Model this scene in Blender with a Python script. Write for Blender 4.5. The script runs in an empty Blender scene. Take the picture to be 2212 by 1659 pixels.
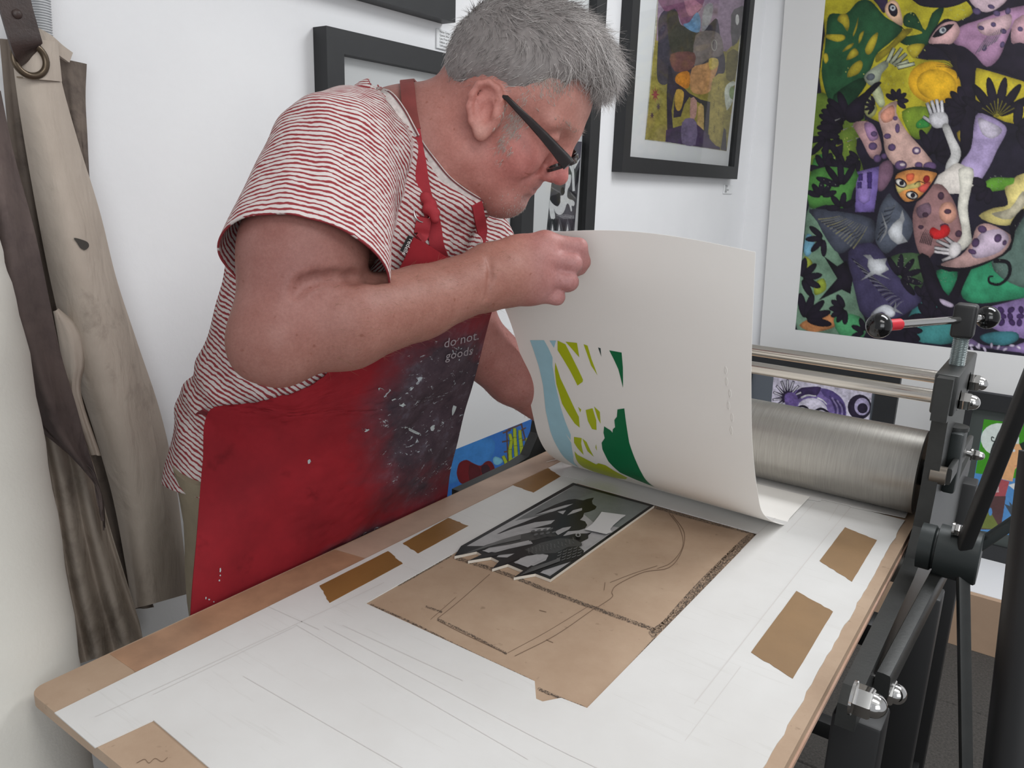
import bpy, bmesh, math, random
import numpy as np
from mathutils import Vector, Matrix

# ------------------------------------------------------------------ camera, world, lights, exposure
SC = bpy.context.scene
COL = SC.collection
FPX = 1691.6
ZB = 0.90                      # height of the press bed above the floor
CAM = np.array([0.0, 0.0, ZB + 0.48])
R = np.array([[0.81312282, 0.16917136, -0.55696708],
              [0.58125631, -0.1847174, 0.7924775],
              [0.03118299, -0.96812217, -0.24852985]])   # rows: world axes seen in lens axes (right, down, forward)
cd = bpy.data.cameras.new('camera')
cd.sensor_fit = 'HORIZONTAL'
cd.sensor_width = 36.0
cd.lens = FPX / 2212 * 36.0
cd.clip_start = 0.02
cd.clip_end = 60
cam = bpy.data.objects.new('camera', cd)
COL.objects.link(cam)
Mx = Matrix.Identity(4)
for i in range(3):
    Mx[i][0] = R[i][0]; Mx[i][1] = -R[i][1]; Mx[i][2] = -R[i][2]; Mx[i][3] = CAM[i]
cam.matrix_world = Mx
SC.camera = cam

vs = SC.view_settings
vs.view_transform = 'Standard'; vs.look = 'None'; vs.gamma = 1.0; vs.use_curve_mapping = False
vs.exposure = -0.14

wd = bpy.data.worlds.new('world'); SC.world = wd
wd.use_nodes = True
wd.node_tree.nodes['Background'].inputs[0].default_value = (0.93, 0.96, 1.0, 1)
wd.node_tree.nodes['Background'].inputs[1].default_value = 0.50

def area(name, loc, rot, sx, sy, power, col=(1, 1, 1)):
    l = bpy.data.lights.new(name, 'AREA'); l.shape = 'RECTANGLE'; l.size = sx; l.size_y = sy
    l.energy = power; l.color = col
    o = bpy.data.objects.new(name, l); COL.objects.link(o)
    o.location = loc; o.rotation_euler = rot
    return o
area('ceiling_light_near', (0.7, 0.2, 2.62), (0, 0, 0), 1.2, 0.6, 15, (1, 0.99, 0.97))
area('ceiling_light_far', (0.45, 2.0, 2.62), (0, 0, 0), 1.3, 0.7, 40, (0.96, 0.98, 1))
area('front_fill_light', (1.7, -1.3, 1.8), (math.radians(88), 0, math.radians(42)), 1.8, 1.5, 34, (0.95, 0.98, 1))  # fill lamp added out of view to brighten the lifted sheet

# ------------------------------------------------------------------ helpers
def ray(px, py):
    return R @ np.array([px - 1106.0, py - 829.5, FPX])
def on_x(px, py, x): w = ray(px, py); return Vector(w * ((x - CAM[0]) / w[0]) + CAM)
def on_y(px, py, y): w = ray(px, py); return Vector(w * ((y - CAM[1]) / w[1]) + CAM)
def on_z(px, py, z): w = ray(px, py); return Vector(w * ((z - CAM[2]) / w[2]) + CAM)
def at_d(px, py, d): return Vector(ray(px, py) * (d / FPX) + CAM)
def c2w(a): return np.asarray(a) @ R.T + CAM            # lens axes (metres) to world
def C(px, py, d): return np.array([(px - 1106.0) / FPX * d, (py - 829.5) / FPX * d, d])

def lin(c):
    if isinstance(c, str):
        c = [int(c[i:i + 2], 16) for i in (0, 2, 4)]
    c = [v / 255.0 for v in c]
    return tuple((v / 12.92 if v <= 0.04045 else ((v + 0.055) / 1.055) ** 2.4) for v in c) + (1.0,)

class NT:
    def __init__(s, m): s.t = m.node_tree; s.n = s.t.nodes; s.l = s.t.links
    def add(s, typ, **kw):
        n = s.n.new(typ)
        for k, v in kw.items(): setattr(n, k, v)
        return n
    def link(s, a, b): s.l.new(a, b)
    def noise(s, scale, detail=3, rough=0.55, vec=None, dist=0.0):
        n = s.add('ShaderNodeTexNoise'); n.inputs['Scale'].default_value = scale
        n.inputs['Detail'].default_value = detail; n.inputs['Roughness'].default_value = rough
        n.inputs['Distortion'].default_value = dist
        if vec is not None: s.link(vec, n.inputs['Vector'])
        return n.outputs['Fac']
    def ramp(s, fac, stops):
        n = s.add('ShaderNodeValToRGB')
        e = n.color_ramp.elements
        while len(e) < len(stops): e.new(0.5)
        for el, (p, c) in zip(e, stops): el.position = p; el.color = c
        s.link(fac, n.inputs[0]); return n.outputs[0]
    def mix(s, fac, a, b, blend='MIX'):
        n = s.add('ShaderNodeMix', data_type='RGBA', blend_type=blend)
        for k, v in ((0, fac), (6, a), (7, b)):
            if hasattr(v, 'is_linked') or hasattr(v, 'links'): s.link(v, n.inputs[k])
            else: n.inputs[k].default_value = v
        return n.outputs[2]
    def math(s, op, a, b=0.0, c=0.0):
        n = s.add('ShaderNodeMath', operation=op)
        for k, v in ((0, a), (1, b), (2, c)):
            if hasattr(v, 'links'): s.link(v, n.inputs[k])
            else: n.inputs[k].default_value = v
        return n.outputs[0]
    def bump(s, h, strength, dist=0.01):
        n = s.add('ShaderNodeBump'); n.inputs['Strength'].default_value = strength
        n.inputs['Distance'].default_value = dist; s.link(h, n.inputs['Height']); return n.outputs[0]
    def attr(s, name): return s.add('ShaderNodeAttribute', attribute_name=name)
    def pos(s): return s.add('ShaderNodeNewGeometry').outputs['Position']

def new_mat(name):
    m = bpy.data.materials.new(name); m.use_nodes = True
    return m, NT(m), m.node_tree.nodes['Principled BSDF']

def mat(name, col, rough=0.6, metal=0.0, var=0.0, vscale=8.0, bump=0.0, bscale=200.0, spec=0.5, dark=None, bdist=0.002):
    m, t, p = new_mat(name)
    base = lin(col)
    p.inputs['Base Color'].default_value = base
    p.inputs['Roughness'].default_value = rough; p.inputs['Metallic'].default_value = metal
    p.inputs['Specular IOR Level'].default_value = spec
    pos = None
    if var > 0 or bump > 0: pos = t.pos()
    if var > 0:
        d = lin(dark) if dark else tuple(v * (1 - var) for v in base[:3]) + (1,)
        l = tuple(min(1, v * (1 + var * 0.5)) for v in base[:3]) + (1,)
        t.link(t.ramp(t.noise(vscale, 5, 0.6, pos), [(0.32, d), (0.68, l)]), p.inputs['Base Color'])
    if bump > 0:
        t.link(t.bump(t.noise(bscale, 3, 0.6, pos), bump, bdist), p.inputs['Normal'])
    return m

def finish(o, label=None, cat=None, group=None, kind=None):
    if label: o['label'] = label
    if cat: o['category'] = cat
    if group: o['group'] = group
    if kind: o['kind'] = kind
    return o

def put(name, me, m, parent=None, smooth=None, **kw):
    """link a mesh (world coordinates) as ONE object"""
    o = bpy.data.objects.new(name, me); me.name = name
    COL.objects.link(o)
    if m is not None:
        for mm in (m if isinstance(m, (list, tuple)) else [m]): me.materials.append(mm)
    if smooth is not None:
        me.polygons.foreach_set('use_smooth', [True] * len(me.polygons))
        if smooth < 180: me.set_sharp_from_angle(angle=math.radians(smooth))
    if parent is not None:
        o.parent = parent
        o.matrix_parent_inverse = Matrix.Translation(-parent.location)
    else:
        # move the origin to the base of the thing
        n = len(me.vertices)
        if n:
            co = np.empty(n * 3, np.float32); me.vertices.foreach_get('co', co); co = co.reshape(-1, 3)
            b = Vector(((co[:, 0].min() + co[:, 0].max()) / 2, (co[:, 1].min() + co[:, 1].max()) / 2, co[:, 2].min()))
            me.transform(Matrix.Translation(-b)); o.location = b
    return finish(o, **kw)

def thing(name, loc, label, cat, group=None):
    o = bpy.data.objects.new(name, None); COL.objects.link(o); o.location = loc
    o.empty_display_size = 0.05
    return finish(o, label, cat, group)

def from_py(v, f):
    me = bpy.data.meshes.new('m'); me.from_pydata([tuple(p) for p in v], [], [tuple(q) for q in f]); me.update(); return me

def bm_mesh(bm):
    me = bpy.data.meshes.new('m'); bmesh.ops.recalc_face_normals(bm, faces=bm.faces); bm.to_mesh(me); bm.free(); return me

def box(x0, x1, y0, y1, z0, z1, bev=0.0, seg=2):
    bm = bmesh.new()
    bmesh.ops.create_cube(bm, size=1.0)
    bm.transform(Matrix.Translation(((x0 + x1) / 2, (y0 + y1) / 2, (z0 + z1) / 2)) @ Matrix.Diagonal((x1 - x0, y1 - y0, z1 - z0, 1)))
    if bev: bmesh.ops.bevel(bm, geom=bm.edges[:], offset=bev, segments=seg, profile=0.5, affect='EDGES')
    return bm_mesh(bm)

def frame_at(t, up=Vector((0, 0, 1))):
    t = t.normalized()
    if abs(t.dot(up)) > 0.98: up = Vector((0, 1, 0))
    s = t.cross(up).normalized(); return s, s.cross(t).normalized()

def tube(pts, rad, seg=16, cap=True, sq=None):
    """swept tube; rad a number, list, or list of (a,b)"""
    pts = [Vector(p) for p in pts]; n = len(pts)
    if not isinstance(rad, (list, tuple)): rad = [rad] * n
    v = []; f = []
    s = None
    for i, p in enumerate(pts):
        t = (pts[min(i + 1, n - 1)] - pts[max(i - 1, 0)])
        if s is None: s, u = frame_at(t)
        else:
            t.normalize(); s = (s - t * s.dot(t)).normalized(); u = s.cross(t)
        a, b = rad[i] if isinstance(rad[i], (list, tuple)) else (rad[i], rad[i])
        for k in range(seg):
            an = 2 * math.pi * k / seg
            cx, sx = math.cos(an), math.sin(an)
            if sq: cx = math.copysign(abs(cx) ** sq, cx); sx = math.copysign(abs(sx) ** sq, sx)
            v.append(p + s * (a * cx) + u * (b * sx))
    for i in range(n - 1):
        for k in range(seg):
            k2 = (k + 1) % seg
            f.append((i * seg + k, i * seg + k2, (i + 1) * seg + k2, (i + 1) * seg + k))
    if cap:
        f.append(tuple(range(seg))[::-1]); f.append(tuple((n - 1) * seg + k for k in range(seg)))
    bm = bmesh.new(); me = from_py(v, f); bm.from_mesh(me); bpy.data.meshes.remove(me)
    return bm_mesh(bm)

def lathe(p0, axis, prof, seg=32):
    """prof: list of (distance along axis, radius)"""
    p0 = Vector(p0); ax = Vector(axis).normalized()
    s, u = frame_at(ax); v = []; f = []
    for (h, r) in prof:
        for k in range(seg):
            a = 2 * math.pi * k / seg
            v.append(p0 + ax * h + s * (r * math.cos(a)) + u * (r * math.sin(a)))
    n = len(prof)
    for i in range(n - 1):
        for k in range(seg):
            k2 = (k + 1) % seg
            f.append((i * seg + k, i * seg + k2, (i + 1) * seg + k2, (i + 1) * seg + k))
    f.append(tuple(range(seg))); f.append(tuple((n - 1) * seg + k for k in range(seg)))
    me = from_py(v, f); bm = bmesh.new(); bm.from_mesh(me); bpy.data.meshes.remove(me)
    bmesh.ops.remove_doubles(bm, verts=bm.verts, dist=1e-6)
    return bm_mesh(bm)

def prism(loops, to3, thick):
    """filled outline (first loop) with holes; to3(a,b)->Vector ; thick: Vector of extrusion"""
    bm = bmesh.new(); edges = []
    for lp in loops:
        vs_ = [bm.verts.new(to3(*p)) for p in lp]
        for i in range(len(vs_)): edges.append(bm.edges.new((vs_[i], vs_[(i + 1) % len(vs_)])))
    bmesh.ops.triangle_fill(bm, use_beauty=True, use_dissolve=False, edges=edges)
    if thick is not None:
        g = bmesh.ops.extrude_face_region(bm, geom=bm.faces[:])
        vv = [e for e in g['geom'] if isinstance(e, bmesh.types.BMVert)]
        bmesh.ops.translate(bm, verts=vv, vec=thick)
    return bm_mesh(bm)

def join(meshes):
    bm = bmesh.new()
    for me in meshes:
        bm.from_mesh(me); bpy.data.meshes.remove(me)
    me = bpy.data.meshes.new('m'); bm.to_mesh(me); bm.free(); return me

def grid(fn, nu, nv, thick=0.0):
    """fn(u,v)->Vector, u,v in 0..1; optional thickness (both sides closed)"""
    P = [[Vector(fn(i / nu, j / nv)) for j in range(nv + 1)] for i in range(nu + 1)]
    v = []; f = []
    idx = lambda i, j: i * (nv + 1) + j
    for i in range(nu + 1):
        for j in range(nv + 1): v.append(P[i][j])
    for i in range(nu):
        for j in range(nv): f.append((idx(i, j), idx(i + 1, j), idx(i + 1, j + 1), idx(i, j + 1)))
    if thick:
        N = len(v)
        for i in range(nu + 1):
            for j in range(nv + 1):
                a = P[min(i + 1, nu)][j] - P[max(i - 1, 0)][j]; b = P[i][min(j + 1, nv)] - P[i][max(j - 1, 0)]
                nn = a.cross(b)
                if nn.length > 1e-12: nn.normalize()
                v.append(P[i][j] - nn * thick)
        for q in f[:]: f.append(tuple(N + k for k in q[::-1]))
        rim = [idx(i, 0) for i in range(nu + 1)] + [idx(nu, j) for j in range(1, nv + 1)] + [idx(i, nv) for i in range(nu - 1, -1, -1)] + [idx(0, j) for j in range(nv - 1, 0, -1)]
        for k in range(len(rim)):
            a, b = rim[k], rim[(k + 1) % len(rim)]
            f.append((a, b, b + N, a + N)[::-1])
    return from_py(v, f)

def spline(pts, n, closed=False):
    """Catmull-Rom resample of 2-D / 3-D points"""
    P = np.array(pts, float); m = len(P); out = []
    segs = m if closed else m - 1
    for i in range(segs):
        p0 = P[(i - 1) % m] if closed or i > 0 else 2 * P[0] - P[1]
        p1 = P[i]; p2 = P[(i + 1) % m]
        p3 = P[(i + 2) % m] if closed or i + 2 < m else 2 * P[-1] - P[-2]
        for k in range(n):
            t = k / n
            out.append(0.5 * ((2 * p1) + (-p0 + p2) * t + (2 * p0 - 5 * p1 + 4 * p2 - p3) * t * t + (-p0 + 3 * p1 - 3 * p2 + p3) * t ** 3))
    if not closed: out.append(P[-1])
    return np.array(out)

def interp_curve(pts, t):
    """smooth curve value at t in 0..1 (uniform parameter)"""
    P = np.array(pts, float); m = len(P) - 1
    x = min(max(t, 0), 1) * m; i = min(int(x), m - 1); t = x - i
    p1, p2 = P[i], P[i + 1]; p0 = P[i - 1] if i > 0 else 2 * p1 - p2; p3 = P[i + 2] if i + 2 <= m else 2 * p2 - p1
    return 0.5 * ((2 * p1) + (-p0 + p2) * t + (2 * p0 - 5 * p1 + 4 * p2 - p3) * t * t + (-p0 + 3 * p1 - 3 * p2 + p3) * t ** 3)

def text_mesh(body, size, origin, xdir, ydir, depth=0.0):
    cu = bpy.data.curves.new('t', 'FONT'); cu.body = body; cu.size = size; cu.resolution_u = 2
    o = bpy.data.objects.new('t', cu); COL.objects.link(o)
    dg = bpy.context.evaluated_depsgraph_get(); dg.update()
    me = bpy.data.meshes.new_from_object(o.evaluated_get(dg))
    bpy.data.objects.remove(o); bpy.data.curves.remove(cu)
    x = Vector(xdir).normalized(); y = Vector(ydir).normalized(); z = x.cross(y); og = Vector(origin)
    M = Matrix((( x.x, y.x, z.x, og.x), (x.y, y.y, z.y, og.y), (x.z, y.z, z.z, og.z), (0, 0, 0, 1)))
    me.transform(M); me.materials.clear(); return me

def ink_mat(name, rough=0.6, var=0.18, scale=14.0):
    """printed / painted colour read from the mesh colour attribute, with pigment variation"""
    m, t, p = new_mat(name)
    a = t.attr('Col')
    g = t.ramp(t.noise(scale, 6, 0.65, t.pos()), [(0.3, (1 - var, 1 - var, 1 - var, 1)), (0.7, (1 + var * 0.3,) * 3 + (1,))])
    t.link(t.mix(1.0, a.outputs['Color'], g, 'MULTIPLY'), p.inputs['Base Color'])
    p.inputs['Roughness'].default_value = rough; p.inputs['Specular IOR Level'].default_value = 0.3
    return m

def poly_art(polys, to3, normal, step=0.00012, base=0.0002):
    """polys: (colour, [(a,b)...], smooth?) layered from bottom to top, each its own thin layer"""
    v = []; f = []; cols = []
    nrm = Vector(normal)
    for k, pl in enumerate(polys):
        col, pts = pl[0], pl[1]
        if len(pl) > 2 and pl[2]: pts = spline(pts, pl[2], True)
        i0 = len(v); off = nrm * (base + step * k)
        for p in pts: v.append(to3(float(p[0]), float(p[1])) + off)
        f.append(tuple(range(i0, i0 + len(pts)))); cols.append(lin(col))
    me = from_py(v, f)
    ca = me.color_attributes.new('Col', 'FLOAT_COLOR', 'CORNER')
    flat = []
    for pl, c in zip(me.polygons, cols): flat += list(c) * pl.loop_total
    ca.data.foreach_set('color', flat)
    return me

def blur2(M, r):
    for ax in (0, 1):
        for _ in range(2):
            k = int(max(1, r)); pad = [(0, 0), (0, 0)]; pad[ax] = (k + 1, k)
            c_ = np.cumsum(np.pad(M, pad, mode='edge'), axis=ax, dtype=np.float64)
            n = M.shape[ax]
            M = (np.take(c_, range(2 * k + 1, 2 * k + 1 + n), axis=ax) - np.take(c_, range(0, n), axis=ax)) / (2 * k + 1)
    return M
def vnoise(shape, cell, rg):
    h, w = shape; g = rg.random((h // cell + 3, w // cell + 3))
    y = np.arange(h) / cell; x = np.arange(w) / cell; yi = y.astype(int); xi = x.astype(int)
    fy = (y - yi)[:, None]; fx = (x - xi)[None]; fy = fy * fy * (3 - 2 * fy); fx = fx * fx * (3 - 2 * fx)
    a = g[yi][:, xi]; b = g[yi][:, xi + 1]; c_ = g[yi + 1][:, xi]; d = g[yi + 1][:, xi + 1]
    return a * (1 - fx) * (1 - fy) + b * fx * (1 - fy) + c_ * (1 - fx) * fy + d * fx * fy
def paint_art(polys, quad, to3, nx, ny, shade=0.5, mottle=0.25, edge=0.035, seed=1, back=None):
    """flat print: the shapes laid in paint on one sheet whose mesh carries the colours (quad: tl, tr, br, bl)"""
    rg = np.random.default_rng(seed)
    ss = 2; W2, H2 = nx * ss, ny * ss
    tl, tr, br, bl = [np.array(q, float) for q in quad]
    # square -> quad projective map
    d1 = tr - br; d2 = bl - br; d3 = tl - tr + br - bl
    den = d1[0] * d2[1] - d2[0] * d1[1]
    g = (d3[0] * d2[1] - d2[0] * d3[1]) / den; h = (d1[0] * d3[1] - d3[0] * d1[1]) / den
    Hm = np.array([[tr[0] - tl[0] + g * tr[0], bl[0] - tl[0] + h * bl[0], tl[0]], [tr[1] - tl[1] + g * tr[1], bl[1] - tl[1] + h * bl[1], tl[1]], [g, h, 1]])
    Hi = np.linalg.inv(Hm)
    def uv(P):
        q = np.hstack([np.asarray(P, float), np.ones((len(P), 1))]) @ Hi.T; return q[:, :2] / q[:, 2:]
    img = np.zeros((H2, W2, 3)); img[:] = lin(back)[:3] if back else lin(polys[0][0])[:3]
    for pl in polys:
        pts = pl[1]
        if len(pl) > 2 and pl[2]: pts = spline(pts, pl[2], True)
        q = uv(pts) * np.array([W2, H2]) - 0.5
        x0, y0 = np.floor(q.min(0)).astype(int) - 1; x1, y1 = np.ceil(q.max(0)).astype(int) + 2
        x0, y0 = max(x0, 0), max(y0, 0); x1, y1 = min(x1, W2), min(y1, H2)
        if x1 <= x0 or y1 <= y0: continue
        X = np.arange(x0, x1)[None]; Y = np.arange(y0, y1)[:, None]; M = np.zeros((y1 - y0, x1 - x0), bool)
        for i in range(len(q)):
            (ax, ay), (bx, by) = q[i], q[(i + 1) % len(q)]
            if ay == by: continue
            M ^= ((ay > Y) != (by > Y)) & (X < (bx - ax) * (Y - ay) / (by - ay) + ax)
        if not M.any(): continue
        col = np.array(lin(pl[0])[:3]); sz = min(M.shape)
        r = min(max(1, int(edge * W2)), max(1, sz // 5))
        if shade > 0 and M.sum() < 0.5 * W2 * H2:
            k = np.clip((blur2(M.astype(float), r) - 0.45) * 2.2, 0, 1) ** 0.7; sh = (1 - shade) + shade * k
        else: sh = np.ones(M.shape)
        img[y0:y1, x0:x1][M] = (col[None, None] * sh[..., None])[M]
    mot = 1 + mottle * ((vnoise((H2, W2), max(4, W2 // 14), rg) - 0.5) * 0.9 + (vnoise((H2, W2), max(3, W2 // 45), rg) - 0.5) * 0.8 + (vnoise((H2, W2), 3, rg) - 0.5) * 0.5)
    img = np.clip(img * mot[..., None], 0, 1).reshape(ny, ss, nx, ss, 3).mean((1, 3))
    u = np.concatenate([[0], (np.arange(1, nx - 1) + 0.5) / nx, [1]]); v = np.concatenate([[0], (np.arange(1, ny - 1) + 0.5) / ny, [1]])
    U, V = np.meshgrid(u, v); q = np.stack([U.ravel(), V.ravel(), np.ones(nx * ny)], 1) @ Hm.T; q = q[:, :2] / q[:, 2:]
    o0 = np.array(to3(*quad[0])); P = np.array([to3(a, b) for a, b in q])
    idx = np.arange(nx * ny).reshape(ny, nx)
    F = np.stack([idx[:-1, :-1].ravel(), idx[1:, :-1].ravel(), idx[1:, 1:].ravel(), idx[:-1, 1:].ravel()], 1)
    me = bpy.data.meshes.new('m'); me.vertices.add(len(P)); me.vertices.foreach_set('co', P.astype(np.float32).ravel())
    me.loops.add(F.size); me.loops.foreach_set('vertex_index', F.astype(np.int32).ravel()); me.polygons.add(len(F)); me.polygons.foreach_set('loop_start', np.arange(0, F.size, 4, dtype=np.int32)); me.update(calc_edges=True)
    ca = me.color_attributes.new('Col', 'FLOAT_COLOR', 'POINT'); ca.data.foreach_set('color', np.hstack([img.reshape(-1, 3), np.ones((nx * ny, 1))]).astype(np.float32).ravel())
    return me

def stroke(pts, w0, w1=None, n=6):
    """tapered brush stroke outline"""
    P = spline(pts, n) if len(pts) > 2 else np.array(pts, float)
    w1 = w0 if w1 is None else w1
    m = len(P); L = []; Rr = []
    for i in range(m):
        t = P[min(i + 1, m - 1)] - P[max(i - 1, 0)]; t = t / (np.hypot(*t) + 1e-9); nn = np.array([-t[1], t[0]])
        w = (w0 + (w1 - w0) * i / (m - 1)) / 2
        L.append(P[i] + nn * w); Rr.append(P[i] - nn * w)
    return [tuple(p) for p in L] + [tuple(p) for p in Rr[::-1]]

def ell(cx, cy, a, b, rot=0, n=20):
    c_, s_ = math.cos(math.radians(rot)), math.sin(math.radians(rot))
    return [(cx + a * math.cos(t) * c_ - b * math.sin(t) * s_, cy + a * math.cos(t) * s_ + b * math.sin(t) * c_) for t in [2 * math.pi * k / n for k in range(n)]]

random.seed(4); RNG = np.random.default_rng(7)

# ------------------------------------------------------------------ the room
XW = -1.15; YW = 3.28; ZC = 2.70
def wall_mat():
    m, t, p = new_mat('white_wall_paint')
    pos = t.pos()
    t.link(t.ramp(t.noise(2.2, 4, 0.5, pos), [(0.3, lin((226, 226, 228))), (0.7, lin((236, 236, 237)))]), p.inputs['Base Color'])
    p.inputs['Roughness'].default_value = 0.75; p.inputs['Specular IOR Level'].default_value = 0.25
    t.link(t.bump(t.noise(60, 4, 0.6, pos), 0.06, 0.01), p.inputs['Normal'])
    return m
M_WALL = wall_mat()
put('wall_left', box(XW - 0.1, XW, -1.2, YW + 0.1, 0, ZC), M_WALL, kind='structure')
put('wall_back', box(XW, 2.4, YW, YW + 0.1, 0, ZC), M_WALL, kind='structure')
put('ceiling', box(XW - 0.1, 2.4, -1.2, YW + 0.1, ZC, ZC + 0.08), mat('ceiling_white', (238, 238, 236), 0.9), kind='structure')
def floor_mat():
    m, t, p = new_mat('charcoal_carpet')
    pos = t.pos()
    t.link(t.ramp(t.noise(160, 6, 0.7, pos), [(0.3, lin((46, 44, 42))), (0.7, lin((84, 80, 76)))]), p.inputs['Base Color'])
    p.inputs['Roughness'].default_value = 0.95
    t.link(t.bump(t.noise(300, 3, 0.6, pos), 0.5, 0.004), p.inputs['Normal'])
    return m
M_FLOOR = floor_mat()
fl = put('floor', box(XW - 0.1, 2.4, -1.2, YW + 0.1, -0.06, -0.008), mat('floor_screed', (40, 38, 36), 0.95), kind='structure')
tile_me = box(-0.249, 0.249, -0.249, 0.249, -0.008, 0.0, 0.003, 1)
tile_me.materials.append(M_FLOOR)
for ix in range(7):
    for iy in range(9):
        o = bpy.data.objects.new('carpet_tile', tile_me); COL.objects.link(o)
        o.parent = fl; o.matrix_parent_inverse = Matrix.Translation(-fl.location)
        o.location = (-0.915 + ix * 0.5, -0.95 + iy * 0.5, 0)
# ------------------------------------------------------------------ press bed board, mat, tapes
def mdf_mat(name, base, dark, scale=9.0):
    m, t, p = new_mat(name)
    pos = t.pos()
    c1 = t.ramp(t.noise(scale, 6, 0.65, pos), [(0.3, lin(dark)), (0.72, lin(base))])
    sp = t.ramp(t.noise(95, 2, 0.5, pos), [(0.70, (1, 1, 1, 1)), (0.80, (0.72, 0.7, 0.68, 1))])
    t.link(t.mix(1.0, c1, sp, 'MULTIPLY'), p.inputs['Base Color'])
    p.inputs['Roughness'].default_value = 0.55; p.inputs['Specular IOR Level'].default_value = 0.35
    t.link(t.bump(t.noise(420, 3, 0.6, pos), 0.12, 0.001), p.inputs['Normal'])
    return m
M_MDF = mdf_mat('worn_fibreboard', (184, 160, 137), (166, 140, 117))
M_MDFEDGE = mdf_mat('pinkish_fibreboard_edge', (196, 164, 146), (172, 138, 118), 14)
BX0, BX1, BY0, BY1 = -0.737, -0.129, 0.268, 1.78
def rounded_rect(x0, x1, y0, y1, r, n=5):
    out = []
    for cx, cy, a0 in ((x1 - r, y0 + r, -90), (x1 - r, y1 - r, 0), (x0 + r, y1 - r, 90), (x0 + r, y0 + r, 180)):
        for k in range(n + 1):
            a = math.radians(a0 + 90 * k / n); out.append((cx + r * math.cos(a), cy + r * math.sin(a)))
    return out
bed = thing('press_bed_board', (-0.43, 1.0, ZB - 0.03), 'tan fibreboard bed board lying under the white mat on the press', 'board')
put('board_panel', prism([rounded_rect(BX0, BX1, BY0, BY1, 0.014)], lambda a, b: Vector((a, b, ZB)), Vector((0, 0, -0.012))), M_MDF, bed, smooth=30)
put('lower_panel', prism([rounded_rect(BX0 + 0.006, BX1 + 0.002, BY0 + 0.004, BY1, 0.012)], lambda a, b: Vector((a, b, ZB - 0.012)), Vector((0, 0, -0.005))), M_MDFEDGE, bed, smooth=30)
# brown packing tape band and pinkish strip along the board's left edge
def on_bed(px, py, dz=0.0): return on_z(px, py, ZB + dz)
def flat(pts, dz, th): return prism([[(p[0], p[1]) for p in pts]], lambda a, b: Vector((a, b, ZB + dz)), Vector((0, 0, -th)))
m_band = mat('aged_brown_tape_band', (170, 132, 104), 0.4, 0, 0.22, 22)
put('edge_tape', flat([(-0.735, 0.345), (-0.686, 0.345), (-0.686, 0.655), (-0.735, 0.648)], 0.00025, 0.0002), m_band, bed)
m_band2 = mat('pale_edge_strip', (184, 158, 140), 0.5, 0, 0.12, 18)
put('edge_strip', flat([(-0.735, 0.650), (-0.686, 0.657), (-0.688, 1.17), (-0.735, 1.17)], 0.0002, 0.00018), m_band2, bed)
# ink smudges and pencil drawing left on the board inside the window of the mat
m_smudge, t_, p_ = new_mat('dried_ink_smudge')
a_ = t_.noise(700, 6, 0.8, t_.pos())
p_.inputs['Base Color'].default_value = lin((74, 64, 57)); p_.inputs['Roughness'].default_value = 0.8
mxs = t_.add('ShaderNodeMixShader'); tr_ = t_.add('ShaderNodeBsdfTransparent')
f_ = t_.math('GREATER_THAN', a_, 0.515)
t_.link(f_, mxs.inputs[0]); t_.link(tr_.outputs[0], mxs.inputs[1]); t_.link(p_.outputs[0], mxs.inputs[2])
t_.link(mxs.outputs[0], t_.n['Material Output'].inputs[0])
m_pencil = mat('pencil_line', (120, 96, 78), 0.8)
def marks(name, strokes, m, dz):
    v = []; f = []
    for pts, w in strokes:
        w = w * (0.75 if w < 3 else 1.0); o_ = stroke(pts, w, w, 5); i0 = len(v)
        n2 = len(o_) // 2
        for p in o_: v.append(on_bed(p[0], p[1], dz))
        for i in range(n2 - 1): f.append((i0 + i, i0 + i + 1, i0 + 2 * n2 - 2 - i, i0 + 2 * n2 - 1 - i))
    o = put(name, from_py(v, f), m, bed); o['kind'] = 'stuff'
marks('ink_smudge', [
    ([(985, 1205), (1080, 1235), (1200, 1282), (1330, 1330), (1420, 1362)], 8),
    ([(1405, 1372), (1470, 1320), (1540, 1240), (1600, 1178), (1632, 1152)], 16),
    ([(1420, 1360), (1500, 1270), (1590, 1180)], 6),
    ([(1412, 1093), (1500, 1118), (1634, 1152)], 9),
    ([(1420, 1375), (1360, 1440), (1290, 1512)], 7),
    ([(1162, 1487), (1215, 1510), (1262, 1528)], 6),
    ([(800, 1305), (900, 1350), (1010, 1405), (1150, 1470)], 4),
    ([(860, 1265), (905, 1240), (975, 1200)], 4),
    ([(945, 1337), (1010, 1368), (1095, 1412)], 5),
    ([(920, 1310), (955, 1322)], 4)], m_smudge, 0.0005)
marks('pencil_drawing', [
    ([(1445, 1108), (1468, 1140), (1475, 1180), (1450, 1215), (1420, 1228)], 1.6),
    ([(1452, 1112), (1478, 1150), (1472, 1192), (1445, 1226), (1390, 1236), (1335, 1262), (1322, 1278), (1322, 1290), (1290, 1312)], 1.8),
    ([(1420, 1222), (1370, 1238), (1318, 1258)], 1.2), ([(1307, 1258), (1305, 1275)], 1.6),
    ([(1290, 1310), (1200, 1372), (1112, 1417)], 1.8), ([(1270, 1310), (1180, 1365), (1097, 1410)], 1.2),
    ([(945, 1340), (1000, 1368), (1095, 1412)], 1.6), ([(945, 1336), (990, 1300), (1058, 1240)], 1.4),
    ([(930, 1338), (985, 1290)], 1.2), ([(355 - 60, 1648), (312, 1640), (322, 1648), (335, 1638), (350, 1645), (362, 1636)], 1.6),
    ([(1165, 1318), (1180, 1322)], 2), ([(1180, 1382), (1195, 1388)], 1.6)], m_pencil, 0.0004)

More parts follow.
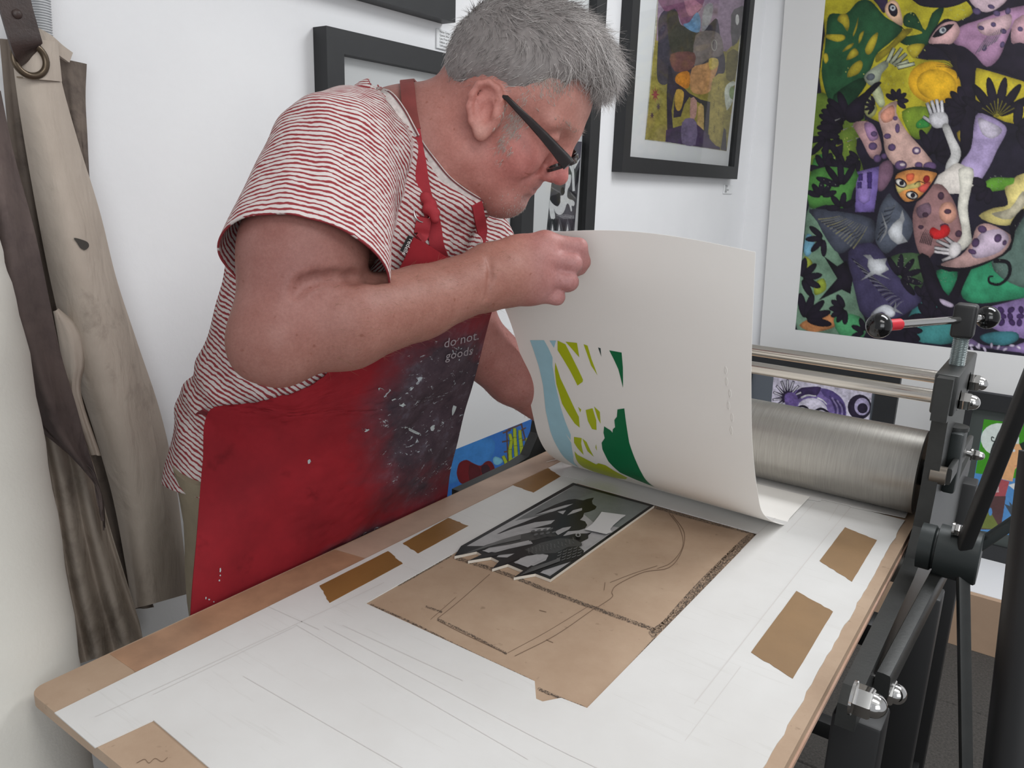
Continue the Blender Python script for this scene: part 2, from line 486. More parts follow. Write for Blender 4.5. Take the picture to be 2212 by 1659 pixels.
# white card mat with torn window
def card_mat():
    m, t, p = new_mat('white_mat_card')
    pos = t.pos()
    c0 = t.ramp(t.noise(5, 5, 0.6, pos), [(0.3, lin((208, 206, 203))), (0.7, lin((219, 218, 216)))])
    mp = t.add('ShaderNodeMapping'); mp.inputs['Scale'].default_value = (3, 60, 3); mp.inputs['Rotation'].default_value = (0, 0, 0.09)
    t.link(pos, mp.inputs['Vector'])
    l1 = t.ramp(t.noise(3.0, 3, 0.5, mp.outputs[0]), [(0.62, (1, 1, 1, 1)), (0.68, (0.955, 0.95, 0.945, 1)), (0.74, (1, 1, 1, 1))])
    t.link(t.mix(1.0, c0, l1, 'MULTIPLY'), p.inputs['Base Color'])
    p.inputs['Roughness'].default_value = 0.55; p.inputs['Specular IOR Level'].default_value = 0.3
    return m
M_CARD = card_mat()
def torn(a, b, n, amp, seed):
    rg = random.Random(seed); a = Vector(a); b = Vector(b); t = (b - a).normalized(); nn = Vector((-t.y, t.x)); out = []
    for k in range(n):
        p = a.lerp(b, k / n); out.append(tuple(p + nn * (rg.uniform(-amp, amp) if k else 0)))
    return out
xy = lambda px, py: (on_bed(px, py).x, on_bed(px, py).y)
mo = [xy(118, 1542), xy(205, 1617)] + [xy(332, 1558)] + [(xy(450, 1659)[0], 0.311), (-0.143, 0.306)]
mo = mo + torn((-0.143, 0.31), (-0.1425, 1.24), 60, 0.0012, 3) + [(-0.1425, 1.255), (-0.30, 1.262), (-0.42, 1.285), (-0.64, 1.28), (-0.655, 1.16), (-0.684, 1.13)]
hole = [(-0.603, 0.576), xy(1155, 1474), xy(1158, 1512), xy(1172, 1518), xy(1212, 1510), xy(1268, 1532), (-0.3045, 1.061), (-0.608, 1.0635)]
put('white_card_mat', prism([mo, hole], lambda a, b: Vector((a, b, ZB + 0.0014)), Vector((0, 0, -0.0012))), M_CARD, smooth=30,
    label='large white card mat with a rectangular window, on the press bed', cat='mat')
# faint pencil registration lines and soot marks on the mat
matobj = bpy.data.objects['white_card_mat']
m_faint = mat('faint_pencil', (206, 202, 199), 0.8)
v = []; f = []
for pts, w in [([(205, 1548), (700, 1320), (830, 1258)], 1.5), ([(330, 1500), (640, 1352)], 1.2), ([(700, 1352), (1150, 1590), (1290, 1659)], 1.4),
               ([(640, 1350), (1140, 1640)], 1.2), ([(525, 1460), (870, 1659)], 1.4), ([(740, 1350), (1000, 1470)], 1.6),
               ([(1838, 1095), (1740, 1215), (1500, 1520)], 2.2), ([(1760, 1085), (1700, 1150)], 1.4), ([(1600, 1440), (1480, 1600)], 1.2), ([(580, 1310), (690, 1360)], 1.4),
               ([(1812, 1090), (1790, 1125)], 1.6), ([(1710, 1090), (1650, 1140), (1600, 1190)], 1.4)]:
    o_ = stroke(pts, w, w, 5); n2 = len(o_) // 2; i0 = len(v)
    for p in o_: v.append(on_bed(p[0], p[1], 0.00165))
    for i in range(n2 - 1): f.append((i0 + i, i0 + i + 1, i0 + 2 * n2 - 2 - i, i0 + 2 * n2 - 1 - i))
o = put('pencil_guide_lines', from_py(v, f), m_faint, matobj); o['kind'] = 'stuff'

m_tape = mat('brown_paper_tape', (138, 100, 56), 0.42, 0, 0.12, 16, 0.1, 300)
m_tape2 = mat('pale_brown_paper_tape', (144, 114, 80), 0.5, 0, 0.1, 16, 0.1, 300)
def tape(px, label, m, seed, rag=(0, 2)):
    P = [Vector((*xy(*p), 0)) for p in px]
    out = []
    for i in range(4):
        a, b = P[i], P[(i + 1) % 4]
        out += torn((a.x, a.y), (b.x, b.y), 9, 0.0012 if i in rag else 0.0002, seed + i)
    put('tape_strip', prism([out], lambda a, b: Vector((a, b, ZB + 0.0018)), Vector((0, 0, -0.0003))), m, label=label, cat='tape', group='brown tape strips on the mat')
tape([(690, 1268), (712, 1305), (870, 1220), (838, 1193)], 'longest brown tape strip on the left margin, nearest the camera', m_tape, 11, (0, 2))
tape([(870, 1176), (903, 1198), (1012, 1138), (968, 1121)], 'middle brown tape strip beside the lino block', m_tape, 21, (0, 2))
tape([(1107, 1049), (1152, 1066), (1211, 1031), (1184, 1013)], 'small far brown tape strip beside the lifted sheet', m_tape, 31, (0, 2))
tape([(1622, 1412), (1712, 1469), (1799, 1324), (1720, 1279)], 'large tan tape piece on the right margin, nearest the camera', m_tape2, 41, (0, 2))
tape([(1770, 1214), (1840, 1259), (1894, 1169), (1825, 1141)], 'smaller tan tape piece on the right margin near the roller', m_tape2, 51, (0, 2))

# thin newsprint sheets running under the roller
m_news = mat('newsprint_white', (214, 212, 210), 0.7, 0, 0.05, 6)
put('packing_sheet', prism([[xy(1640, 1072), xy(1706, 1068), xy(1720, 1078), xy(1772, 1086), xy(1774, 1082), xy(1835, 1096), xy(1836, 1098), xy(1955, 1122), (-0.145, 1.335), (-0.42, 1.335), (-0.42, 1.24)]],
    lambda a, b: Vector((a, b, ZB + 0.0026)), Vector((0, 0, -0.0004))), m_news, label='thin white packing sheet slipped under the steel roller at its right end', cat='paper')
put('packing_sheet', prism([[xy(1180, 1000), xy(1235, 985), xy(1300, 1010), xy(1260, 1040), xy(1215, 1030), (-0.69, 1.15)]],
    lambda a, b: Vector((a, b, ZB + 0.0022)), Vector((0, 0, -0.0004))), m_news, label='crumpled white packing paper at the left foot of the lifted sheet', cat='paper')

# ------------------------------------------------------------------ lino block with two birds
k3 = lambda x, y: (960 + x / 4.608, 1030 + y / 4.608)
LZ = 0.0042
lino_out = [k3(*p) for p in [(1280, 60), (2090, 285), (1055, 1022), (905, 965), (690, 1002), (785, 935), (630, 870), (475, 917), (545, 840), (465, 800), (235, 837), (370, 775), (320, 745), (100, 790), (165, 690)]]
lino = thing('lino_block', on_z(1200, 1150, ZB), 'cut linoleum block with two black swallows inside the mat window', 'printing block')
m_lside = mat('pale_lino_backing', (206, 198, 186), 0.7, 0, 0.08, 30)
put('block_base', prism([lino_out], lambda a, b: on_z(a, b, ZB + LZ), Vector((0, 0, -LZ + 0.0004))), m_lside, lino)
DK = (34, 32, 32); G1 = (166, 164, 165); G2 = (120, 124, 122); D2 = (70, 69, 68)
L = []
L.append((DK, lino_out))
L.append((G1, [k3(*p) for p in [(1292, 86), (2040, 292), (1380, 760), (1050, 990), (955, 955), (1020, 905), (700, 862), (760, 810), (520, 800), (560, 760), (380, 740), (480, 690), (222, 690)]]))
L.append((G2, [k3(*p) for p in [(1292, 86), (2040, 292), (1740, 505), (1500, 470), (1300, 300), (1100, 210)]]))
L.append(((112, 113, 113), [k3(*p) for p in [(1292, 90), (1500, 150), (1300, 240), (1000, 380), (700, 440), (900, 320)]]))
# upper swallow
L.append((DK, [k3(*p) for p in [(900, 378), (1000, 325), (1110, 275), (1230, 230), (1300, 222), (1380, 236), (1420, 222), (1490, 208), (1468, 242), (1475, 272), (1516, 298), (1500, 325), (1440, 350), (1390, 362), (1380, 400), (1350, 430), (1400, 445), (1422, 482), (1400, 515), (1340, 535), (1230, 545), (1180, 590), (1060, 600), (1000, 560), (1060, 505), (800, 520), (520, 572), (640, 512), (800, 450), (960, 385), (1110, 338), (1190, 300)]]))
L.append((G1, [k3(*p) for p in [(905, 382), (1060, 325), (1200, 285), (1282, 270), (1210, 305), (1080, 345)]]))
L.append((G1, [k3(*p) for p in [(1125, 350), (1210, 335), (1180, 375)]]))
L.append((G1, [k3(*p) for p in [(1220, 385), (1280, 335), (1370, 312), (1370, 335), (1300, 360)]]))
L.append((G1, [k3(*p) for p in [(515, 582), (700, 512), (900, 455), (1100, 432), (1060, 470), (900, 510), (700, 548)]]))
L.append((G1, [k3(*p) for p in [(1098, 548), (1180, 510), (1262, 497), (1240, 525), (1130, 582)]]))
# lower swallow with scaled wing
L.append((D2, [k3(*p) for p in [(165, 780), (420, 680), (700, 590), (900, 545), (1060, 530), (1120, 590), (1000, 620), (860, 640), (700, 668), (440, 710), (260, 760)]]))
L.append((DK, [k3(*p) for p in [(860, 640), (1010, 600), (1200, 590), (1290, 570), (1420, 566), (1468, 555), (1432, 585), (1432, 615), (1395, 645), (1360, 652), (1370, 685), (1340, 700), (1390, 740), (1375, 790), (1250, 850), (1000, 930), (700, 1004), (830, 915), (1010, 835), (1035, 785), (980, 770), (820, 790), (640, 860), (480, 918), (600, 820), (700, 765), (560, 780), (240, 838), (420, 780), (640, 720), (880, 668)]]))
L.append((D2, [k3(*p) for p in [(800, 730), (960, 660), (1150, 614), (1290, 622), (1372, 665), (1345, 692), (1230, 700), (1110, 760), (900, 775)]]))
L.append((G1, [k3(*p) for p in [(690, 855), (800, 800), (920, 775), (1030, 780), (1030, 800), (930, 850), (830, 905)]]))
L.append((G1, [k3(*p) for p in [(375, 738), (600, 690), (840, 635), (860, 668), (640, 705), (440, 760)]]))
L.append((G1, [k3(*p) for p in [(1395, 720), (1370, 650), (1430, 620), (1450, 580), (1590, 580), (1560, 620)]]))
L.append((G1, [k3(*p) for p in [(955, 960), (1180, 890), (1050, 985)]]))
for i in range(4):
    for j in range(5):
        x = 1130 + j * 52 - i * 6; y = 748 - j * 14 + i * 30
        L.append(((118, 118, 117), [k3(*p) for p in stroke([(x, y + 14), (x + 30, y + 4), (x + 38, y - 10)], 7, 3)]))
for i in range(6):
    L.append(((96, 95, 94), [k3(*p) for p in stroke([(760 + i * 20, 985 - i * 14), (960 + i * 10, 915 - i * 9), (1150, 845 - i * 5)], 4, 8)]))
for i in range(5):
    L.append(((104, 103, 102), [k3(*p) for p in stroke([(230 + i * 40, 765 - i * 14), (480 + i * 20, 690 - i * 12), (760, 625 - i * 10)], 3, 9)]))
for i in range(46):
    x = 830 + (i * 37) % 480; y = 760 - (x - 830) * 0.24 + ((i * 29) % 60) - 40
    L.append(((108, 107, 106), [k3(*p) for p in stroke([(x, y), (x + 14, y + 14)], 5, 3)]))
for i in range(8):
    L.append(((96, 96, 96), [k3(*p) for p in ell(880 + (i % 4) * 60 + (i // 4) * 30, 560 + (i // 4) * 34 - (i % 4) * 8, 22, 9, -20)]))
L.append(((150, 150, 150), [k3(*p) for p in ell(1330, 600, 26, 20)])); L.append((DK, [k3(*p) for p in ell(1330, 600, 15, 12)]))
put('inked_relief', poly_art(L, lambda a, b: on_z(a, b, ZB + LZ), (0, 0, 1), 0.00003, 0.0002), ink_mat('ink_on_lino', 0.35, 0.14, 60), lino)
put('paper_scrap', prism([[k3(*p) for p in [(1565, 348), (1805, 380), (1760, 410), (1720, 445), (1680, 480), (1650, 520), (1665, 545), (1610, 566), (1400, 520), (1470, 470), (1520, 410)]]],
    lambda a, b: on_z(a, b, ZB + LZ + 0.0042), Vector((0, 0, -0.0006))), mat('torn_white_scrap', (196, 194, 194), 0.7), label='torn white paper scrap lying on the lino block', cat='paper')

# ------------------------------------------------------------------ the lifted print sheet
SL = [(1.250, 0.0035), (1.160, 0.0035), (1.122, 0.004), (1.052, 0.041), (1.014, 0.080), (0.990, 0.131), (0.960, 0.211), (0.920, 0.287), (0.872, 0.351), (0.838, 0.400)]
SR = [(1.250, 0.0035), (1.150, 0.0035), (1.110, 0.004), (1.005, 0.056), (0.962, 0.105), (0.920, 0.178), (0.893, 0.250), (0.876, 0.310), (0.864, 0.365), (0.8545, 0.4155)]
def sheet(u, v, off=0.0):
    a = interp_curve(SL, v); b = interp_curve(SR, v)
    y, z = a * (1 - u) + b * u
    k = max(0.0, v - 0.3) / 0.7
    z += 0.020 * math.sin(math.pi * u) * k * k
    y += 0.010 * math.sin(math.pi * u) * k
    x = -0.655 + (-0.283 + 0.655) * u - 0.0 * k
    return Vector((x, y, ZB + z))
sheet_n = lambda u, v: ((sheet(min(u + .01, 1.01), v) - sheet(u - .01, v)).cross(sheet(u, min(v + .01, 1.0)) - sheet(u, max(v - .01, 0)))).normalized()
m_paper, t_, p_ = new_mat('heavy_cream_print_paper')
p_.inputs['Base Color'].default_value = lin((236, 233, 228)); p_.inputs['Roughness'].default_value = 0.8; p_.inputs['Specular IOR Level'].default_value = 0.15
t_.link(t_.bump(t_.noise(500, 3, 0.6, t_.pos()), 0.1, 0.0006), p_.inputs['Normal'])
sh = put('print_sheet', grid(sheet, 24, 72, 0.0005), m_paper, smooth=60,
         label='large cream paper sheet being lifted, printed in blue, lime and dark green', cat='paper')
NU, NV = 120, 240
GP = np.array([[sheet(i / NU, j / NV) for j in range(NV + 1)] for i in range(NU + 1)])
GC = (GP - CAM) @ R
GPX = np.stack([GC[..., 0] / GC[..., 2] * FPX + 1106, GC[..., 1] / GC[..., 2] * FPX + 829.5], -1)
jmin = int(NV * 0.26)
def px_uv(px, py):
    d = (GPX[:, jmin:, 0] - px) ** 2 + (GPX[:, jmin:, 1] - py) ** 2
    i, j = np.unravel_index(np.argmin(d), d.shape); j += jmin
    i = min(max(i, 1), NU - 1); j = min(max(j, 1), NV - 1)
    J = np.array([(GPX[i + 1, j] - GPX[i - 1, j]) / 2, (GPX[i, j + 1] - GPX[i, j - 1]) / 2]).T
    s = np.linalg.solve(J, np.array([px, py]) - GPX[i, j])
    s = np.clip(s, -1.5, 1.5)
    return (i + s[0]) / NU, (j + s[1]) / NV
k5 = lambda x, y: (960 + x / 2.5526, 480 + y / 2.5526)
BLU = (164, 206, 220); LIM = (178, 190, 26); GRN = (14, 108, 66)
INK = [
    (BLU, [(473, 650), (550, 650), (575, 695), (597, 745), (597, 790), (612, 890), (640, 1010), (668, 1100), (697, 1170), (697, 1200), (668, 1160), (700, 1215), (712, 1290), (745, 1352), (690, 1320), (630, 1250), (585, 1150), (560, 1040), (545, 900), (520, 790)]),
    (BLU, [(580, 652), (617, 652), (605, 692)]),
    (LIM, [(625, 652), (668, 672), (718, 770), (765, 868), (763, 880), (735, 900), (690, 812), (625, 705)]),
    (LIM, [(668, 658), (732, 665), (745, 745)]),
    (LIM, [(768, 672), (790, 680), (812, 755), (845, 843), (810, 790)]),
    (LIM, [(612, 772), (640, 860), (690, 965), (742, 1072), (747, 1132), (720, 1110), (650, 1000), (618, 890), (610, 820)]),
    (LIM, [(738, 1018), (755, 1032), (750, 1048)]),
    (LIM, [(780, 1035), (818, 1025), (838, 1090), (840, 1145), (815, 1140), (792, 1095)]),
    (LIM, [(826, 1015), (858, 1045), (862, 1110), (848, 1085)]),
    (LIM, [(715, 1183), (758, 1190), (755, 1218), (768, 1282), (735, 1245), (716, 1215)]),
    (LIM, [(762, 1192), (785, 1212), (825, 1293), (790, 1262)]),
    (LIM, [(838, 1222), (842, 1260), (834, 1242)]),
    (LIM, [(718, 1262), (735, 1282), (770, 1300), (838, 1335), (850, 1328), (890, 1340), (940, 1372), (1010, 1408), (1000, 1416), (930, 1406), (830, 1376), (770, 1352), (735, 1320)]),
    (GRN, [(910, 706), (978, 718), (985, 800), (986, 912), (960, 810), (935, 755)]),
    ((58, 74, 72), [(848, 690), (862, 694), (866, 740)]),
    (GRN, [(955, 1032), (993, 1026), (1005, 1120), (1020, 1215), (1050, 1300), (1090, 1385), (1157, 1458), (1060, 1420), (970, 1380), (905, 1318), (872, 1250), (868, 1215), (885, 1190), (878, 1160), (882, 1125), (918, 1148), (928, 1160), (930, 1140), (942, 1130), (938, 1090), (952, 1072)]),
]
bm = bmesh.new(); cl = bm.loops.layers.float_color.new('Col')
for col, pts in INK:
    uv = [px_uv(*k5(*p)) for p in pts]
    b2 = bmesh.new(); vv = [b2.verts.new((a, b, 0)) for a, b in uv]; b2.faces.new(vv)
    for j in range(24, 100):
        bmesh.ops.bisect_plane(b2, geom=b2.verts[:] + b2.edges[:] + b2.faces[:], plane_co=(0, j / 100, 0), plane_no=(0, 1, 0))
    for j in range(1, 16):
        bmesh.ops.bisect_plane(b2, geom=b2.verts[:] + b2.edges[:] + b2.faces[:], plane_co=(j / 16, 0, 0), plane_no=(1, 0, 0))
    mp_ = {}
    for q in b2.verts:
        a, b = q.co.x, q.co.y
        n_ = sheet_n(a, b); n_ = n_ if n_.y < 0 or n_.z > 0 else -n_
        p = sheet(a, b); tocam = (Vector(CAM) - p).normalized()
        if n_.dot(tocam) < 0: n_ = -n_
        mp_[q.index] = bm.verts.new(p + n_ * 0.00045)
    for fc in b2.faces:
        nf = bm.faces.new([mp_[q.index] for q in fc.verts])
        for lp in nf.loops: lp[cl] = lin(col)
    b2.free()
me = bpy.data.meshes.new('m'); bm.to_mesh(me); bm.free()
put('printed_shapes', me, ink_mat('relief_ink', 0.45, 0.06, 30), sh, smooth=180)
# embossed seal marks near the right margin
v = []; f = []
for (px, py) in [(1568, 800), (1570, 824), (1577, 850), (1574, 876), (1582, 902), (1580, 930)]:
    u_, v_ = px_uv(px, py); c0 = sheet(u_, v_); n_ = sheet_n(u_, v_)
    if n_.dot(Vector(CAM) - c0) < 0: n_ = -n_
    i0 = len(v)
    for q in ell(0, 0, 0.006, 0.011, 0, 12): v.append(sheet(u_ + q[0], v_ + q[1]) + n_ * 0.0002)
    for q in ell(0, 0, 0.004, 0.007, 0, 12): v.append(sheet(u_ + q[0], v_ + q[1]) + n_ * 0.0005)
    for k in range(12): f.append((i0 + k, i0 + (k + 1) % 12, i0 + 12 + (k + 1) % 12, i0 + 12 + k))
o = put('embossed_seal', from_py(v, f), m_paper, sh, smooth=180); o['kind'] = 'stuff'

# ------------------------------------------------------------------ the etching press
press = thing('etching_press', (-0.45, 1.3, 0.0), 'dark grey steel etching press with a large steel roller and screw handle', 'printing press')
m_grey = mat('grey_hammer_paint', (54, 55, 54), 0.42, 0.25, 0.15, 30, 0.08, 250)
m_dgrey = mat('dark_green_grey_paint', (42, 47, 47), 0.45, 0.2, 0.12, 20, 0.06, 250)
m_black = mat('black_plastic', (14, 14, 15), 0.12, 0, spec=0.6)
m_blackp = mat('black_paint', (26, 26, 27), 0.5)
m_red = mat('red_sleeve', (196, 34, 48), 0.35)
m_chrome = mat('bright_chrome', (220, 218, 216), 0.12, 1.0)
m_rod, t_, p_ = new_mat('polished_steel_rod')
p_.inputs['Base Color'].default_value = lin((206, 200, 192)); p_.inputs['Metallic'].default_value = 1; p_.inputs['Roughness'].default_value = 0.2
mp = t_.add('ShaderNodeMapping'); mp.inputs['Scale'].default_value = (2, 120, 120); t_.link(t_.pos(), mp.inputs[0])
t_.link(t_.bump(t_.noise(6, 2, 0.5, mp.outputs[0]), 0.06, 0.001), p_.inputs['Normal'])
m_roll, t_, p_ = new_mat('brushed_roller_steel')
mp = t_.add('ShaderNodeMapping'); mp.inputs['Scale'].default_value = (90, 3, 3); t_.link(t_.pos(), mp.inputs[0])
nz = t_.noise(8, 4, 0.6, mp.outputs[0])
t_.link(t_.ramp(nz, [(0.2, lin((150, 147, 141))), (0.8, lin((178, 174, 168)))]), p_.inputs['Base Color'])
p_.inputs['Metallic'].default_value = 0.85; p_.inputs['Roughness'].default_value = 0.38
t_.link(t_.bump(nz, 0.05, 0.001), p_.inputs['Normal'])
RY, RZ, RR = 1.295, ZB + 0.069, 0.065
XR0, XR1 = -0.752, -0.134
put('roller', lathe((XR0, RY, RZ), (1, 0, 0), [(0, 0.001), (0, RR - 0.002), (0.002, RR), (XR1 - XR0 - 0.002, RR), (XR1 - XR0, RR - 0.002), (XR1 - XR0, 0.001)], 72), m_roll, press, smooth=40)
put('roller_shaft', lathe((XR0 - 0.06, RY, RZ), (1, 0, 0), [(0, 0.001), (0, 0.02), (XR1 - XR0 + 0.09, 0.02), (XR1 - XR0 + 0.09, 0.001)], 24), m_blackp, press, smooth=40)
put('lower_roller', lathe((XR0, RY, ZB - 0.017 - 0.05), (1, 0, 0), [(0, 0.001), (0, 0.05), (XR1 - XR0, 0.05), (XR1 - XR0, 0.001)], 48), m_roll, press, smooth=40)
rodf = on_y(2010, 855, 1.235); rodb = on_y(2026, 815, 1.335)
for p in (rodf, rodb):
    rd = put('tie_rod', lathe((XR0 - 0.04, p.y, p.z), (1, 0, 0), [(0, 0.001), (0, 0.0098), (-0.10 - XR0 + 0.04, 0.0098), (-0.10 - XR0 + 0.04, 0.001)], 24), m_rod, press, smooth=40)
def acorn(p, ax, s, parent, name='acorn_nut'):
    """hexagonal base with a domed cap"""
    p = Vector(p); ax = Vector(ax).normalized(); a, b = frame_at(ax)
    bm = bmesh.new()
    hexv = [[bm.verts.new(p + ax * h + (a * math.cos(math.radians(60 * k + 12)) + b * math.sin(math.radians(60 * k + 12))) * r) for k in range(6)] for h, r in ((0, s * 0.94), (0.08 * s, s), (0.95 * s, s), (1.08 * s, s * 0.9))]
    for i in range(3):
        for k in range(6): bm.faces.new((hexv[i][k], hexv[i][(k + 1) % 6], hexv[i + 1][(k + 1) % 6], hexv[i + 1][k]))
    bm.faces.new(hexv[0][::-1]); bm.faces.new(hexv[3])
    h = bm_mesh(bm)
    prof = [(1.06 * s, 0.80 * s)] + [(1.15 * s + 0.78 * s * math.sin(t) , 0.78 * s * math.cos(t)) for t in [math.pi / 2 * k / 8 for k in range(8)]] + [(1.93 * s, 0.001)]
    me = join([h, lathe(p, ax, prof, 24), lathe(p - ax * 0.0015, ax, [(-0.001, 0.001), (-0.001, 1.1 * s), (0.0015, 1.1 * s), (0.0015, 0.001)], 24)])
    return put(name, me, m_chrome, parent, smooth=35)
# right side frame: profile in the plane across the roller, 20 mm thick
PX0, PX1 = -0.123, -0.103
prof = [(1.165, ZB + 0.245), (1.165, ZB + 0.185), (1.185, ZB + 0.183), (1.190, ZB + 0.12), (1.190, ZB + 0.07), (1.180, ZB + 0.025), (1.150, ZB - 0.012), (1.10, ZB - 0.018), (0.80, ZB - 0.020), (0.785, ZB - 0.035), (0.785, ZB - 0.062), (1.02, ZB - 0.067), (1.02, ZB - 0.16), (1.60, ZB - 0.16), (1.80, ZB - 0.067), (1.80, ZB - 0.02), (1.56, ZB - 0.018), (1.50, ZB + 0.01), (1.44, ZB + 0.10), (1.42, ZB + 0.183), (1.405, ZB + 0.245)]
frm = put('side_frame', prism([prof], lambda a, b: Vector((PX0, a, b)), Vector((PX1 - PX0, 0, 0))), m_grey, press, smooth=25)
XL = XR0 - 0.012
prof2 = [(max(a, 0.95), b) for a, b in prof]
put('side_frame', prism([prof2], lambda a, b: Vector((XL - 0.02, a, b)), Vector((0.02, 0, 0))), m_grey, press, smooth=25)
put('bridge_block', box(-0.128, -0.098, 1.185, 1.40, ZB + 0.19, ZB + 0.247, 0.003), m_grey, press, smooth=30)
put('bridge_block', box(XL - 0.026, XL + 0.006, 1.185, 1.40, ZB + 0.19, ZB + 0.247, 0.003), m_grey, press, smooth=30)
for p in (rodf, rodb): acorn((-0.098, p.y, p.z), (1, 0, 0), 0.0135, press)
# pressure screw with T handle (right) and its twin on the left
def screw(x, y, full):
    n = 26; pr = [(0, 0.001)]
    for k in range(n):
        pr += [(k * 0.0024, 0.0092), (k * 0.0024 + 0.0012, 0.0108)]
    pr += [(n * 0.0024, 0.0092), (n * 0.0024, 0.001)]
    sc = put('pressure_screw', lathe((x, y, ZB + 0.243), (0, 0, 1), pr, 24), mat('zinc_thread', (176, 184, 184), 0.25, 0.9), press, smooth=30)
    put('screw_shank', lathe((x, y, ZB + 0.10), (0, 0, 1), [(0, 0.001), (0, 0.008), (0.15, 0.008), (0.15, 0.001)], 16), m_chrome, press, smooth=40)
    hb = put('handle_hub', box(x - 0.0145, x + 0.0145, y - 0.016, y + 0.016, ZB + 0.287, ZB + 0.335, 0.005, 3), m_blackp, press, smooth=40)
    d = Vector((-0.085, -0.163, 0)).normalized() if full else Vector((0.6, -0.8, 0))
    c0 = Vector((x, y, ZB + 0.313)); e1 = c0 + d * 0.178; e2 = c0 - d * 0.052
    put('handle_bar', tube([e2, e1], 0.0055, 16), m_chrome, hb, smooth=40)
    put('handle_sleeve', tube([e1 - d * 0.040, e1 - d * 0.012], 0.0078, 16), m_red, hb, smooth=40)
    for e in (e1, e2):
        bm = bmesh.new(); bmesh.ops.create_uvsphere(bm, u_segments=32, v_segments=20, radius=0.0165)
        bm.transform(Matrix.Translation(e)); put('ball_knob', bm_mesh(bm), m_black, hb, smooth=180)
screw(-0.112, 1.27, True); screw(XL - 0.010, 1.29, False)
# bearing block and link lever on the outer face
put('bearing_block', box(-0.104, -0.086, 1.262, 1.32, ZB + 0.055, ZB + 0.148, 0.004), m_dgrey, press, smooth=30)
put('bearing_cap', lathe((-0.100, 1.29, ZB + 0.147), (0, 0, 1), [(0, 0.001), (0, 0.017), (0.006, 0.017), (0.006, 0.001)], 24), m_grey, press, smooth=30)
lk0 = on_y(2048, 1030, 1.20); lk1 = on_y(2095, 955, 1.42)
lev = put('link_lever', tube([lk0, lk1], [(0.004, 0.012), (0.004, 0.012)], 12, sq=0.4), m_grey, press, smooth=30)
put('pivot_collar', lathe(lk0 - Vector((0.022, 0, 0)), (1, 0, 0), [(0, 0.001), (0, 0.013), (0.02, 0.013), (0.02, 0.001)], 20), mat('worn_steel', (138, 130, 120), 0.35, 0.8), lev, smooth=40)
pv = on_y(2092, 980, 1.36)
put('pivot_pin', tube([pv - Vector((0.035, 0, 0)), pv + Vector((0.008, 0, 0))], 0.0045, 14), m_chrome, lev, smooth=40)
acorn(pv + Vector((0.006, 0, 0)), (1, 0, 0), 0.0085, lev)
# drive shaft hub with spokes
HY, HZ = 1.10, ZB + 0.032
hub = put('wheel_hub', lathe((-0.103, HY, HZ), (1, 0, 0), [(0, 0.001), (0, 0.030), (0.016, 0.030), (0.018, 0.027), (0.020, 0.027), (0.021, 0.034), (0.068, 0.034), (0.070, 0.032), (0.070, 0.001)], 40), m_dgrey, press, smooth=35)
acorn(on_y(2062, 1143, 1.085), (1, 0, 0), 0.0078, hub)
def bar(a, b, w, t, m=m_blackp, name='wheel_spoke', nm=0.5):
    return put(name, tube([a, b], [(w, t), (w, t)], 12, sq=nm), m, hub, smooth=40)
bar(on_y(2082, 1182, 1.08), on_y(2246, 770, 0.99), 0.0085, 0.0085, m_blackp)
bar(on_y(2105, 1185, 1.11), on_y(2290, 1060, 1.12), 0.0105, 0.006, m_dgrey)
bar(on_y(2080, 1230, 1.08), on_y(2092, 1990, 1.00), 0.0085, 0.004, m_grey)
# thick spoke handle nearest the viewer
pa, pb = at_d(2266, 980, 0.78), at_d(2150, 1980, 0.80)
bar(pa, pa.lerp(pb, 0.5) - Vector((0, 0, 0.0)), 0.026, 0.026, m_blackp, 'wheel_grip', None)
bar(pa.lerp(pb, 0.5), pb, 0.026, 0.026, m_blackp, 'wheel_grip', None)
# rails, bolts and stand
put('rail_crossbar', box(XL - 0.02, PX1, 0.96, 1.0, ZB - 0.062, ZB - 0.030, 0.003), m_blackp, press, smooth=30)
put('rail_crossbar', box(XL - 0.02, PX1, 1.70, 1.74, ZB - 0.062, ZB - 0.030, 0.003), m_blackp, press, smooth=30)
for (px, py, dd) in ((1846, 1508, 0.0), (1900, 1486, 0.0)):
    q = on_x(px, py, PX1 + 0.004); acorn((PX1 + 0.004, q.y, q.z), (1, 0, 0), 0.0150, press)
put('outer_rail', tube([on_y(1905, 1480, 0.86), on_y(2045, 1210, 1.15)], [(0.008, 0.016)] * 2, 12, sq=0.3), m_grey, press, smooth=30)
put('maker_plate', prism([[(1.02, ZB - 0.08), (1.02, ZB - 0.13), (1.12, ZB - 0.13), (1.12, ZB - 0.08)]], lambda a, b: Vector((PX1, a, b)), Vector((0.001, 0, 0))), mat('aluminium_plate', (176, 170, 174), 0.35, 0.4), press)
for (x, y) in ((-0.105, 0.83), (-0.105, 1.34), (XL - 0.01, 0.97), (XL - 0.01, 1.34), (-0.105, 1.72), (XL - 0.01, 1.72)):
    put('stand_leg', box(x - 0.025, x + 0.025, y - 0.025, y + 0.025, 0.0, ZB - 0.062 if y != 1.34 else ZB - 0.14, 0.004), m_blackp, press, smooth=30)
for y in (0.97, 1.72):
    put('stand_brace', box(XL - 0.01, -0.105, y - 0.018, y + 0.018, 0.16, 0.20, 0.003), m_blackp, press, smooth=30)
for x in (-0.105, XL - 0.01):
    put('stand_brace', box(x - 0.018, x + 0.018, 0.97, 1.70, 0.16, 0.20, 0.003), m_blackp, press, smooth=30)
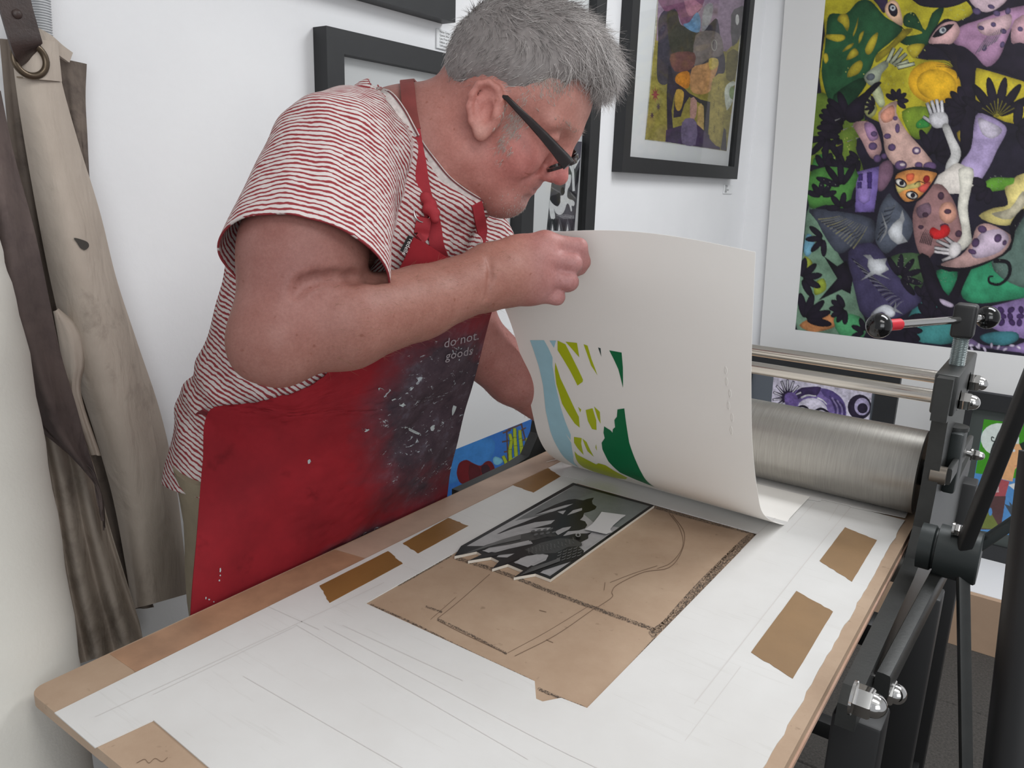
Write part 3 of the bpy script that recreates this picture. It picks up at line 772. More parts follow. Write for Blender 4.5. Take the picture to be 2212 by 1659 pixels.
# ------------------------------------------------------------------ soft-body modelling: distance field + surface nets
class Field:
    def __init__(s, lo, hi, h):
        s.lo = np.array(lo, float); s.h = h
        s.n = np.ceil((np.array(hi) - s.lo) / h).astype(int) + 1
        s.D = np.full(s.n, 0.2, np.float32)
    def _sl(s, lo, hi, pad):
        a = np.clip(np.floor((np.array(lo) - pad - s.lo) / s.h).astype(int), 0, s.n); b = np.clip(np.ceil((np.array(hi) + pad - s.lo) / s.h).astype(int) + 1, 0, s.n)
        return a, b
    def pts(s, a, b):
        ax = [(s.lo[i] + s.h * np.arange(a[i], b[i])).astype(np.float32) for i in range(3)]
        return np.stack(np.meshgrid(*ax, indexing='ij'), -1)
    def add(s, prim, k=0.01, op='add', off=0.0):
        fn, lo, hi = prim
        a, b = s._sl(lo, hi, k + 0.012 + max(off, 0))
        if np.any(b <= a): return
        sl = tuple(slice(a[i], b[i]) for i in range(3))
        d = fn(s.pts(a, b)) - off
        D = s.D[sl]
        if op == 'add':
            hh = np.maximum(k - np.abs(D - d), 0) / k
            s.D[sl] = np.minimum(D, d) - hh * hh * k * 0.25
        else:
            d = -d
            hh = np.maximum(k - np.abs(D - d), 0) / k
            s.D[sl] = np.maximum(D, d) + hh * hh * k * 0.25
    def mesh(s, smooth=2):
        D = s.D; ins = D < 0
        nx, ny, nz = D.shape
        cnt = np.zeros((nx - 1, ny - 1, nz - 1), np.int8)
        for dx in (0, 1):
            for dy in (0, 1):
                for dz in (0, 1): cnt += ins[dx:nx - 1 + dx, dy:ny - 1 + dy, dz:nz - 1 + dz]
        act = (cnt > 0) & (cnt < 8)
        I = np.argwhere(act)
        idx = np.full(act.shape, -1, np.int32); idx[act] = np.arange(len(I))
        acc = np.zeros((len(I), 3)); num = np.zeros(len(I))
        corners = [(i, j, k) for i in (0, 1) for j in (0, 1) for k in (0, 1)]
        val = {c: D[I[:, 0] + c[0], I[:, 1] + c[1], I[:, 2] + c[2]] for c in corners}
        for c in corners:
            for ax in range(3):
                if c[ax] == 0:
                    c2 = list(c); c2[ax] = 1; c2 = tuple(c2)
                    va, vb = val[c], val[c2]; m = (va < 0) != (vb < 0)
                    t = va[m] / (va[m] - vb[m])
                    p = np.tile(np.array(c, float), (m.sum(), 1)); p[:, ax] = t
                    acc[m] += p; num[m] += 1
        V = (I + acc / num[:, None]) * s.h + s.lo
        F = []
        for ax in range(3):
            sl0 = [slice(None)] * 3; sl1 = [slice(None)] * 3
            sl0[ax] = slice(0, -1); sl1[ax] = slice(1, None)
            A = ins[tuple(sl0)]; B = ins[tuple(sl1)]
            E = np.argwhere(A != B)
            o1, o2 = [(1, 2), (2, 0), (0, 1)][ax]
            ok = (E[:, o1] > 0) & (E[:, o2] > 0) & (E[:, o1] < D.shape[o1] - 1) & (E[:, o2] < D.shape[o2] - 1)
            E = E[ok]
            sgn = A[E[:, 0], E[:, 1], E[:, 2]]
            q = []
            for (u, w) in ((1, 1), (0, 1), (0, 0), (1, 0)):
                e = E.copy(); e[:, o1] -= u; e[:, o2] -= w
                q.append(idx[e[:, 0], e[:, 1], e[:, 2]])
            q = np.stack(q, 1)
            q[~sgn] = q[~sgn][:, ::-1]
            F.append(q)
        F = np.concatenate(F)
        F = F[(F >= 0).all(1)]
        for _ in range(smooth):
            S = np.zeros_like(V); n = np.zeros(len(V))
            for a, b in ((0, 1), (1, 2), (2, 3), (3, 0)):
                np.add.at(S, F[:, a], V[F[:, b]]); np.add.at(S, F[:, b], V[F[:, a]])
                np.add.at(n, F[:, a], 1); np.add.at(n, F[:, b], 1)
            V = 0.5 * V + 0.5 * S / np.maximum(n, 1)[:, None]
        return V, F

def rcone(a, b, r1, r2):
    a = np.array(a, np.float32); b = np.array(b, np.float32); ba = b - a; L2 = float(ba @ ba)
    def fn(p):
        pa = p - a
        h = np.clip((pa @ ba) / L2, 0, 1)
        return np.linalg.norm(pa - h[..., None] * ba, axis=-1) - (r1 + (r2 - r1) * h)
    return fn, np.minimum(a - r1, b - r2), np.maximum(a + r1, b + r2)
def ellip(c, M, r):
    c = np.array(c, np.float32); M = np.array(M, np.float32); r = np.array(r, np.float32)
    def fn(p):
        q = (p - c) @ M.T
        k0 = np.linalg.norm(q / r, axis=-1); k1 = np.linalg.norm(q / (r * r), axis=-1) + 1e-9
        return k0 * (k0 - 1) / k1
    ext = np.sqrt(((M * r[:, None]) ** 2).sum(0))
    return fn, c - ext, c + ext
def fcone(a, b, r1, r2, n, s):
    """capsule flattened by s along n"""
    n = np.array(n, np.float32); n = n / np.linalg.norm(n)
    T = np.eye(3, dtype=np.float32) + (1 / s - 1) * np.outer(n, n)
    a = np.array(a, np.float32); b = np.array(b, np.float32)
    a2, b2 = T @ a, T @ b; ba = b2 - a2; L2 = float(ba @ ba)
    def fn(p):
        pa = p @ T.T - a2
        h = np.clip((pa @ ba) / L2, 0, 1)
        return (np.linalg.norm(pa - h[..., None] * ba, axis=-1) - (r1 + (r2 - r1) * h)) * min(1.0, (1 + s) / 2)
    m = max(r1, r2)
    return fn, np.minimum(a, b) - m, np.maximum(a, b) + m
def unit(v): v = np.array(v, float); return v / np.linalg.norm(v)
def frame(A, f):
    A = unit(A); f = np.array(f, float); f = unit(f - A * (A @ f)); l = np.cross(A, f)
    if l[2] > 0: l = -l
    return np.array([f, l, A])
def np_mesh(V, F):
    me = bpy.data.meshes.new('m')
    me.vertices.add(len(V)); me.vertices.foreach_set('co', np.asarray(V, np.float32).ravel())
    me.loops.add(F.size); me.loops.foreach_set('vertex_index', F.astype(np.int32).ravel())
    me.polygons.add(len(F)); me.polygons.foreach_set('loop_start', np.arange(0, F.size, F.shape[1], dtype=np.int32))
    me.update(calc_edges=True); me.validate(); return me

# ------------------------------------------------------------------ the printmaker: skeleton in lens axes
AX = unit([0.204, -0.463, -0.126])                       # trunk axis, pelvis to neck
fac = lambda deg: np.array([math.cos(math.radians(deg)), 0.17, -math.sin(math.radians(deg))])
TORSO = [  # centre, frame, radii (forward, sideways, along trunk)
    (C(606, 1040, 1.125), frame(AX, fac(34)), (0.135, 0.165, 0.17)),
    (C(655, 880, 1.10), frame(AX, fac(32)), (0.135, 0.155, 0.16)),
    (C(725, 720, 1.065), frame(AX, fac(30)), (0.145, 0.165, 0.17)),
    (C(792, 505, 1.03), frame(AX, fac(25)), (0.128, 0.176, 0.165)),
]
SHO = C(722, 348, 0.872); ELB = C(604, 716, 0.78); WRI = C(1060, 597, 0.93)
LSHO = C(962, 392, 1.14); LELB = C(1008, 722, 1.16); LWRI = C(1228, 912, 1.345)
def torso_prims(): return [ellip(c, M, r) for c, M, r in TORSO]
# head frame
th = math.radians(30); yw = math.radians(8)
F0 = np.array([math.cos(th), math.sin(th), 0]); U0 = np.array([math.sin(th), -math.cos(th), 0]); L0 = np.array([0, 0, -1.0])
HF = F0 * math.cos(yw) + L0 * math.sin(yw); HL = L0 * math.cos(yw) - F0 * math.sin(yw); HU = U0
ro = math.radians(17); HU, HL = HU * math.cos(ro) + HL * math.sin(ro), HL * math.cos(ro) - HU * math.sin(ro)
HO = C(1065, 265, 0.98)
HM = np.array([HF, HU, HL])
def hp(f, u, l): return HO + (HF * f + HU * u + HL * l) * 0.001
def hl(px, py, l):
    """head-local millimetres of the point seen at a pixel with side offset l (mm)"""
    r = np.array([(px - 1106.0) / FPX, (py - 829.5) / FPX, 1.0])
    d = (l * 0.001 + HO @ HL) / (r @ HL)
    return HM @ (r * d - HO) * 1000
def hell(c, r): return ellip(hp(*c), HM, np.array(r) * 0.001)
def hcone(a, b, r1, r2): return rcone(hp(*a), hp(*b), r1 * 0.001, r2 * 0.001)

# ------------------------------------------------------------------ body (one continuous mesh)
B = Field((-0.40, -0.52, 0.70), (0.20, 0.20, 1.48), 0.0023)
for p in torso_prims(): B.add(p, 0.045, off=-0.014)
B.add(rcone(C(865, 316, 1.0), C(770, 335, 0.93), 0.052, 0.056), 0.04)
B.add(rcone(C(865, 300, 1.0), C(940, 370, 1.09), 0.055, 0.058), 0.04)
# cranium and face
B.add(hell((8, 50, 0), (92, 80, 74)), 0.02)
B.add(hell((50, 58, 0), (50, 50, 60)), 0.02)
B.add(hell((40, -15, 0), (50, 62, 57)), 0.02)
for s in (-1, 1):
    B.add(hell((58, -16, s * 36), (27, 26, 22)), 0.018)
    B.add(hcone((4, -46, s * 46), (56, -72, s * 15), 22, 17), 0.025)
    B.add(hcone((95, 34, s * 9), (80, 31, s * 46), 8, 8), 0.016)
B.add(hell((60, -70, 0), (19, 19, 23)), 0.018)
B.add(hell((58, -45, 0), (25, 24, 28)), 0.015)
# double chin / under the jaw
B.add(rcone(hp(38, -72, 0), C(975, 362, 0.985), 0.027, 0.050), 0.03)
for s in (-1, 1): B.add(hell((101, 19, s * 33), (13, 10, 17)), 0.012, 'sub')
for s in (-1, 1): B.add(hell((81, 17, s * 32), (12.5, 12.5, 13)), 0.004)
for s in (-1, 1): B.add(hcone((93, 12, s * 24), (90, 10, s * 42), 2.0, 2.0), 0.003, 'sub')
B.add(hcone((98, 26, 0), (104, -16, 0), 7, 10), 0.010)
B.add(hell((107, -21, 0), (10.5, 9.5, 11)), 0.008)
for s in (-1, 1):
    B.add(hell((93, -25, s * 12), (11, 8.5, 7.5)), 0.005)
    B.add(hell((97, -34, s * 6.5), (7, 5, 3.4)), 0.003, 'sub')
    B.add(hcone((83, -16, s * 16), (82, -30, s * 18), 1.4, 1.2), 0.004, 'sub')
    B.add(hcone((92, -8, s * 19), (76, -40, s * 30), 1.6, 1.2), 0.012, 'sub')     # nasolabial fold
B.add(hell((81, -40, 0), (6, 5.5, 20)), 0.007)
B.add(hell((79, -54, 0), (6.5, 5.5, 18)), 0.007)
for s in (-1, 1): B.add(hcone((89, -47.5, 0), (70, -50.5, s * 27), 1.3, 1.2), 0.005, 'sub')
B.add(hcone((84, -62, -12), (84, -62, 12), 3, 3), 0.01, 'sub')
# ears (right one towards the viewer, left one mirrored)
ec = hl(1054, 240, 76)
et = hl(1062, 186, 78) - hl(1044, 294, 76); eu = unit([et[0], et[1], 0]); ef = np.array([eu[1], -eu[0], 0])
def earp(a, b, l, s): q = ec + eu * a + ef * b; return (q[0], q[1], s * (70 + l))
for s in (1, -1):
    ME = np.array([HF * eu[0] + HU * eu[1], HF * ef[0] + HU * ef[1], HL])
    B.add(ellip(hp(*earp(2, 0, 4, s)), ME, (0.029, 0.0185, 0.009)), 0.006)
    rim = [(-16, 14, 4), (-2, 12, 4), (14, 14, 7), (25, 8, 10), (30, -3, 12), (26, -14, 13), (14, -20, 13), (0, -21, 12), (-14, -16, 10), (-24, -8, 7)]
    for q0, q1 in zip(rim[2:-1], rim[3:]): B.add(rcone(hp(*earp(*q0, s)), hp(*earp(*q1, s)), 0.0042, 0.0042), 0.004)
    B.add(ellip(hp(*earp(-25, -3, 5, s)), ME, (0.010, 0.009, 0.006)), 0.006)
    B.add(ellip(hp(*earp(-1, -1, 15, s)), ME, (0.015, 0.0105, 0.011)), 0.004, 'sub')
    B.add(ellip(hp(*earp(16, -3, 17, s)), ME, (0.010, 0.010, 0.0075)), 0.004, 'sub')
    B.add(ellip(hp(*earp(-3, 11, 8, s)), ME, (0.006, 0.005, 0.005)), 0.004)
# neck
B.add(rcone(hp(-20, -25, 0), C(905, 316, 1.0), 0.057, 0.060), 0.03)
B.add(rcone(hp(-52, -4, 0), C(885, 290, 1.0), 0.036, 0.046), 0.03)
# right arm
B.add(rcone(SHO, C(655, 545, 0.80), 0.060, 0.061), 0.03)
B.add(rcone(C(655, 545, 0.80), ELB, 0.061, 0.046), 0.02)
FA1 = C(745, 697, 0.805)
B.add(rcone(ELB, FA1, 0.0470, 0.0470), 0.010)
B.add(rcone(C(560, 765, 0.775), C(600, 770, 0.775), 0.022, 0.024), 0.03)
B.add(rcone(FA1, C(905, 654, 0.87), 0.0470, 0.0395), 0.012)
nrm_hand = unit([-0.25, -0.15, -1])
B.add(fcone(C(905, 654, 0.87), WRI, 0.0395, 0.0355, nrm_hand, 0.85), 0.012)
def _bd(px, py):
    r = np.array([(px - 1106.0) / FPX, (py - 829.5) / FPX, 1.0]); d = np.arange(0.66, 1.2, 0.001)
    I = np.round((r[None] * d[:, None] - B.lo) / B.h).astype(int); ok = ((I >= 0) & (I < B.n)).all(1); I = np.clip(I, 0, B.n - 1)
    val = np.where(ok, B.D[I[:, 0], I[:, 1], I[:, 2]], 1); return d[np.argmax(val < 0)]
CR = [(640, 634), (655, 614), (682, 603), (720, 598), (760, 599), (800, 601), (835, 602)]     # crease of the bent elbow
CR3 = [C(px, py, _bd(px, py) + 0.0005) for px, py in CR]
for i_, (q0, q1) in enumerate(zip(CR3[:-1], CR3[1:])): B.add(rcone(q0, q1, 0.0026, 0.0034), 0.011, 'sub')
for q0, q1 in (((1052, 640), (1058, 600)), ((1060, 600), (1056, 560))): B.add(rcone(C(*q0, _bd(*q0)), C(*q1, _bd(*q1)), 0.0012, 0.0012), 0.008, 'sub')
# right hand: back of the hand to the viewer, fingers curled round the sheet's edge
PALM = [C(1066, 598, 0.932), C(1110, 585, 0.942)]
B.add(fcone(WRI, C(1120, 582, 0.945), 0.036, 0.040, nrm_hand, 0.62), 0.02)
B.add(fcone(C(1120, 560, 0.945), C(1168, 545, 0.950), 0.026, 0.022, nrm_hand, 0.75), 0.015)
B.add(fcone(C(1112, 605, 0.945), C(1158, 612, 0.952), 0.028, 0.024, nrm_hand, 0.75), 0.015)
FING = {
    'index': [(1178, 524, 0.945, .0125), (1250, 533, 0.956, .0108), (1259, 566, 0.968, .0095), (1254, 580, 0.972, .0082)],
    'middle': [(1170, 556, 0.940, .0128), (1238, 569, 0.948, .0112), (1238, 582, 0.972, .0100), (1226, 580, 0.985, .0086)],
    'ring': [(1160, 594, 0.942, .0124), (1230, 609, 0.950, .0112), (1226, 614, 0.976, .0098), (1210, 604, 0.984, .0084)],
    'little': [(1146, 632, 0.950, .0110), (1203, 642, 0.955, .0098), (1200, 640, 0.976, .0086), (1184, 632, 0.982, .0074)],
}
HANDF = Field((-0.02, -0.22, 0.86), (0.14, -0.06, 1.05), 0.0023)
for nm_, ch in FING.items():
    ch2 = [C(*q[:3]) for q in ch]
    B.add(rcone(ch2[0] + np.array([0, 0, 0.004]), ch2[1], ch[0][3], ch[1][3]), 0.005)
    B.add(rcone(ch2[1], ch2[2], ch[1][3], ch[2][3]), 0.003)
    B.add(rcone(ch2[2], ch2[3], ch[2][3], ch[3][3]), 0.003)
    B.add(ellip(ch2[0] + np.array([0.0, 0, -0.001]), np.eye(3), (0.0135, 0.0125, 0.0125)), 0.012)
for q in [[(1095, 600, 0.965, .016), (1150, 585, 0.985, .014)], [(1150, 585, 0.985, .014), (1205, 570, 0.992, .0115)], [(1205, 570, 0.992, .0115), (1248, 566, 0.992, .0095)]]:
    B.add(rcone(C(*q[0][:3]), C(*q[1][:3]), q[0][3], q[1][3]), 0.006)
# left arm, reaching down behind the sheet, hand flat on the bed
B.add(rcone(LSHO, LELB, 0.056, 0.046), 0.02)
B.add(rcone(LELB, C(1110, 812, 1.235), 0.049, 0.044), 0.015)
B.add(rcone(C(1110, 812, 1.235), LWRI, 0.044, 0.030), 0.015)
LP = C(1272, 950, 1.40)
B.add(fcone(LWRI, LP, 0.030, 0.036, (0, -0.95, -0.25), 0.5), 0.015)
for a, ln in ((-0.045, 0.060), (-0.015, 0.068), (0.015, 0.064), (0.04, 0.052)):
    q0 = LP + np.array([0.018, 0.004 + a * 0.1, -a * 0.7]); q1 = q0 + np.array([ln * 0.85, 0.012, 0.03])
    B.add(rcone(q0, q1, 0.0095, 0.008), 0.006)
B.add(rcone(LWRI + np.array([0.02, 0.01, -0.02]), LP + np.array([0.035, 0.006, -0.055]), 0.013, 0.009), 0.008)
BV, BF = B.mesh(2)
body_me = np_mesh(c2w(BV), BF)
def near(V, c, r): return np.exp(-((V - c) ** 2).sum(1) / (r * r))
colr = np.tile(np.array([0.47, 0.245, 0.185]), (len(BV), 1))      # neck and upper arms
def tint(c, r, col, w=1.0):
    global colr
    k = (near(BV, c, r) * w)[:, None]; colr = colr * (1 - k) + np.array(col) * k
for t in np.linspace(0, 1, 9): tint(ELB * (1 - t) + WRI * t, 0.09, (0.455, 0.245, 0.165), 0.5)
for t in np.linspace(0, 1, 5): tint(LELB * (1 - t) + LWRI * t, 0.09, (0.47, 0.23, 0.18), 0.5)
tint(hp(30, -40, 40), 0.07, (0.50, 0.24, 0.19), 0.8)
tint(hp(70, -20, 45), 0.035, (0.56, 0.225, 0.195), 0.6)
tint(hp(85, 75, 0), 0.055, (0.60, 0.36, 0.28), 0.8)
tint(hp(106, -20, 0), 0.022, (0.62, 0.22, 0.20), 0.8)
tint(hp(78, -46, 0), 0.018, (0.52, 0.24, 0.21), 0.7)
tint(hp(70, -75, 5), 0.028, (0.58, 0.37, 0.31), 0.7)
tint(hp(*earp(8, -8, 8, 1)), 0.025, (0.60, 0.30, 0.24), 0.8)
tint(hp(*earp(-25, -3, 8, 1)), 0.010, (0.66, 0.42, 0.33), 0.8)
for ch in FING.values():
    tint(C(*ch[0][:3]), 0.020, (0.60, 0.33, 0.285), 0.7); tint(C(*ch[1][:3]), 0.026, (0.62, 0.35, 0.30), 0.8)
tint(C(640, 600, 0.75), 0.06, (0.54, 0.28, 0.22), 0.6)
for s_ in (1, -1):
    for t_2 in (2, 10, 18, 25): tint(hp(86 - t_2 * 0.5, -48.5, s_ * t_2), 0.0030, (0.20, 0.08, 0.07), 0.55)
    for t_2 in (24, 30, 36, 42): tint(hp(92, 11.5, s_ * t_2), 0.0035, (0.10, 0.05, 0.04), 0.8)
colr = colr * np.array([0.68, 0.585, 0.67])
hk = np.exp(-(np.linalg.norm(BV - hp(40, 0, 20), axis=1) / 0.135) ** 4)[:, None]; colr = colr * (1 + hk * np.array([0.42, 0.44, 0.36]))  # light on the face put into the colour: head lifted brighter
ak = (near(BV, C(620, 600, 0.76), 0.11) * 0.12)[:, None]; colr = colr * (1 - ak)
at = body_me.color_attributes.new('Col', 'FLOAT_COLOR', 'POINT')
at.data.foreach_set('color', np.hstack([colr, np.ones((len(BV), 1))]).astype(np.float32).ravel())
def skin_mat():
    m, t, p = new_mat('skin')
    pos = t.pos()
    a = t.attr('Col').outputs['Color']
    n1 = t.ramp(t.noise(45, 5, 0.65, pos), [(0.3, (0.90, 0.82, 0.80, 1)), (0.7, (1.06, 1.08, 1.08, 1))])
    n2 = t.ramp(t.noise(330, 3, 0.7, pos), [(0.35, (0.90, 0.88, 0.87, 1)), (0.65, (1.05, 1.05, 1.05, 1))])
    fr = t.ramp(t.noise(150, 1, 0.3, pos), [(0.72, (1, 1, 1, 1)), (0.80, (0.80, 0.70, 0.64, 1))])
    c_ = t.mix(1.0, t.mix(1.0, t.mix(1.0, a, n1, 'MULTIPLY'), n2, 'MULTIPLY'), fr, 'MULTIPLY')
    t.link(c_, p.inputs['Base Color'])
    p.inputs['Roughness'].default_value = 0.5; p.inputs['Specular IOR Level'].default_value = 0.35
    p.inputs['Subsurface Weight'].default_value = 0.12; p.inputs['Subsurface Radius'].default_value = (0.6, 0.25, 0.15)
    p.inputs['Subsurface Scale'].default_value = 0.008
    t.link(t.bump(t.noise(420, 4, 0.65, pos), 0.22, 0.0015), p.inputs['Normal'])
    return m
M_SKIN = skin_mat()
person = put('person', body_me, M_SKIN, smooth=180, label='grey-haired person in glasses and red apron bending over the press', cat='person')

# ------------------------------------------------------------------ t-shirt
T = Field((-0.50, -0.48, 0.68), (0.10, 0.22, 1.42), 0.0034)
for p in torso_prims(): T.add(p, 0.045)
T.add(rcone(C(850, 314, 1.0), C(765, 322, 0.925), 0.062, 0.070), 0.04)
T.add(rcone(C(865, 300, 1.0), C(945, 375, 1.09), 0.066, 0.070), 0.04)
T.add(rcone(C(905, 330, 1.0), C(985, 420, 1.0), 0.070, 0.050), 0.03)
# blouse over the apron tie and flared tail
for a, b, r1, r2 in [(C(424, 874, 1.06), C(510, 864, 0.985), .024, .024), (C(510, 864, 0.985), C(640, 836, 0.93), .024, .018),
                     (C(440, 846, 1.06), C(560, 800, 0.97), .018, .014), (C(560, 800, 0.97), C(690, 790, 0.93), .014, .012),
                     (C(470, 800, 1.05), C(600, 740, 0.975), .016, .012),
                     (C(445, 945, 1.06), C(430, 1075, 1.07), .030, .040), (C(462, 960, 1.02), C(455, 1090, 1.02), .03, .04), (C(480, 960, 0.99), C(480, 1100, 0.98), .02, .034)]:
    T.add(rcone(a, b, r1, r2), 0.022)
TBODY = T.D.copy()
S0, S1 = SHO, C(650, 612, 0.795)
SLV = rcone(S0, S1, 0.072, 0.089)
T.add(SLV, 0.028)
LS0, LS1 = LSHO, C(1034, 620, 1.125)
T.add(rcone(LS0, LS1, 0.070, 0.070), 0.028)
TV, TF = T.mesh(2)
slv_d = SLV[0](TV.astype(np.float32)); tor_d = np.min([p[0](TV.astype(np.float32)) for p in torso_prims()], 0)
# wrinkles
sa = unit(S1 - S0)
q = TV @ np.array([0.3, 0.8, 0.5]); q2 = TV @ np.array([0.9, -0.35, 0.3])
wr = 0.0022 * np.sin(q * 95 + 2.2 * np.sin(q2 * 31)) * (0.5 + 0.5 * np.sin(q2 * 23 + 1)) + 0.0012 * np.sin(q2 * 140 + 3 * np.sin(q * 40))
me = np_mesh(TV, TF)
nn = np.empty(len(TV) * 3, np.float32); me.vertex_normals.foreach_get('vector', nn); nn = nn.reshape(-1, 3)
is_sl = (slv_d < tor_d + 0.004)
fold = np.where(is_sl, 0.6, 1.3)
TV2 = TV + nn * (wr * fold)[:, None]
seam = np.exp(-((slv_d - tor_d - 0.004) / 0.006) ** 2) * 0.0022
TV2 -= nn * seam[:, None]
# stripe coordinate: along the trunk, or along the sleeve
su = TV @ (-AX) + 0.03 * np.sin((TV @ frame(AX, fac(28))[1]) * 9) + 0.12 * (TV @ frame(AX, fac(28))[0])
low = 1 / (1 + np.exp(-(TV @ (-AX) - 0.02) * 40))
su = su + low * 0.25 * (TV[:, 0] * -0.6)
ss = TV @ sa + 0.0 * su
st = np.where(is_sl, ss, su)
lsa = unit(LS1 - LS0); ldd = rcone(LS0, LS1, 0.070, 0.070)[0](TV.astype(np.float32))
st = np.where((ldd < tor_d) & ~is_sl, TV @ unit(lsa + np.array([-0.5, 0, 0])), st)
bpy.data.meshes.remove(me)
me = np_mesh(c2w(TV2), TF)
fa = me.attributes.new('stripe', 'FLOAT', 'POINT'); fa.data.foreach_set('value', st.astype(np.float32))
bm = bmesh.new(); bm.from_mesh(me); bpy.data.meshes.remove(me)
def cut(co, no, centre=None, rad=None):
    """trim the cloth on the +no side of a plane (near a centre)"""
    co = Vector(c2w(co)); no = Vector(R @ np.asarray(no))
    if centre is None: fs = bm.faces[:]
    else:
        cc = Vector(c2w(centre)); fs = [f_ for f_ in bm.faces if (f_.calc_center_median() - cc).length < rad]
    vs_ = {v_ for f_ in fs for v_ in f_.verts}; es = {e_ for f_ in fs for e_ in f_.edges}
    r_ = bmesh.ops.bisect_plane(bm, geom=list(vs_) + list(es) + fs, plane_co=co, plane_no=no, clear_outer=True)
    return [e_ for e_ in r_['geom_cut'] if isinstance(e_, bmesh.types.BMEdge)]
cut(C(658, 571, 0.797), sa, C(650, 650, 0.79), 0.115)
ls_cut = cut(C(1028, 590, 1.125), lsa, C(1036, 650, 1.12), 0.10)
P1, P2, P3 = C(826, 196, 1.0), C(930, 336, 0.925), C(1036, 436, 0.985)
nk = np.cross(P2 - P1, P3 - P1); nk = unit(nk)
if nk @ (HO - P2) < 0: nk = -nk
CPX = [(796, 176), (812, 192), (838, 206), (866, 240), (888, 280), (908, 316), (935, 352), (965, 388), (1000, 416), (1040, 440)]
nc = Vector(c2w(C(940, 290, 0.99))); dead = []
for f_ in bm.faces:
    m_ = f_.calc_center_median()
    if (m_ - nc).length > 0.16: continue
    q_ = (np.array(m_) - CAM) @ R; px_, py_ = q_[0] / q_[2] * FPX + 1106, q_[1] / q_[2] * FPX + 829.5
    if q_[2] < 1.0 and px_ < 1040: kill = px_ > 796 and py_ < np.interp(px_, [c_[0] for c_ in CPX], [c_[1] for c_ in CPX])
    else: kill = (q_ - P2) @ nk > 0
    if kill: dead.append(f_)
bmesh.ops.delete(bm, geom=dead, context='FACES')
ha, hb_, hc_ = C(360, 1036, 1.09), C(438, 1070, 0.99), C(640, 1062, 1.22)
hn = np.cross(hb_ - ha, hc_ - ha); hn = unit(hn) * (1 if hn[1] > 0 else -1)
bmesh.ops.bisect_plane(bm, geom=bm.verts[:] + bm.edges[:] + bm.faces[:], plane_co=Vector(c2w(ha)), plane_no=Vector(R @ hn), clear_outer=True)
me = bm_mesh(bm)
def shirt_mat():
    m, t, p = new_mat('striped_jersey')
    pos = t.pos()
    a = t.attr('stripe').outputs['Fac']
    w = t.math('MULTIPLY', t.math('SUBTRACT', t.noise(26, 3, 0.6, pos), 0.5), 0.010)
    u = t.math('MULTIPLY', t.math('ADD', a, w), 1 / 0.0062)
    fr = t.math('FRACT', u)
    tri = t.math('ABSOLUTE', t.math('SUBTRACT', fr, 0.5))
    mp = t.add('ShaderNodeMapping'); mp.inputs['Scale'].default_value = (30, 30, 140); t.link(pos, mp.inputs[0])
    thr = t.math('ADD', t.math('MULTIPLY', t.math('SUBTRACT', t.noise(1.4, 4, 0.65, mp.outputs[0]), 0.5), 0.62), 0.245)
    d = t.math('MULTIPLY', t.math('SUBTRACT', thr, tri), 14.0)
    n = t.add('ShaderNodeClamp'); t.link(d, n.inputs[0])
    t.link(t.mix(n.outputs[0], lin((208, 199, 196)), lin((142, 60, 64))), p.inputs['Base Color'])
    p.inputs['Roughness'].default_value = 0.9; p.inputs['Specular IOR Level'].default_value = 0.1
    t.link(t.bump(t.noise(900, 2, 0.5, pos), 0.2, 0.0008), p.inputs['Normal'])
    return m
M_SHIRT = shirt_mat()
shirt = put('t_shirt', me, M_SHIRT, person, smooth=180)
md = shirt.modifiers.new('thickness', 'SOLIDIFY'); md.thickness = 0.0022; md.offset = -1
# ------------------------------------------------------------------ apron and other clothes (depth taken from the shirt's surface)
def surf_d(px, py, default=None):
    r = np.array([(px - 1106.0) / FPX, (py - 829.5) / FPX, 1.0])
    d = np.arange(0.75, 1.38, 0.002)
    P = (r[None] * d[:, None] - T.lo) / T.h
    I = np.round(P).astype(int); ok = ((I >= 0) & (I < T.n)).all(1)
    I = np.clip(I, 0, T.n - 1)
    val = np.where(ok, TBODY[I[:, 0], I[:, 1], I[:, 2]], 1)
    k = np.argmax(val < 0)
    return d[k] if val[k] < 0 else default
def tb(pw):
    q_ = (np.asarray(pw) - CAM) @ R; i = np.round((q_ - T.lo) / T.h).astype(int)
    if (i < 2).any() or (i >= T.n - 2).any(): return 1.0, None
    g = np.array([TBODY[i[0] + 1, i[1], i[2]] - TBODY[i[0] - 1, i[1], i[2]], TBODY[i[0], i[1] + 1, i[2]] - TBODY[i[0], i[1] - 1, i[2]], TBODY[i[0], i[1], i[2] + 1] - TBODY[i[0], i[1], i[2] - 1]])
    n_ = np.linalg.norm(g)
    if n_ < 1e-6: return 1.0, None
    return float(TBODY[tuple(i)]), g / n_
def body_d(px, py, default=1.0):
    r = np.array([(px - 1106.0) / FPX, (py - 829.5) / FPX, 1.0]); d = np.arange(0.75, 1.3, 0.001)
    I = np.round((r[None] * d[:, None] - B.lo) / B.h).astype(int); ok = ((I >= 0) & (I < B.n)).all(1); I = np.clip(I, 0, B.n - 1)
    val = np.where(ok, B.D[I[:, 0], I[:, 1], I[:, 2]], 1); k = np.argmax(val < 0)
    return d[k] if val[k] < 0 else default
def on_person(px, py, off=0.003):
    a, b = surf_d(px, py, 1.3), body_d(px, py, 1.3); d = min(a, b)
    return (px, py, (d if d < 1.29 else 1.0) - off)
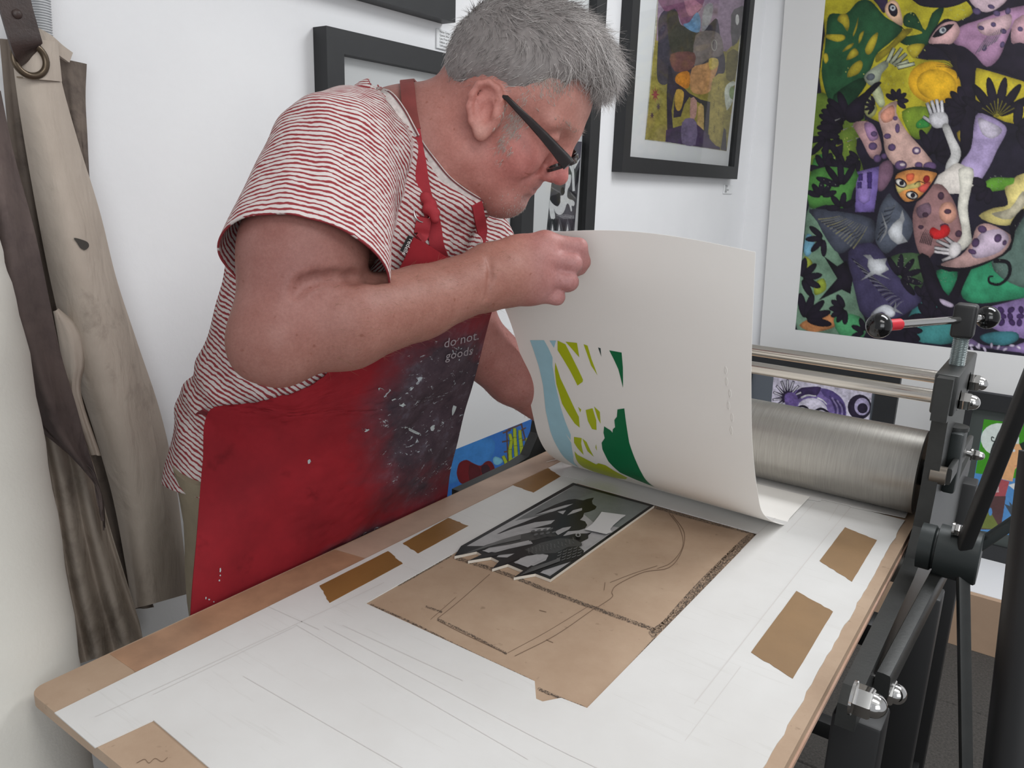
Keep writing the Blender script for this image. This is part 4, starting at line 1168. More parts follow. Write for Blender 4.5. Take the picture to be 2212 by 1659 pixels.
AR = [
    [(893, 512), (925, 530), (965, 556), (1020, 580), (1072, 600)],
    [(862, 580), (920, 600), (980, 620), (1030, 640), (1066, 652)],
    [(790, 690), (880, 700), (960, 705), (1020, 700), (1056, 692)],
    [(700, 812), (810, 810), (910, 800), (985, 785), (1036, 770)],
    [(570, 864), (720, 868), (860, 860), (960, 840), (1018, 830)],
    [(455, 888), (620, 905), (790, 910), (920, 890), (1003, 884)],
    [(438, 1000), (600, 1020), (775, 1010), (910, 975), (988, 950)],
    [(425, 1150), (575, 1130), (740, 1100), (890, 1040), (972, 1010)]]
AN = [0.905, 0.905, 0.915, 0.925, 0.935, 0.962, 0.940, 0.905]
AFAR = [1.03, 1.045, 1.065, 1.09, 1.115, 1.14, 1.175, 1.215]
AW = []
for i, row in enumerate(AR):
    out = []
    for k, (px, py) in enumerate(row):
        t = k / 4; d = AN[i] * (1 - t) + AFAR[i] * t - 0.030 * math.sin(math.pi * t)
        s = surf_d(px, py)
        if s is not None: d = min(d, s - 0.009) if k < 4 else d
        out.append(c2w(C(px, py, d)))
    AW.append(out)
edge = [np.array(on_x(px, py, BX0 - 0.012)) for px, py in [(410, 1337), (550, 1271), (700, 1199), (850, 1126), (966, 1066)]]
AW.append(edge)
AW.append([e + np.array([-0.012, 0.0, -0.12]) for e in edge]); AW.append([e + np.array([-0.018, 0.0, -0.34]) for e in edge])
AW = np.array(AW)                                        # rows x 5 x 3
def apron(u, v):
    col = [interp_curve(AW[:, k], v) for k in range(5)]
    p = interp_curve(np.array(col), u)
    w = 0.0035 * math.sin(9 * u + 6 * v) * math.sin(14 * v + 5 * u) * min(1, 3 * v)
    n = np.array([0.86, -0.5, 0.1]); p = p + n * w
    for _ in range(3):                                   # keep the cloth outside the shirt
        d, g = tb(p)
        if d < 0.006 and g is not None: p = p + (R @ g) * (0.0065 - d)
    return Vector(p)
class Surf:
    """find the surface parameter seen at a pixel"""
    def __init__(s, fn, nu=80, nv=160):
        s.fn = fn; s.nu = nu; s.nv = nv
        G = np.array([[fn(i / nu, j / nv) for j in range(nv + 1)] for i in range(nu + 1)])
        c_ = (G - CAM) @ R; s.P = np.stack([c_[..., 0] / c_[..., 2] * FPX + 1106, c_[..., 1] / c_[..., 2] * FPX + 829.5], -1)
    def uv(s, px, py):
        d = (s.P[..., 0] - px) ** 2 + (s.P[..., 1] - py) ** 2
        i, j = np.unravel_index(np.argmin(d), d.shape); i = min(max(i, 1), s.nu - 1); j = min(max(j, 1), s.nv - 1)
        J = np.array([(s.P[i + 1, j] - s.P[i - 1, j]) / 2, (s.P[i, j + 1] - s.P[i, j - 1]) / 2]).T
        try: q = np.clip(np.linalg.solve(J, np.array([px, py]) - s.P[i, j]), -1.2, 1.2)
        except np.linalg.LinAlgError: q = (0, 0)
        return (i + q[0]) / s.nu, (j + q[1]) / s.nv
    def at(s, px, py, off=0.0):
        p = s.fn(*[min(max(t, 0), 1) for t in s.uv(px, py)])
        return p + (Vector(CAM) - p).normalized() * off
def apron_mat():
    m, t, p = new_mat('red_apron_cotton')
    pos = t.pos()
    base = t.ramp(t.noise(10, 5, 0.6, pos), [(0.3, lin((118, 25, 33))), (0.7, lin((146, 32, 41)))])
    blot = t.ramp(t.noise(17, 4, 0.6, pos), [(0.60, (1, 1, 1, 1)), (0.74, (0.55, 0.45, 0.48, 1))])
    base = t.mix(1.0, base, blot, 'MULTIPLY')
    a = t.attr('stain').outputs['Fac']
    mp = t.add('ShaderNodeMapping'); mp.inputs['Scale'].default_value = (14, 14, 22); t.link(pos, mp.inputs[0])
    msk = t.math('ADD', a, t.math('MULTIPLY', t.math('SUBTRACT', t.noise(1.2, 5, 0.65, mp.outputs[0]), 0.5), 0.55))
    n = t.add('ShaderNodeClamp'); t.link(t.math('MULTIPLY', t.math('SUBTRACT', msk, 0.22), 1.9), n.inputs[0])
    dark = t.ramp(t.noise(30, 5, 0.7, pos), [(0.3, lin((54, 44, 52))), (0.55, lin((72, 58, 66))), (0.8, lin((96, 92, 104)))])
    c1 = t.mix(n.outputs[0], base, dark)
    mp2 = t.add('ShaderNodeMapping'); mp2.inputs['Scale'].default_value = (22, 34, 60); mp2.inputs['Rotation'].default_value = (0.7, 0.3, 0.2); t.link(pos, mp2.inputs[0])
    fl_ = t.math('MULTIPLY', t.math('GREATER_THAN', t.noise(1.3, 5, 0.75, mp2.outputs[0], 1.2), 0.625), t.math('GREATER_THAN', msk, 0.55))
    c2 = t.mix(fl_, c1, lin((168, 176, 182)))
    t.link(c2, p.inputs['Base Color'])
    p.inputs['Roughness'].default_value = 0.8; p.inputs['Specular IOR Level'].default_value = 0.2
    t.link(t.bump(t.noise(700, 3, 0.6, pos), 0.15, 0.0008), p.inputs['Normal'])
    return m
M_APR = apron_mat()
NUa, NVa = 60, 110
me = grid(apron, NUa, NVa, 0.0015)
co = np.empty(len(me.vertices) * 3, np.float32); me.vertices.foreach_get('co', co); co = co.reshape(-1, 3)
cc = (co - CAM) @ R; pxs = cc[:, 0] / cc[:, 2] * FPX + 1106; pys = cc[:, 1] / cc[:, 2] * FPX + 829.5
st_ = np.exp(-(((pxs - 950 + (pys - 850) * 0.25) / 150) ** 2 + ((pys - 880) / 215) ** 2) ** 1.1)
st_ = np.maximum(st_, 0.75 * np.exp(-(((pxs - 900) / 70) ** 2 + ((pys - 1050) / 60) ** 2)))
st_ = np.maximum(st_, 0.75 * np.exp(-(((pxs - 790 ) / 110) ** 2 + ((pys - 1165 + (pxs - 790) * 0.45) / 30) ** 2)))  # purple-dark shade of the lower fold, painted into the same mask
fa = me.attributes.new('stain', 'FLOAT', 'POINT'); fa.data.foreach_set('value', st_.astype(np.float32))
apr = put('apron', me, M_APR, person, smooth=70)
AS = Surf(apron)
# paint flecks
v = []; f = []
for (px, py, a, b, rot) in [(828, 935 - 85, 12, 6, 40), (790, 928, 8, 4, 20), (982, 880, 6, 20, 15), (860, 868, 18, 5, 25), (905, 862, 14, 4, 30), (842, 1048, 11, 6, 30), (866, 1046, 7, 4, 80),
                            (900, 1012, 14, 3, -40), (870, 1070, 10, 3, -60), (476, 1232, 1.6, 5, 0), (476, 1243, 1.4, 2, 0), (474, 1254, 1.5, 2, 0), (445, 1292, 1.5, 2.5, 0), (452, 1295, 2, 1.5, 0), (462, 1300, 1.2, 1.5, 0), (838, 1110, 4, 5, 30),
                            (925, 960, 5, 9, 20), (935, 925, 5, 7, 10), (890, 930, 20, 3, 25), (668, 998, 3, 4, 30)]:
    if (px, py) == (828, 850): px, py = 828, 848
    c0 = len(v); pts = ell(px, py, a, b, rot, 12)
    for q_ in pts:
        jx = 1 + random.uniform(-0.25, 0.25); v.append(AS.at(px + (q_[0] - px) * jx, py + (q_[1] - py) * jx, 0.0026))
    f.append(tuple(range(c0, c0 + 12)))
o = put('paint_flecks', from_py(v, f), mat('dried_pale_paint', (176, 184, 186), 0.5, 0, 0.2, 90), apr); o['kind'] = 'stuff'
# chalk handwriting on the bib
m_chalk = mat('pale_handwriting', (150, 140, 146), 0.7)
def hand_text(body, size, px, py, rot):
    me_ = text_mesh(body, size, (0, 0, 0), (1, 0, 0), (0, 1, 0))
    c_, s_ = math.cos(math.radians(rot)), math.sin(math.radians(rot))
    for q_ in me_.vertices:
        a, b = q_.co.x, q_.co.y; a += b * 0.35
        q_.co = AS.at(px + a * c_ + b * s_, py + a * s_ - b * c_, 0.0065)
    put('handwriting', me_, m_chalk, apr)
hand_text('do not.', 27, 958, 752, -14)
hand_text('goods', 25, 962, 778, -12)
# maker's tag, straps, ring and knot
tagq = [(882, 508), (892, 512), (875, 547), (864, 541)]
tg = put('brand_tag', prism([tagq], lambda a, b: Vector(c2w(C(a, b, 0.892))), Vector(R @ np.array([0, 0, 0.0012]))), mat('black_woven_tag', (22, 20, 20), 0.8), apr)
d1 = Vector(R @ np.array([-0.44, 0.90, 0])); d2 = Vector(R @ np.array([0.90, 0.44, 0]))
put('tag_lettering', text_mesh('redelle', 0.0072, c2w(C(884.5, 515, 0.8912)), d1, d2), mat('tag_white', (214, 210, 208), 0.8), tg)
M_STRAP = mat('red_cotton_strap', (158, 40, 50), 0.8, 0, 0.15, 40, 0.15, 600)
M_STRAPD = mat('faded_dark_red_strap', (128, 58, 54), 0.8, 0, 0.15, 40, 0.15, 600)
def strap(name, pts, w, m, parent=apr, t=0.0012):
    P = spline([np.array(c2w(C(*q_))) for q_ in pts], 6)
    v = []; f = []
    cen_ = np.array(c2w(C(900, 320, 1.02)))
    for i, p in enumerate(P):
        tt = P[min(i + 1, len(P) - 1)] - P[max(i - 1, 0)]; tt = tt / np.linalg.norm(tt)
        out = p - cen_; out = out - tt * (out @ tt); out /= np.linalg.norm(out)
        s_ = np.cross(tt, out)
        for a, b in ((-w, -t), (w, -t), (w, t), (-w, t)): v.append(p + s_ * a + out * b)
    for i in range(len(P) - 1):
        for k in range(4): f.append((i * 4 + k, i * 4 + (k + 1) % 4, (i + 1) * 4 + (k + 1) % 4, (i + 1) * 4 + k))
    f += [(0, 1, 2, 3), tuple(len(v) - 4 + k for k in range(4))]
    return put(name, from_py(v, f), m, parent, smooth=50)
def sd(px, py, off=0.004): return (px, py, (surf_d(px, py) or 0.95) - off)
ny_ = next(y for y in range(120, 300) if body_d(880, y, 1.3) < 1.29)
strap('neck_strap', [(905, ny_ + 24, 1.085), (886, ny_ + 2, 1.045), (879, ny_ - 3, body_d(880, ny_, 1.0) - 0.002), on_person(881, ny_ + 16, 0.002), on_person(885, 236, 0.002), on_person(893, 280, 0.002)], 0.0085, M_STRAPD)
strap('neck_strap', [on_person(893, 280, 0.002)] + [on_person(px, py, 0.004) for px, py in ((900, 320), (906, 350), (911, 385), (918, 420), (928, 448))], 0.0078, M_STRAP)
fd = lambda px, py: (px, py, min(surf_d(px, py, 1.0), 1.02) - 0.004)
strap('neck_strap', [fd(1030, 440), fd(1036, 470), fd(1042, 500), fd(1050, 540), (1060, 590, 1.0), (1066, 620, 1.03)], 0.0075, M_STRAP)
CPT = [(808, 196, 1.02)] + [on_person(px, py, 0.002) for px, py in CPX[2:]]
strap('collar', CPT, 0.0058, mat('ribbed_white_collar', (214, 204, 200), 0.9, 0, 0.25, 120), shirt, 0.0016)
strap('collar_seam', [(q_[0] + 5, q_[1] - 5, q_[2] - 0.0022) for q_ in CPT], 0.0009, mat('collar_dark_line', (110, 60, 62), 0.9), shirt, 0.0008)
strap('bib_tab', [sd(916, 470, 0.010), sd(913, 490, 0.008), sd(910, 506, 0.008), sd(908, 520, 0.009)], 0.0088, M_STRAP)
strap('strap_tail', [sd(930, 455, 0.014), sd(938, 490, 0.012), sd(944, 530, 0.013), sd(955, 560, 0.018), sd(962, 585, 0.02)], 0.0085, M_STRAP)
K = Field(C(895, 405, 0.87) - 0.004, C(965, 485, 0.93) + 0.004, 0.0014)
kd = (surf_d(928, 445) or 0.9) - 0.014
for a, b, r_ in [((919, 424), (933, 446), .0062), ((933, 440), (922, 454), .0056), ((924, 450), (941, 460), .006), ((917, 430), (928, 434), .005), ((932, 456), (940, 474), .0052)]:
    K.add(rcone(C(*a, kd), C(*b, kd + 0.002), r_, r_ * 0.95), 0.0025)
KV, KF = K.mesh(1)
put('strap_knot', np_mesh(c2w(KV), KF), M_STRAP, apr, smooth=180)
rc = C(911, 456, kd + 0.004)
rpts = [c2w(rc + np.array([0.0085 * math.cos(a) , 0.0128 * math.sin(a), 0.006 * math.cos(a)])) for a in np.linspace(0, 2 * math.pi, 33)[:-1]]
v = []; f = []
for k in range(32):
    p = Vector(rpts[k]); tt = (Vector(rpts[(k + 1) % 32]) - Vector(rpts[k - 1])).normalized(); s_, u_ = frame_at(tt)
    for j in range(8): a = 2 * math.pi * j / 8; v.append(p + (s_ * math.cos(a) + u_ * math.sin(a)) * 0.0014)
for k in range(32):
    for j in range(8): f.append((k * 8 + j, k * 8 + (j + 1) % 8, ((k + 1) % 32) * 8 + (j + 1) % 8, ((k + 1) % 32) * 8 + j))
put('strap_ring', from_py(v, f), m_chrome, apr, smooth=180)
strap('waist_tie', [(458, 896, 0.958), (436, 906, 0.99), (412, 910, 1.03), (400, 908, 1.10)], 0.012, mat('dark_red_tie', (120, 34, 42), 0.8))

# trousers and shoes
M_KHAKI = mat('khaki_trousers', (150, 138, 116), 0.85, 0, 0.2, 14, 0.15, 500)
def wleg(px, py, d):
    top = Vector(c2w(C(px, py, d))); k_ = []
    rad = []
    for i, z in enumerate(np.linspace(top.z + 0.06, 0.035, 26)):
        t = i / 25
        k_.append(Vector((top.x - 0.02 * math.sin(3.1 * t), top.y + 0.006 * math.sin(9 * t), z)))
        r_ = 0.086 * (1 - t) + 0.062 * t + 0.0025 * math.sin(31 * t + px)
        rad.append((r_, r_ * 0.95))
    return tube(k_, rad, 28), k_[-1]
lg1, a1 = wleg(530, 1085, 1.04); lg2, a2 = wleg(664, 1085, 1.24)
PVC = c2w(C(606, 1075, 1.13))
seat = lathe((PVC[0], PVC[1], PVC[2] - 0.16), (0, 0, 1), [(0, 0.001), (0.0, 0.05), (0.04, 0.095), (0.10, 0.11), (0.20, 0.115), (0.20, 0.001)], 32)
put('trousers', join([lg1, lg2, seat]), M_KHAKI, person, smooth=60)
for a_ in (a1, a2):
    u_ = Vector((0.95, 0.3, 0))
    put('shoe', tube([a_ + u_ * t + Vector((0, 0, -0.035 + h_)) for t, h_ in ((-0.085, 0.03), (-0.08, 0.036), (-0.02, 0.042), (0.06, 0.036), (0.13, 0.028), (0.165, 0.024), (0.172, 0.022))],
        [(0.02, 0.02), (0.036, 0.03), (0.042, 0.040), (0.046, 0.034), (0.045, 0.026), (0.03, 0.020), (0.012, 0.012)], 20), mat('black_leather_shoe', (30, 28, 27), 0.4), person, smooth=180)

# ------------------------------------------------------------------ hair
Hh = Field(HO - 0.19, HO + 0.21, 0.003)
Hh.add(hell((6, 63, 0), (95, 92, 79)), 0.01)
Hh.add(hell((46, 106, -4), (60, 48, 58)), 0.03)
Hh.add(hell((80, 108, -12), (34, 28, 44)), 0.02)
P = Hh.pts((0, 0, 0), Hh.n); q = (P - HO.astype(np.float32)) @ HM.T.astype(np.float32) * 1000
Fq, Uq, Lq = q[..., 0], q[..., 1], q[..., 2]
nz_ = 4 * np.sin(Fq * 0.21 + Uq * 0.13) * np.sin(Lq * 0.17 + Fq * 0.11)
line = np.interp(Fq.ravel(), [-120, -70, -45, -30, -12, 6, 24, 44, 66, 88, 98, 130], [4, -4, 2, 16, 34, 40, 36, 44, 66, 98, 92, 84]).reshape(Fq.shape)
side = np.clip((np.abs(Lq) - 40) / 25, 0, 1)
midl = np.interp(Fq.ravel(), [-120, -60, -40, 60, 92, 130], [2, -10, 0, 70, 92, 82]).reshape(Fq.shape)
ln = np.where(Fq < -25, line, line * np.clip(side + (Lq > 10) * 0.6, 0, 1) + midl * (1 - np.clip(side + (Lq > 10) * 0.6, 0, 1)))
cutd = (ln + nz_ - Uq) * 0.0009
Hh.D += (np.clip((26 - (Uq - ln)) / 26, 0, 1) ** 1.5 * 0.0065).astype(np.float32) * (Fq < 72)
Hh.D = np.maximum(Hh.D, cutd.astype(np.float32))
Hh.D += (0.0012 * np.sin(Fq * 0.42 + 1.6 * np.sin(Uq * 0.2)) * np.sin(Uq * 0.33 + Lq * 0.25)).astype(np.float32)
HV, HFc = Hh.mesh(2)
del P, q, Fq, Uq, Lq
capc = c2w(HV)
me = np_mesh(capc, HFc)
nn = np.empty(len(HV) * 3, np.float32); me.vertex_normals.foreach_get('vector', nn); nn = nn.reshape(-1, 3)
loc_ = (HV - HO) @ HM.T * 1000
rg = np.random.default_rng(5)
def hair_col(n, l):
    t = np.clip(rg.normal(0.5, 0.22, n), 0, 1)
    top = 1 / (1 + np.exp(-(l[:, 1] - 75) / 16)); t = np.clip(t - 0.10 * top * (l[:, 0] < 40) + 0.10 * (l[:, 0] > 55), 0, 1)
    a = np.array(lin((100, 95, 93))[:3]); b = np.array(lin((218, 211, 208))[:3])
    return a + (b - a) * (t ** 1.1)[:, None]
ca_ = np.tile(np.array(lin((128, 121, 119))[:3]), (len(HV), 1))
ca_ *= (0.92 + 0.16 * rg.random(len(HV)))[:, None]
VV = [capc]; CC = [ca_]; FFq = [HFc]; nv0 = len(capc)
def strands(root, nrm, dirs, length, width, col, curl=0.25, seg=4):
    """tapered three-sided strands"""
    global nv0
    n = len(root)
    d = dirs / np.linalg.norm(dirs, axis=1)[:, None]
    side = np.cross(d, nrm); side /= np.linalg.norm(side, axis=1)[:, None] + 1e-9
    up = np.cross(side, d)
    wob = rg.normal(0, 1, (n, 3)) * curl
    pos = root.copy(); dd = d.copy(); rings = []
    for i in range(seg + 1):
        w = width * (1 - 0.85 * i / seg)
        rings.append(np.stack([pos + side * w[:, None], pos - side * (0.5 * w)[:, None] + up * (0.86 * w)[:, None], pos - side * (0.5 * w)[:, None] - up * (0.86 * w)[:, None]], 1))
        dd = dd + (wob + nrm * -0.16) * (1.0 / seg); dd /= np.linalg.norm(dd, axis=1)[:, None]
        pos = pos + dd * (length / seg)[:, None]
    Vs = np.stack(rings, 1).reshape(-1, 3)                       # n,(seg+1),3
    base = (np.arange(n) * (seg + 1) * 3)[:, None, None, None] + nv0
    i = np.arange(seg)[None, :, None, None] * 3; k = np.arange(3)[None, None, :, None]; k2 = (k + 1) % 3
    Q = np.concatenate([base + i + k, base + i + k2, base + i + 3 + k2, base + i + 3 + k], -1).reshape(-1, 4)
    VV.append(Vs); FFq.append(Q); CC.append(np.repeat(col, (seg + 1) * 3, 0)); nv0 += len(Vs)
def wdir(f, u, l): return (HF * f + HU * u + HL * l) @ R.T
outer = (loc_[:, 1] > -2)
pick = rg.choice(np.nonzero(outer)[0], 17000)
rl = loc_[pick]; rt = capc[pick] - nn[pick] * 0.002 + rg.normal(0, 0.0012, (len(pick), 3)); rn_ = nn[pick].astype(float)
f_, u_, l_ = rl[:, 0], rl[:, 1], rl[:, 2]
topw = 1 / (1 + np.exp(-(u_ - 92) / 14))
backw = 1 / (1 + np.exp((f_ + 30) / 14))
swirl = np.sin(f_ * 0.09 + u_ * 0.07 + l_ * 0.05)
dF = topw * 1.0 + (1 - topw) * (1 - backw) * (-0.75) + (1 - topw) * backw * (-0.15) + 0.35 * swirl * topw
dU = topw * (0.0 - 0.4 * (f_ > 75)) + (1 - topw) * (-0.75) + 0.3 * np.cos(f_ * 0.11) * topw
dL = np.sign(l_) * 0.15 * (1 - topw) + 0.5 * topw * np.sin(f_ * 0.08 + l_ * 0.06)
dirs = dF[:, None] * wdir(1, 0, 0) + dU[:, None] * wdir(0, 1, 0) + dL[:, None] * wdir(0, 0, 1)
dirs = dirs - rn_ * (dirs * rn_).sum(1)[:, None]; dirs /= np.linalg.norm(dirs, axis=1)[:, None] + 1e-9
dirs = dirs + rn_ * (0.16 + 0.08 * topw)[:, None] + rg.normal(0, 0.17, dirs.shape)
ln_ = (0.011 + 0.013 * topw + 0.004 * (f_ > 70)) * rg.uniform(0.6, 1.3, len(pick))
strands(rt, rn_, dirs, ln_, np.full(len(pick), 0.00038), hair_col(len(pick), rl), 0.28)
# loose fringe tufts
fr_i = rg.choice(np.nonzero((loc_[:, 0] > 72) & (loc_[:, 1] > 80))[0], 900)
rl = loc_[fr_i]; rn_ = nn[fr_i].astype(float)
dirs = wdir(0.8, -0.7, 0.1)[None] + rn_ * 0.25 + rg.normal(0, 0.4, (900, 3))
strands(capc[fr_i], rn_, dirs, rg.uniform(0.012, 0.032, 900), np.full(900, 0.00022), hair_col(900, rl), 0.9, 6)
# sideburn, nape and chin stubble growing from the skin
bn = np.empty(len(BV) * 3, np.float32); person.data.vertex_normals.foreach_get('vector', bn); bn = bn.reshape(-1, 3)
bl = (BV - HO) @ HM.T * 1000
def stub(mask, n, d, ln0, ln1, w, spread, lift):
    ids = np.nonzero(mask)[0]
    if len(ids) == 0: return
    ids = rg.choice(ids, n); r_ = c2w(BV[ids]); n_ = bn[ids].astype(float)
    dr = np.tile(d, (n, 1)); dr = dr - n_ * (dr * n_).sum(1)[:, None]; dr = dr / (np.linalg.norm(dr, axis=1)[:, None] + 1e-9) + n_ * lift + rg.normal(0, spread, (n, 3))
    strands(r_, n_, dr, rg.uniform(ln0, ln1, n), np.full(n, w), np.array(lin((206, 198, 190))[:3]) * rg.uniform(0.75, 1.05, (n, 1)), 0.2, 3)
sb = hl(1108, 268, 68)
def gm(c_, r_): return np.exp(-(((bl - np.array(c_)) / np.array(r_)) ** 2).sum(1)) > rg.random(len(bl)) * 1.0
stub(gm((sb[0], sb[1] - 2, 66), (9, 24, 24)), 650, wdir(-0.25, -1, 0), 0.005, 0.011, 0.00020, 0.25, 0.22)
stub(gm((58, 66, 58), (22, 14, 20)) & (bl[:, 1] < 62 + 0.6 * (bl[:, 0] - 44)), 420, wdir(-0.7, 0.6, 0), 0.005, 0.012, 0.0002, 0.3, 0.2)
stub(gm((66, -76, 6), (18, 14, 22)), 520, wdir(0.1, -1, 0), 0.0012, 0.003, 0.00015, 0.3, 0.5)
stub((bl[:, 0] > 84) & (gm((92, 37, 28), (14, 4, 16)) | gm((92, 37, -28), (14, 4, 16))), 150, wdir(0.3, 0.2, 0.6), 0.004, 0.008, 0.00018, 0.3, 0.35)
VV = np.concatenate(VV); FFq = np.concatenate(FFq); CC = np.concatenate(CC)
bpy.data.meshes.remove(me)
me = np_mesh(VV, FFq)
at = me.color_attributes.new('Col', 'FLOAT_COLOR', 'POINT'); at.data.foreach_set('color', np.hstack([CC, np.ones((len(CC), 1))]).astype(np.float32).ravel())
m_hair, t_, p_ = new_mat('grey_hair'); t_.link(t_.attr('Col').outputs['Color'], p_.inputs['Base Color'])
p_.inputs['Roughness'].default_value = 0.5; p_.inputs['Specular IOR Level'].default_value = 0.35
o = put('hair', me, m_hair, person, smooth=180); o['kind'] = 'stuff'; o['label'] = 'short wavy grey hair with white sides'

# forearm hairs
fm = np.zeros(len(BV), bool)
for a_, b_ in ((ELB, WRI), (LELB, LWRI)):
    ba = b_ - a_; h_ = ((BV - a_) @ ba) / (ba @ ba); dd = np.linalg.norm(BV - a_ - h_[:, None] * ba, axis=1); fm |= (h_ > 0.1) & (h_ < 1.05) & (dd < 0.07)
ids = rg.choice(np.nonzero(fm)[0], 1700); VV = []; CC = []; FFq = []; nv0 = 0
n_ = bn[ids].astype(float); dr = np.tile((WRI - ELB) @ R.T, (len(ids), 1)); dr += np.array([0, 0, -0.10]); dr /= np.linalg.norm(dr, axis=1)[:, None]
dr = dr - n_ * (dr * n_).sum(1)[:, None] + n_ * 0.3 + rg.normal(0, 0.3, dr.shape)
strands(c2w(BV[ids]), n_, dr, rg.uniform(0.005, 0.012, len(ids)), np.full(len(ids), 0.00012), np.array(lin((160, 122, 98))[:3]) * rg.uniform(0.6, 1.1, (len(ids), 1)), 0.3, 3)
me = np_mesh(np.concatenate(VV), np.concatenate(FFq)); CC = np.concatenate(CC)
at = me.color_attributes.new('Col', 'FLOAT_COLOR', 'POINT'); at.data.foreach_set('color', np.hstack([CC, np.ones((len(CC), 1))]).astype(np.float32).ravel())
o = put('arm_hair', me, m_hair, person); o['kind'] = 'stuff'

# ------------------------------------------------------------------ glasses
m_gl = mat('dark_tortoise_frame', (34, 24, 24), 0.18, 0, 0.5, 60)
glx = bpy.data.objects.new('glasses', None); COL.objects.link(glx)
hinge = hl(1229, 356, 66); eart = hl(1086, 205, 77)
W3 = lambda q_: Vector(c2w(hp(*q_) + (HU * 0.07 - HF * 0.22) * 0.001 * (66 - q_[2])))
def prof_t(q0, q1, n, h0, h1, w):
    return None
tip = hl(1070, 232, 78)
put_t = []
for s in (1, -1):
    pts = [(tip[0], tip[1], s * 79), (eart[0] - 6, eart[1] - 2, s * 79), (eart[0] + 3, eart[1], s * 78)] + [tuple(np.array([eart[0], eart[1], 0]) * (1 - t) + np.array([hinge[0], hinge[1], 0]) * t + np.array([0, 2.0 * math.sin(3.14 * t), s * (77 - 9 * t)])) for t in (0.2, 0.4, 0.6, 0.8, 0.93, 1.0)]
    rad = [(0.0016, 0.002), (0.0017, 0.0026), (0.0018, 0.003), (0.0019, 0.0036), (0.002, 0.0046), (0.002, 0.0056), (0.002, 0.0066), (0.0022, 0.0076), (0.0024, 0.0078)]
    P_ = [W3(q_) for q_ in pts]
    sL = Vector(R @ HL).normalized(); v = []; f = []
    for i, p in enumerate(P_):
        tt = (P_[min(i + 1, len(P_) - 1)] - P_[max(i - 1, 0)]).normalized(); up_ = sL.cross(tt).normalized()
        a, b = rad[i]
        for k in range(12):
            an = 2 * math.pi * k / 12; cx, sx = math.cos(an), math.sin(an)
            cx = math.copysign(abs(cx) ** 0.6, cx); sx = math.copysign(abs(sx) ** 0.6, sx)
            v.append(p + sL * (a * cx) + up_ * (b * sx))
    for i in range(len(P_) - 1):
        for k in range(12): f.append((i * 12 + k, i * 12 + (k + 1) % 12, (i + 1) * 12 + (k + 1) % 12, (i + 1) * 12 + k))
    f += [tuple(range(12))[::-1], tuple(len(v) - 12 + k for k in range(12))]
    put_t.append(('temple_arm', from_py(v, f), m_gl))
# front: rims in the plane spanned by the head's side axis and a downward-back direction
dn = hl(1174, 377, 50) - hl(1229, 356, 66); vd = np.array([dn[0], dn[1], 0]); vd = vd / np.linalg.norm(vd)
hc = np.array([hinge[0], hinge[1], 0.0])
m_lens, t_, p_ = new_mat('clear_lens')
g_ = t_.add('ShaderNodeBsdfGlossy'); g_.inputs['Roughness'].default_value = 0.02; tr_ = t_.add('ShaderNodeBsdfTransparent'); mx_ = t_.add('ShaderNodeMixShader'); mx_.inputs[0].default_value = 0.10
t_.link(tr_.outputs[0], mx_.inputs[1]); t_.link(g_.outputs[0], mx_.inputs[2]); t_.link(mx_.outputs[0], t_.n['Material Output'].inputs[0])
for s in (1, -1):
    def outline(k, w, h):
        a = 2 * math.pi * k / 32; cx, sx = math.cos(a), math.sin(a)
        cx = math.copysign(abs(cx) ** 0.62, cx); sx = math.copysign(abs(sx) ** 0.62, sx)
        return s * (36 + w * cx), 10 + h * sx
    v = []; f = []
    nrm_ = np.array([vd[1], -vd[0], 0]); 
    for k in range(32):
        for (w, h, dpt) in ((29, 19, -1.8), (29, 19, 1.8), (25.5, 15.5, 1.8), (25.5, 15.5, -1.8)):
            l, dv = outline(k, w, h); v.append(W3(hc + vd * dv + np.array([0, 0, l]) + nrm_ * dpt))
    for k in range(32):
        for j in range(4): f.append((k * 4 + j, k * 4 + (j + 1) % 4, ((k + 1) % 32) * 4 + (j + 1) % 4, ((k + 1) % 32) * 4 + j))
    put_t.append(('rim', from_py(v, f), m_gl))
    v = [W3(hc + vd * outline(k, 26, 16)[1] + np.array([0, 0, outline(k, 26, 16)[0]])) for k in range(32)]
    put_t.append(('lens', from_py(v, [tuple(range(32))]), m_lens))
put_t.append(('bridge', tube([W3(hc + vd * 6 + np.array([0, 0, l]) + np.array([vd[1], -vd[0], 0]) * (3 - abs(l) * 0.3)) for l in (-9, -4, 0, 4, 9)], 0.0022, 10), m_gl))
glx.parent = person; glx.matrix_parent_inverse = Matrix.Translation(-person.location)
for nm_, me, mm in put_t: put(nm_, me, mm, glx, smooth=50)
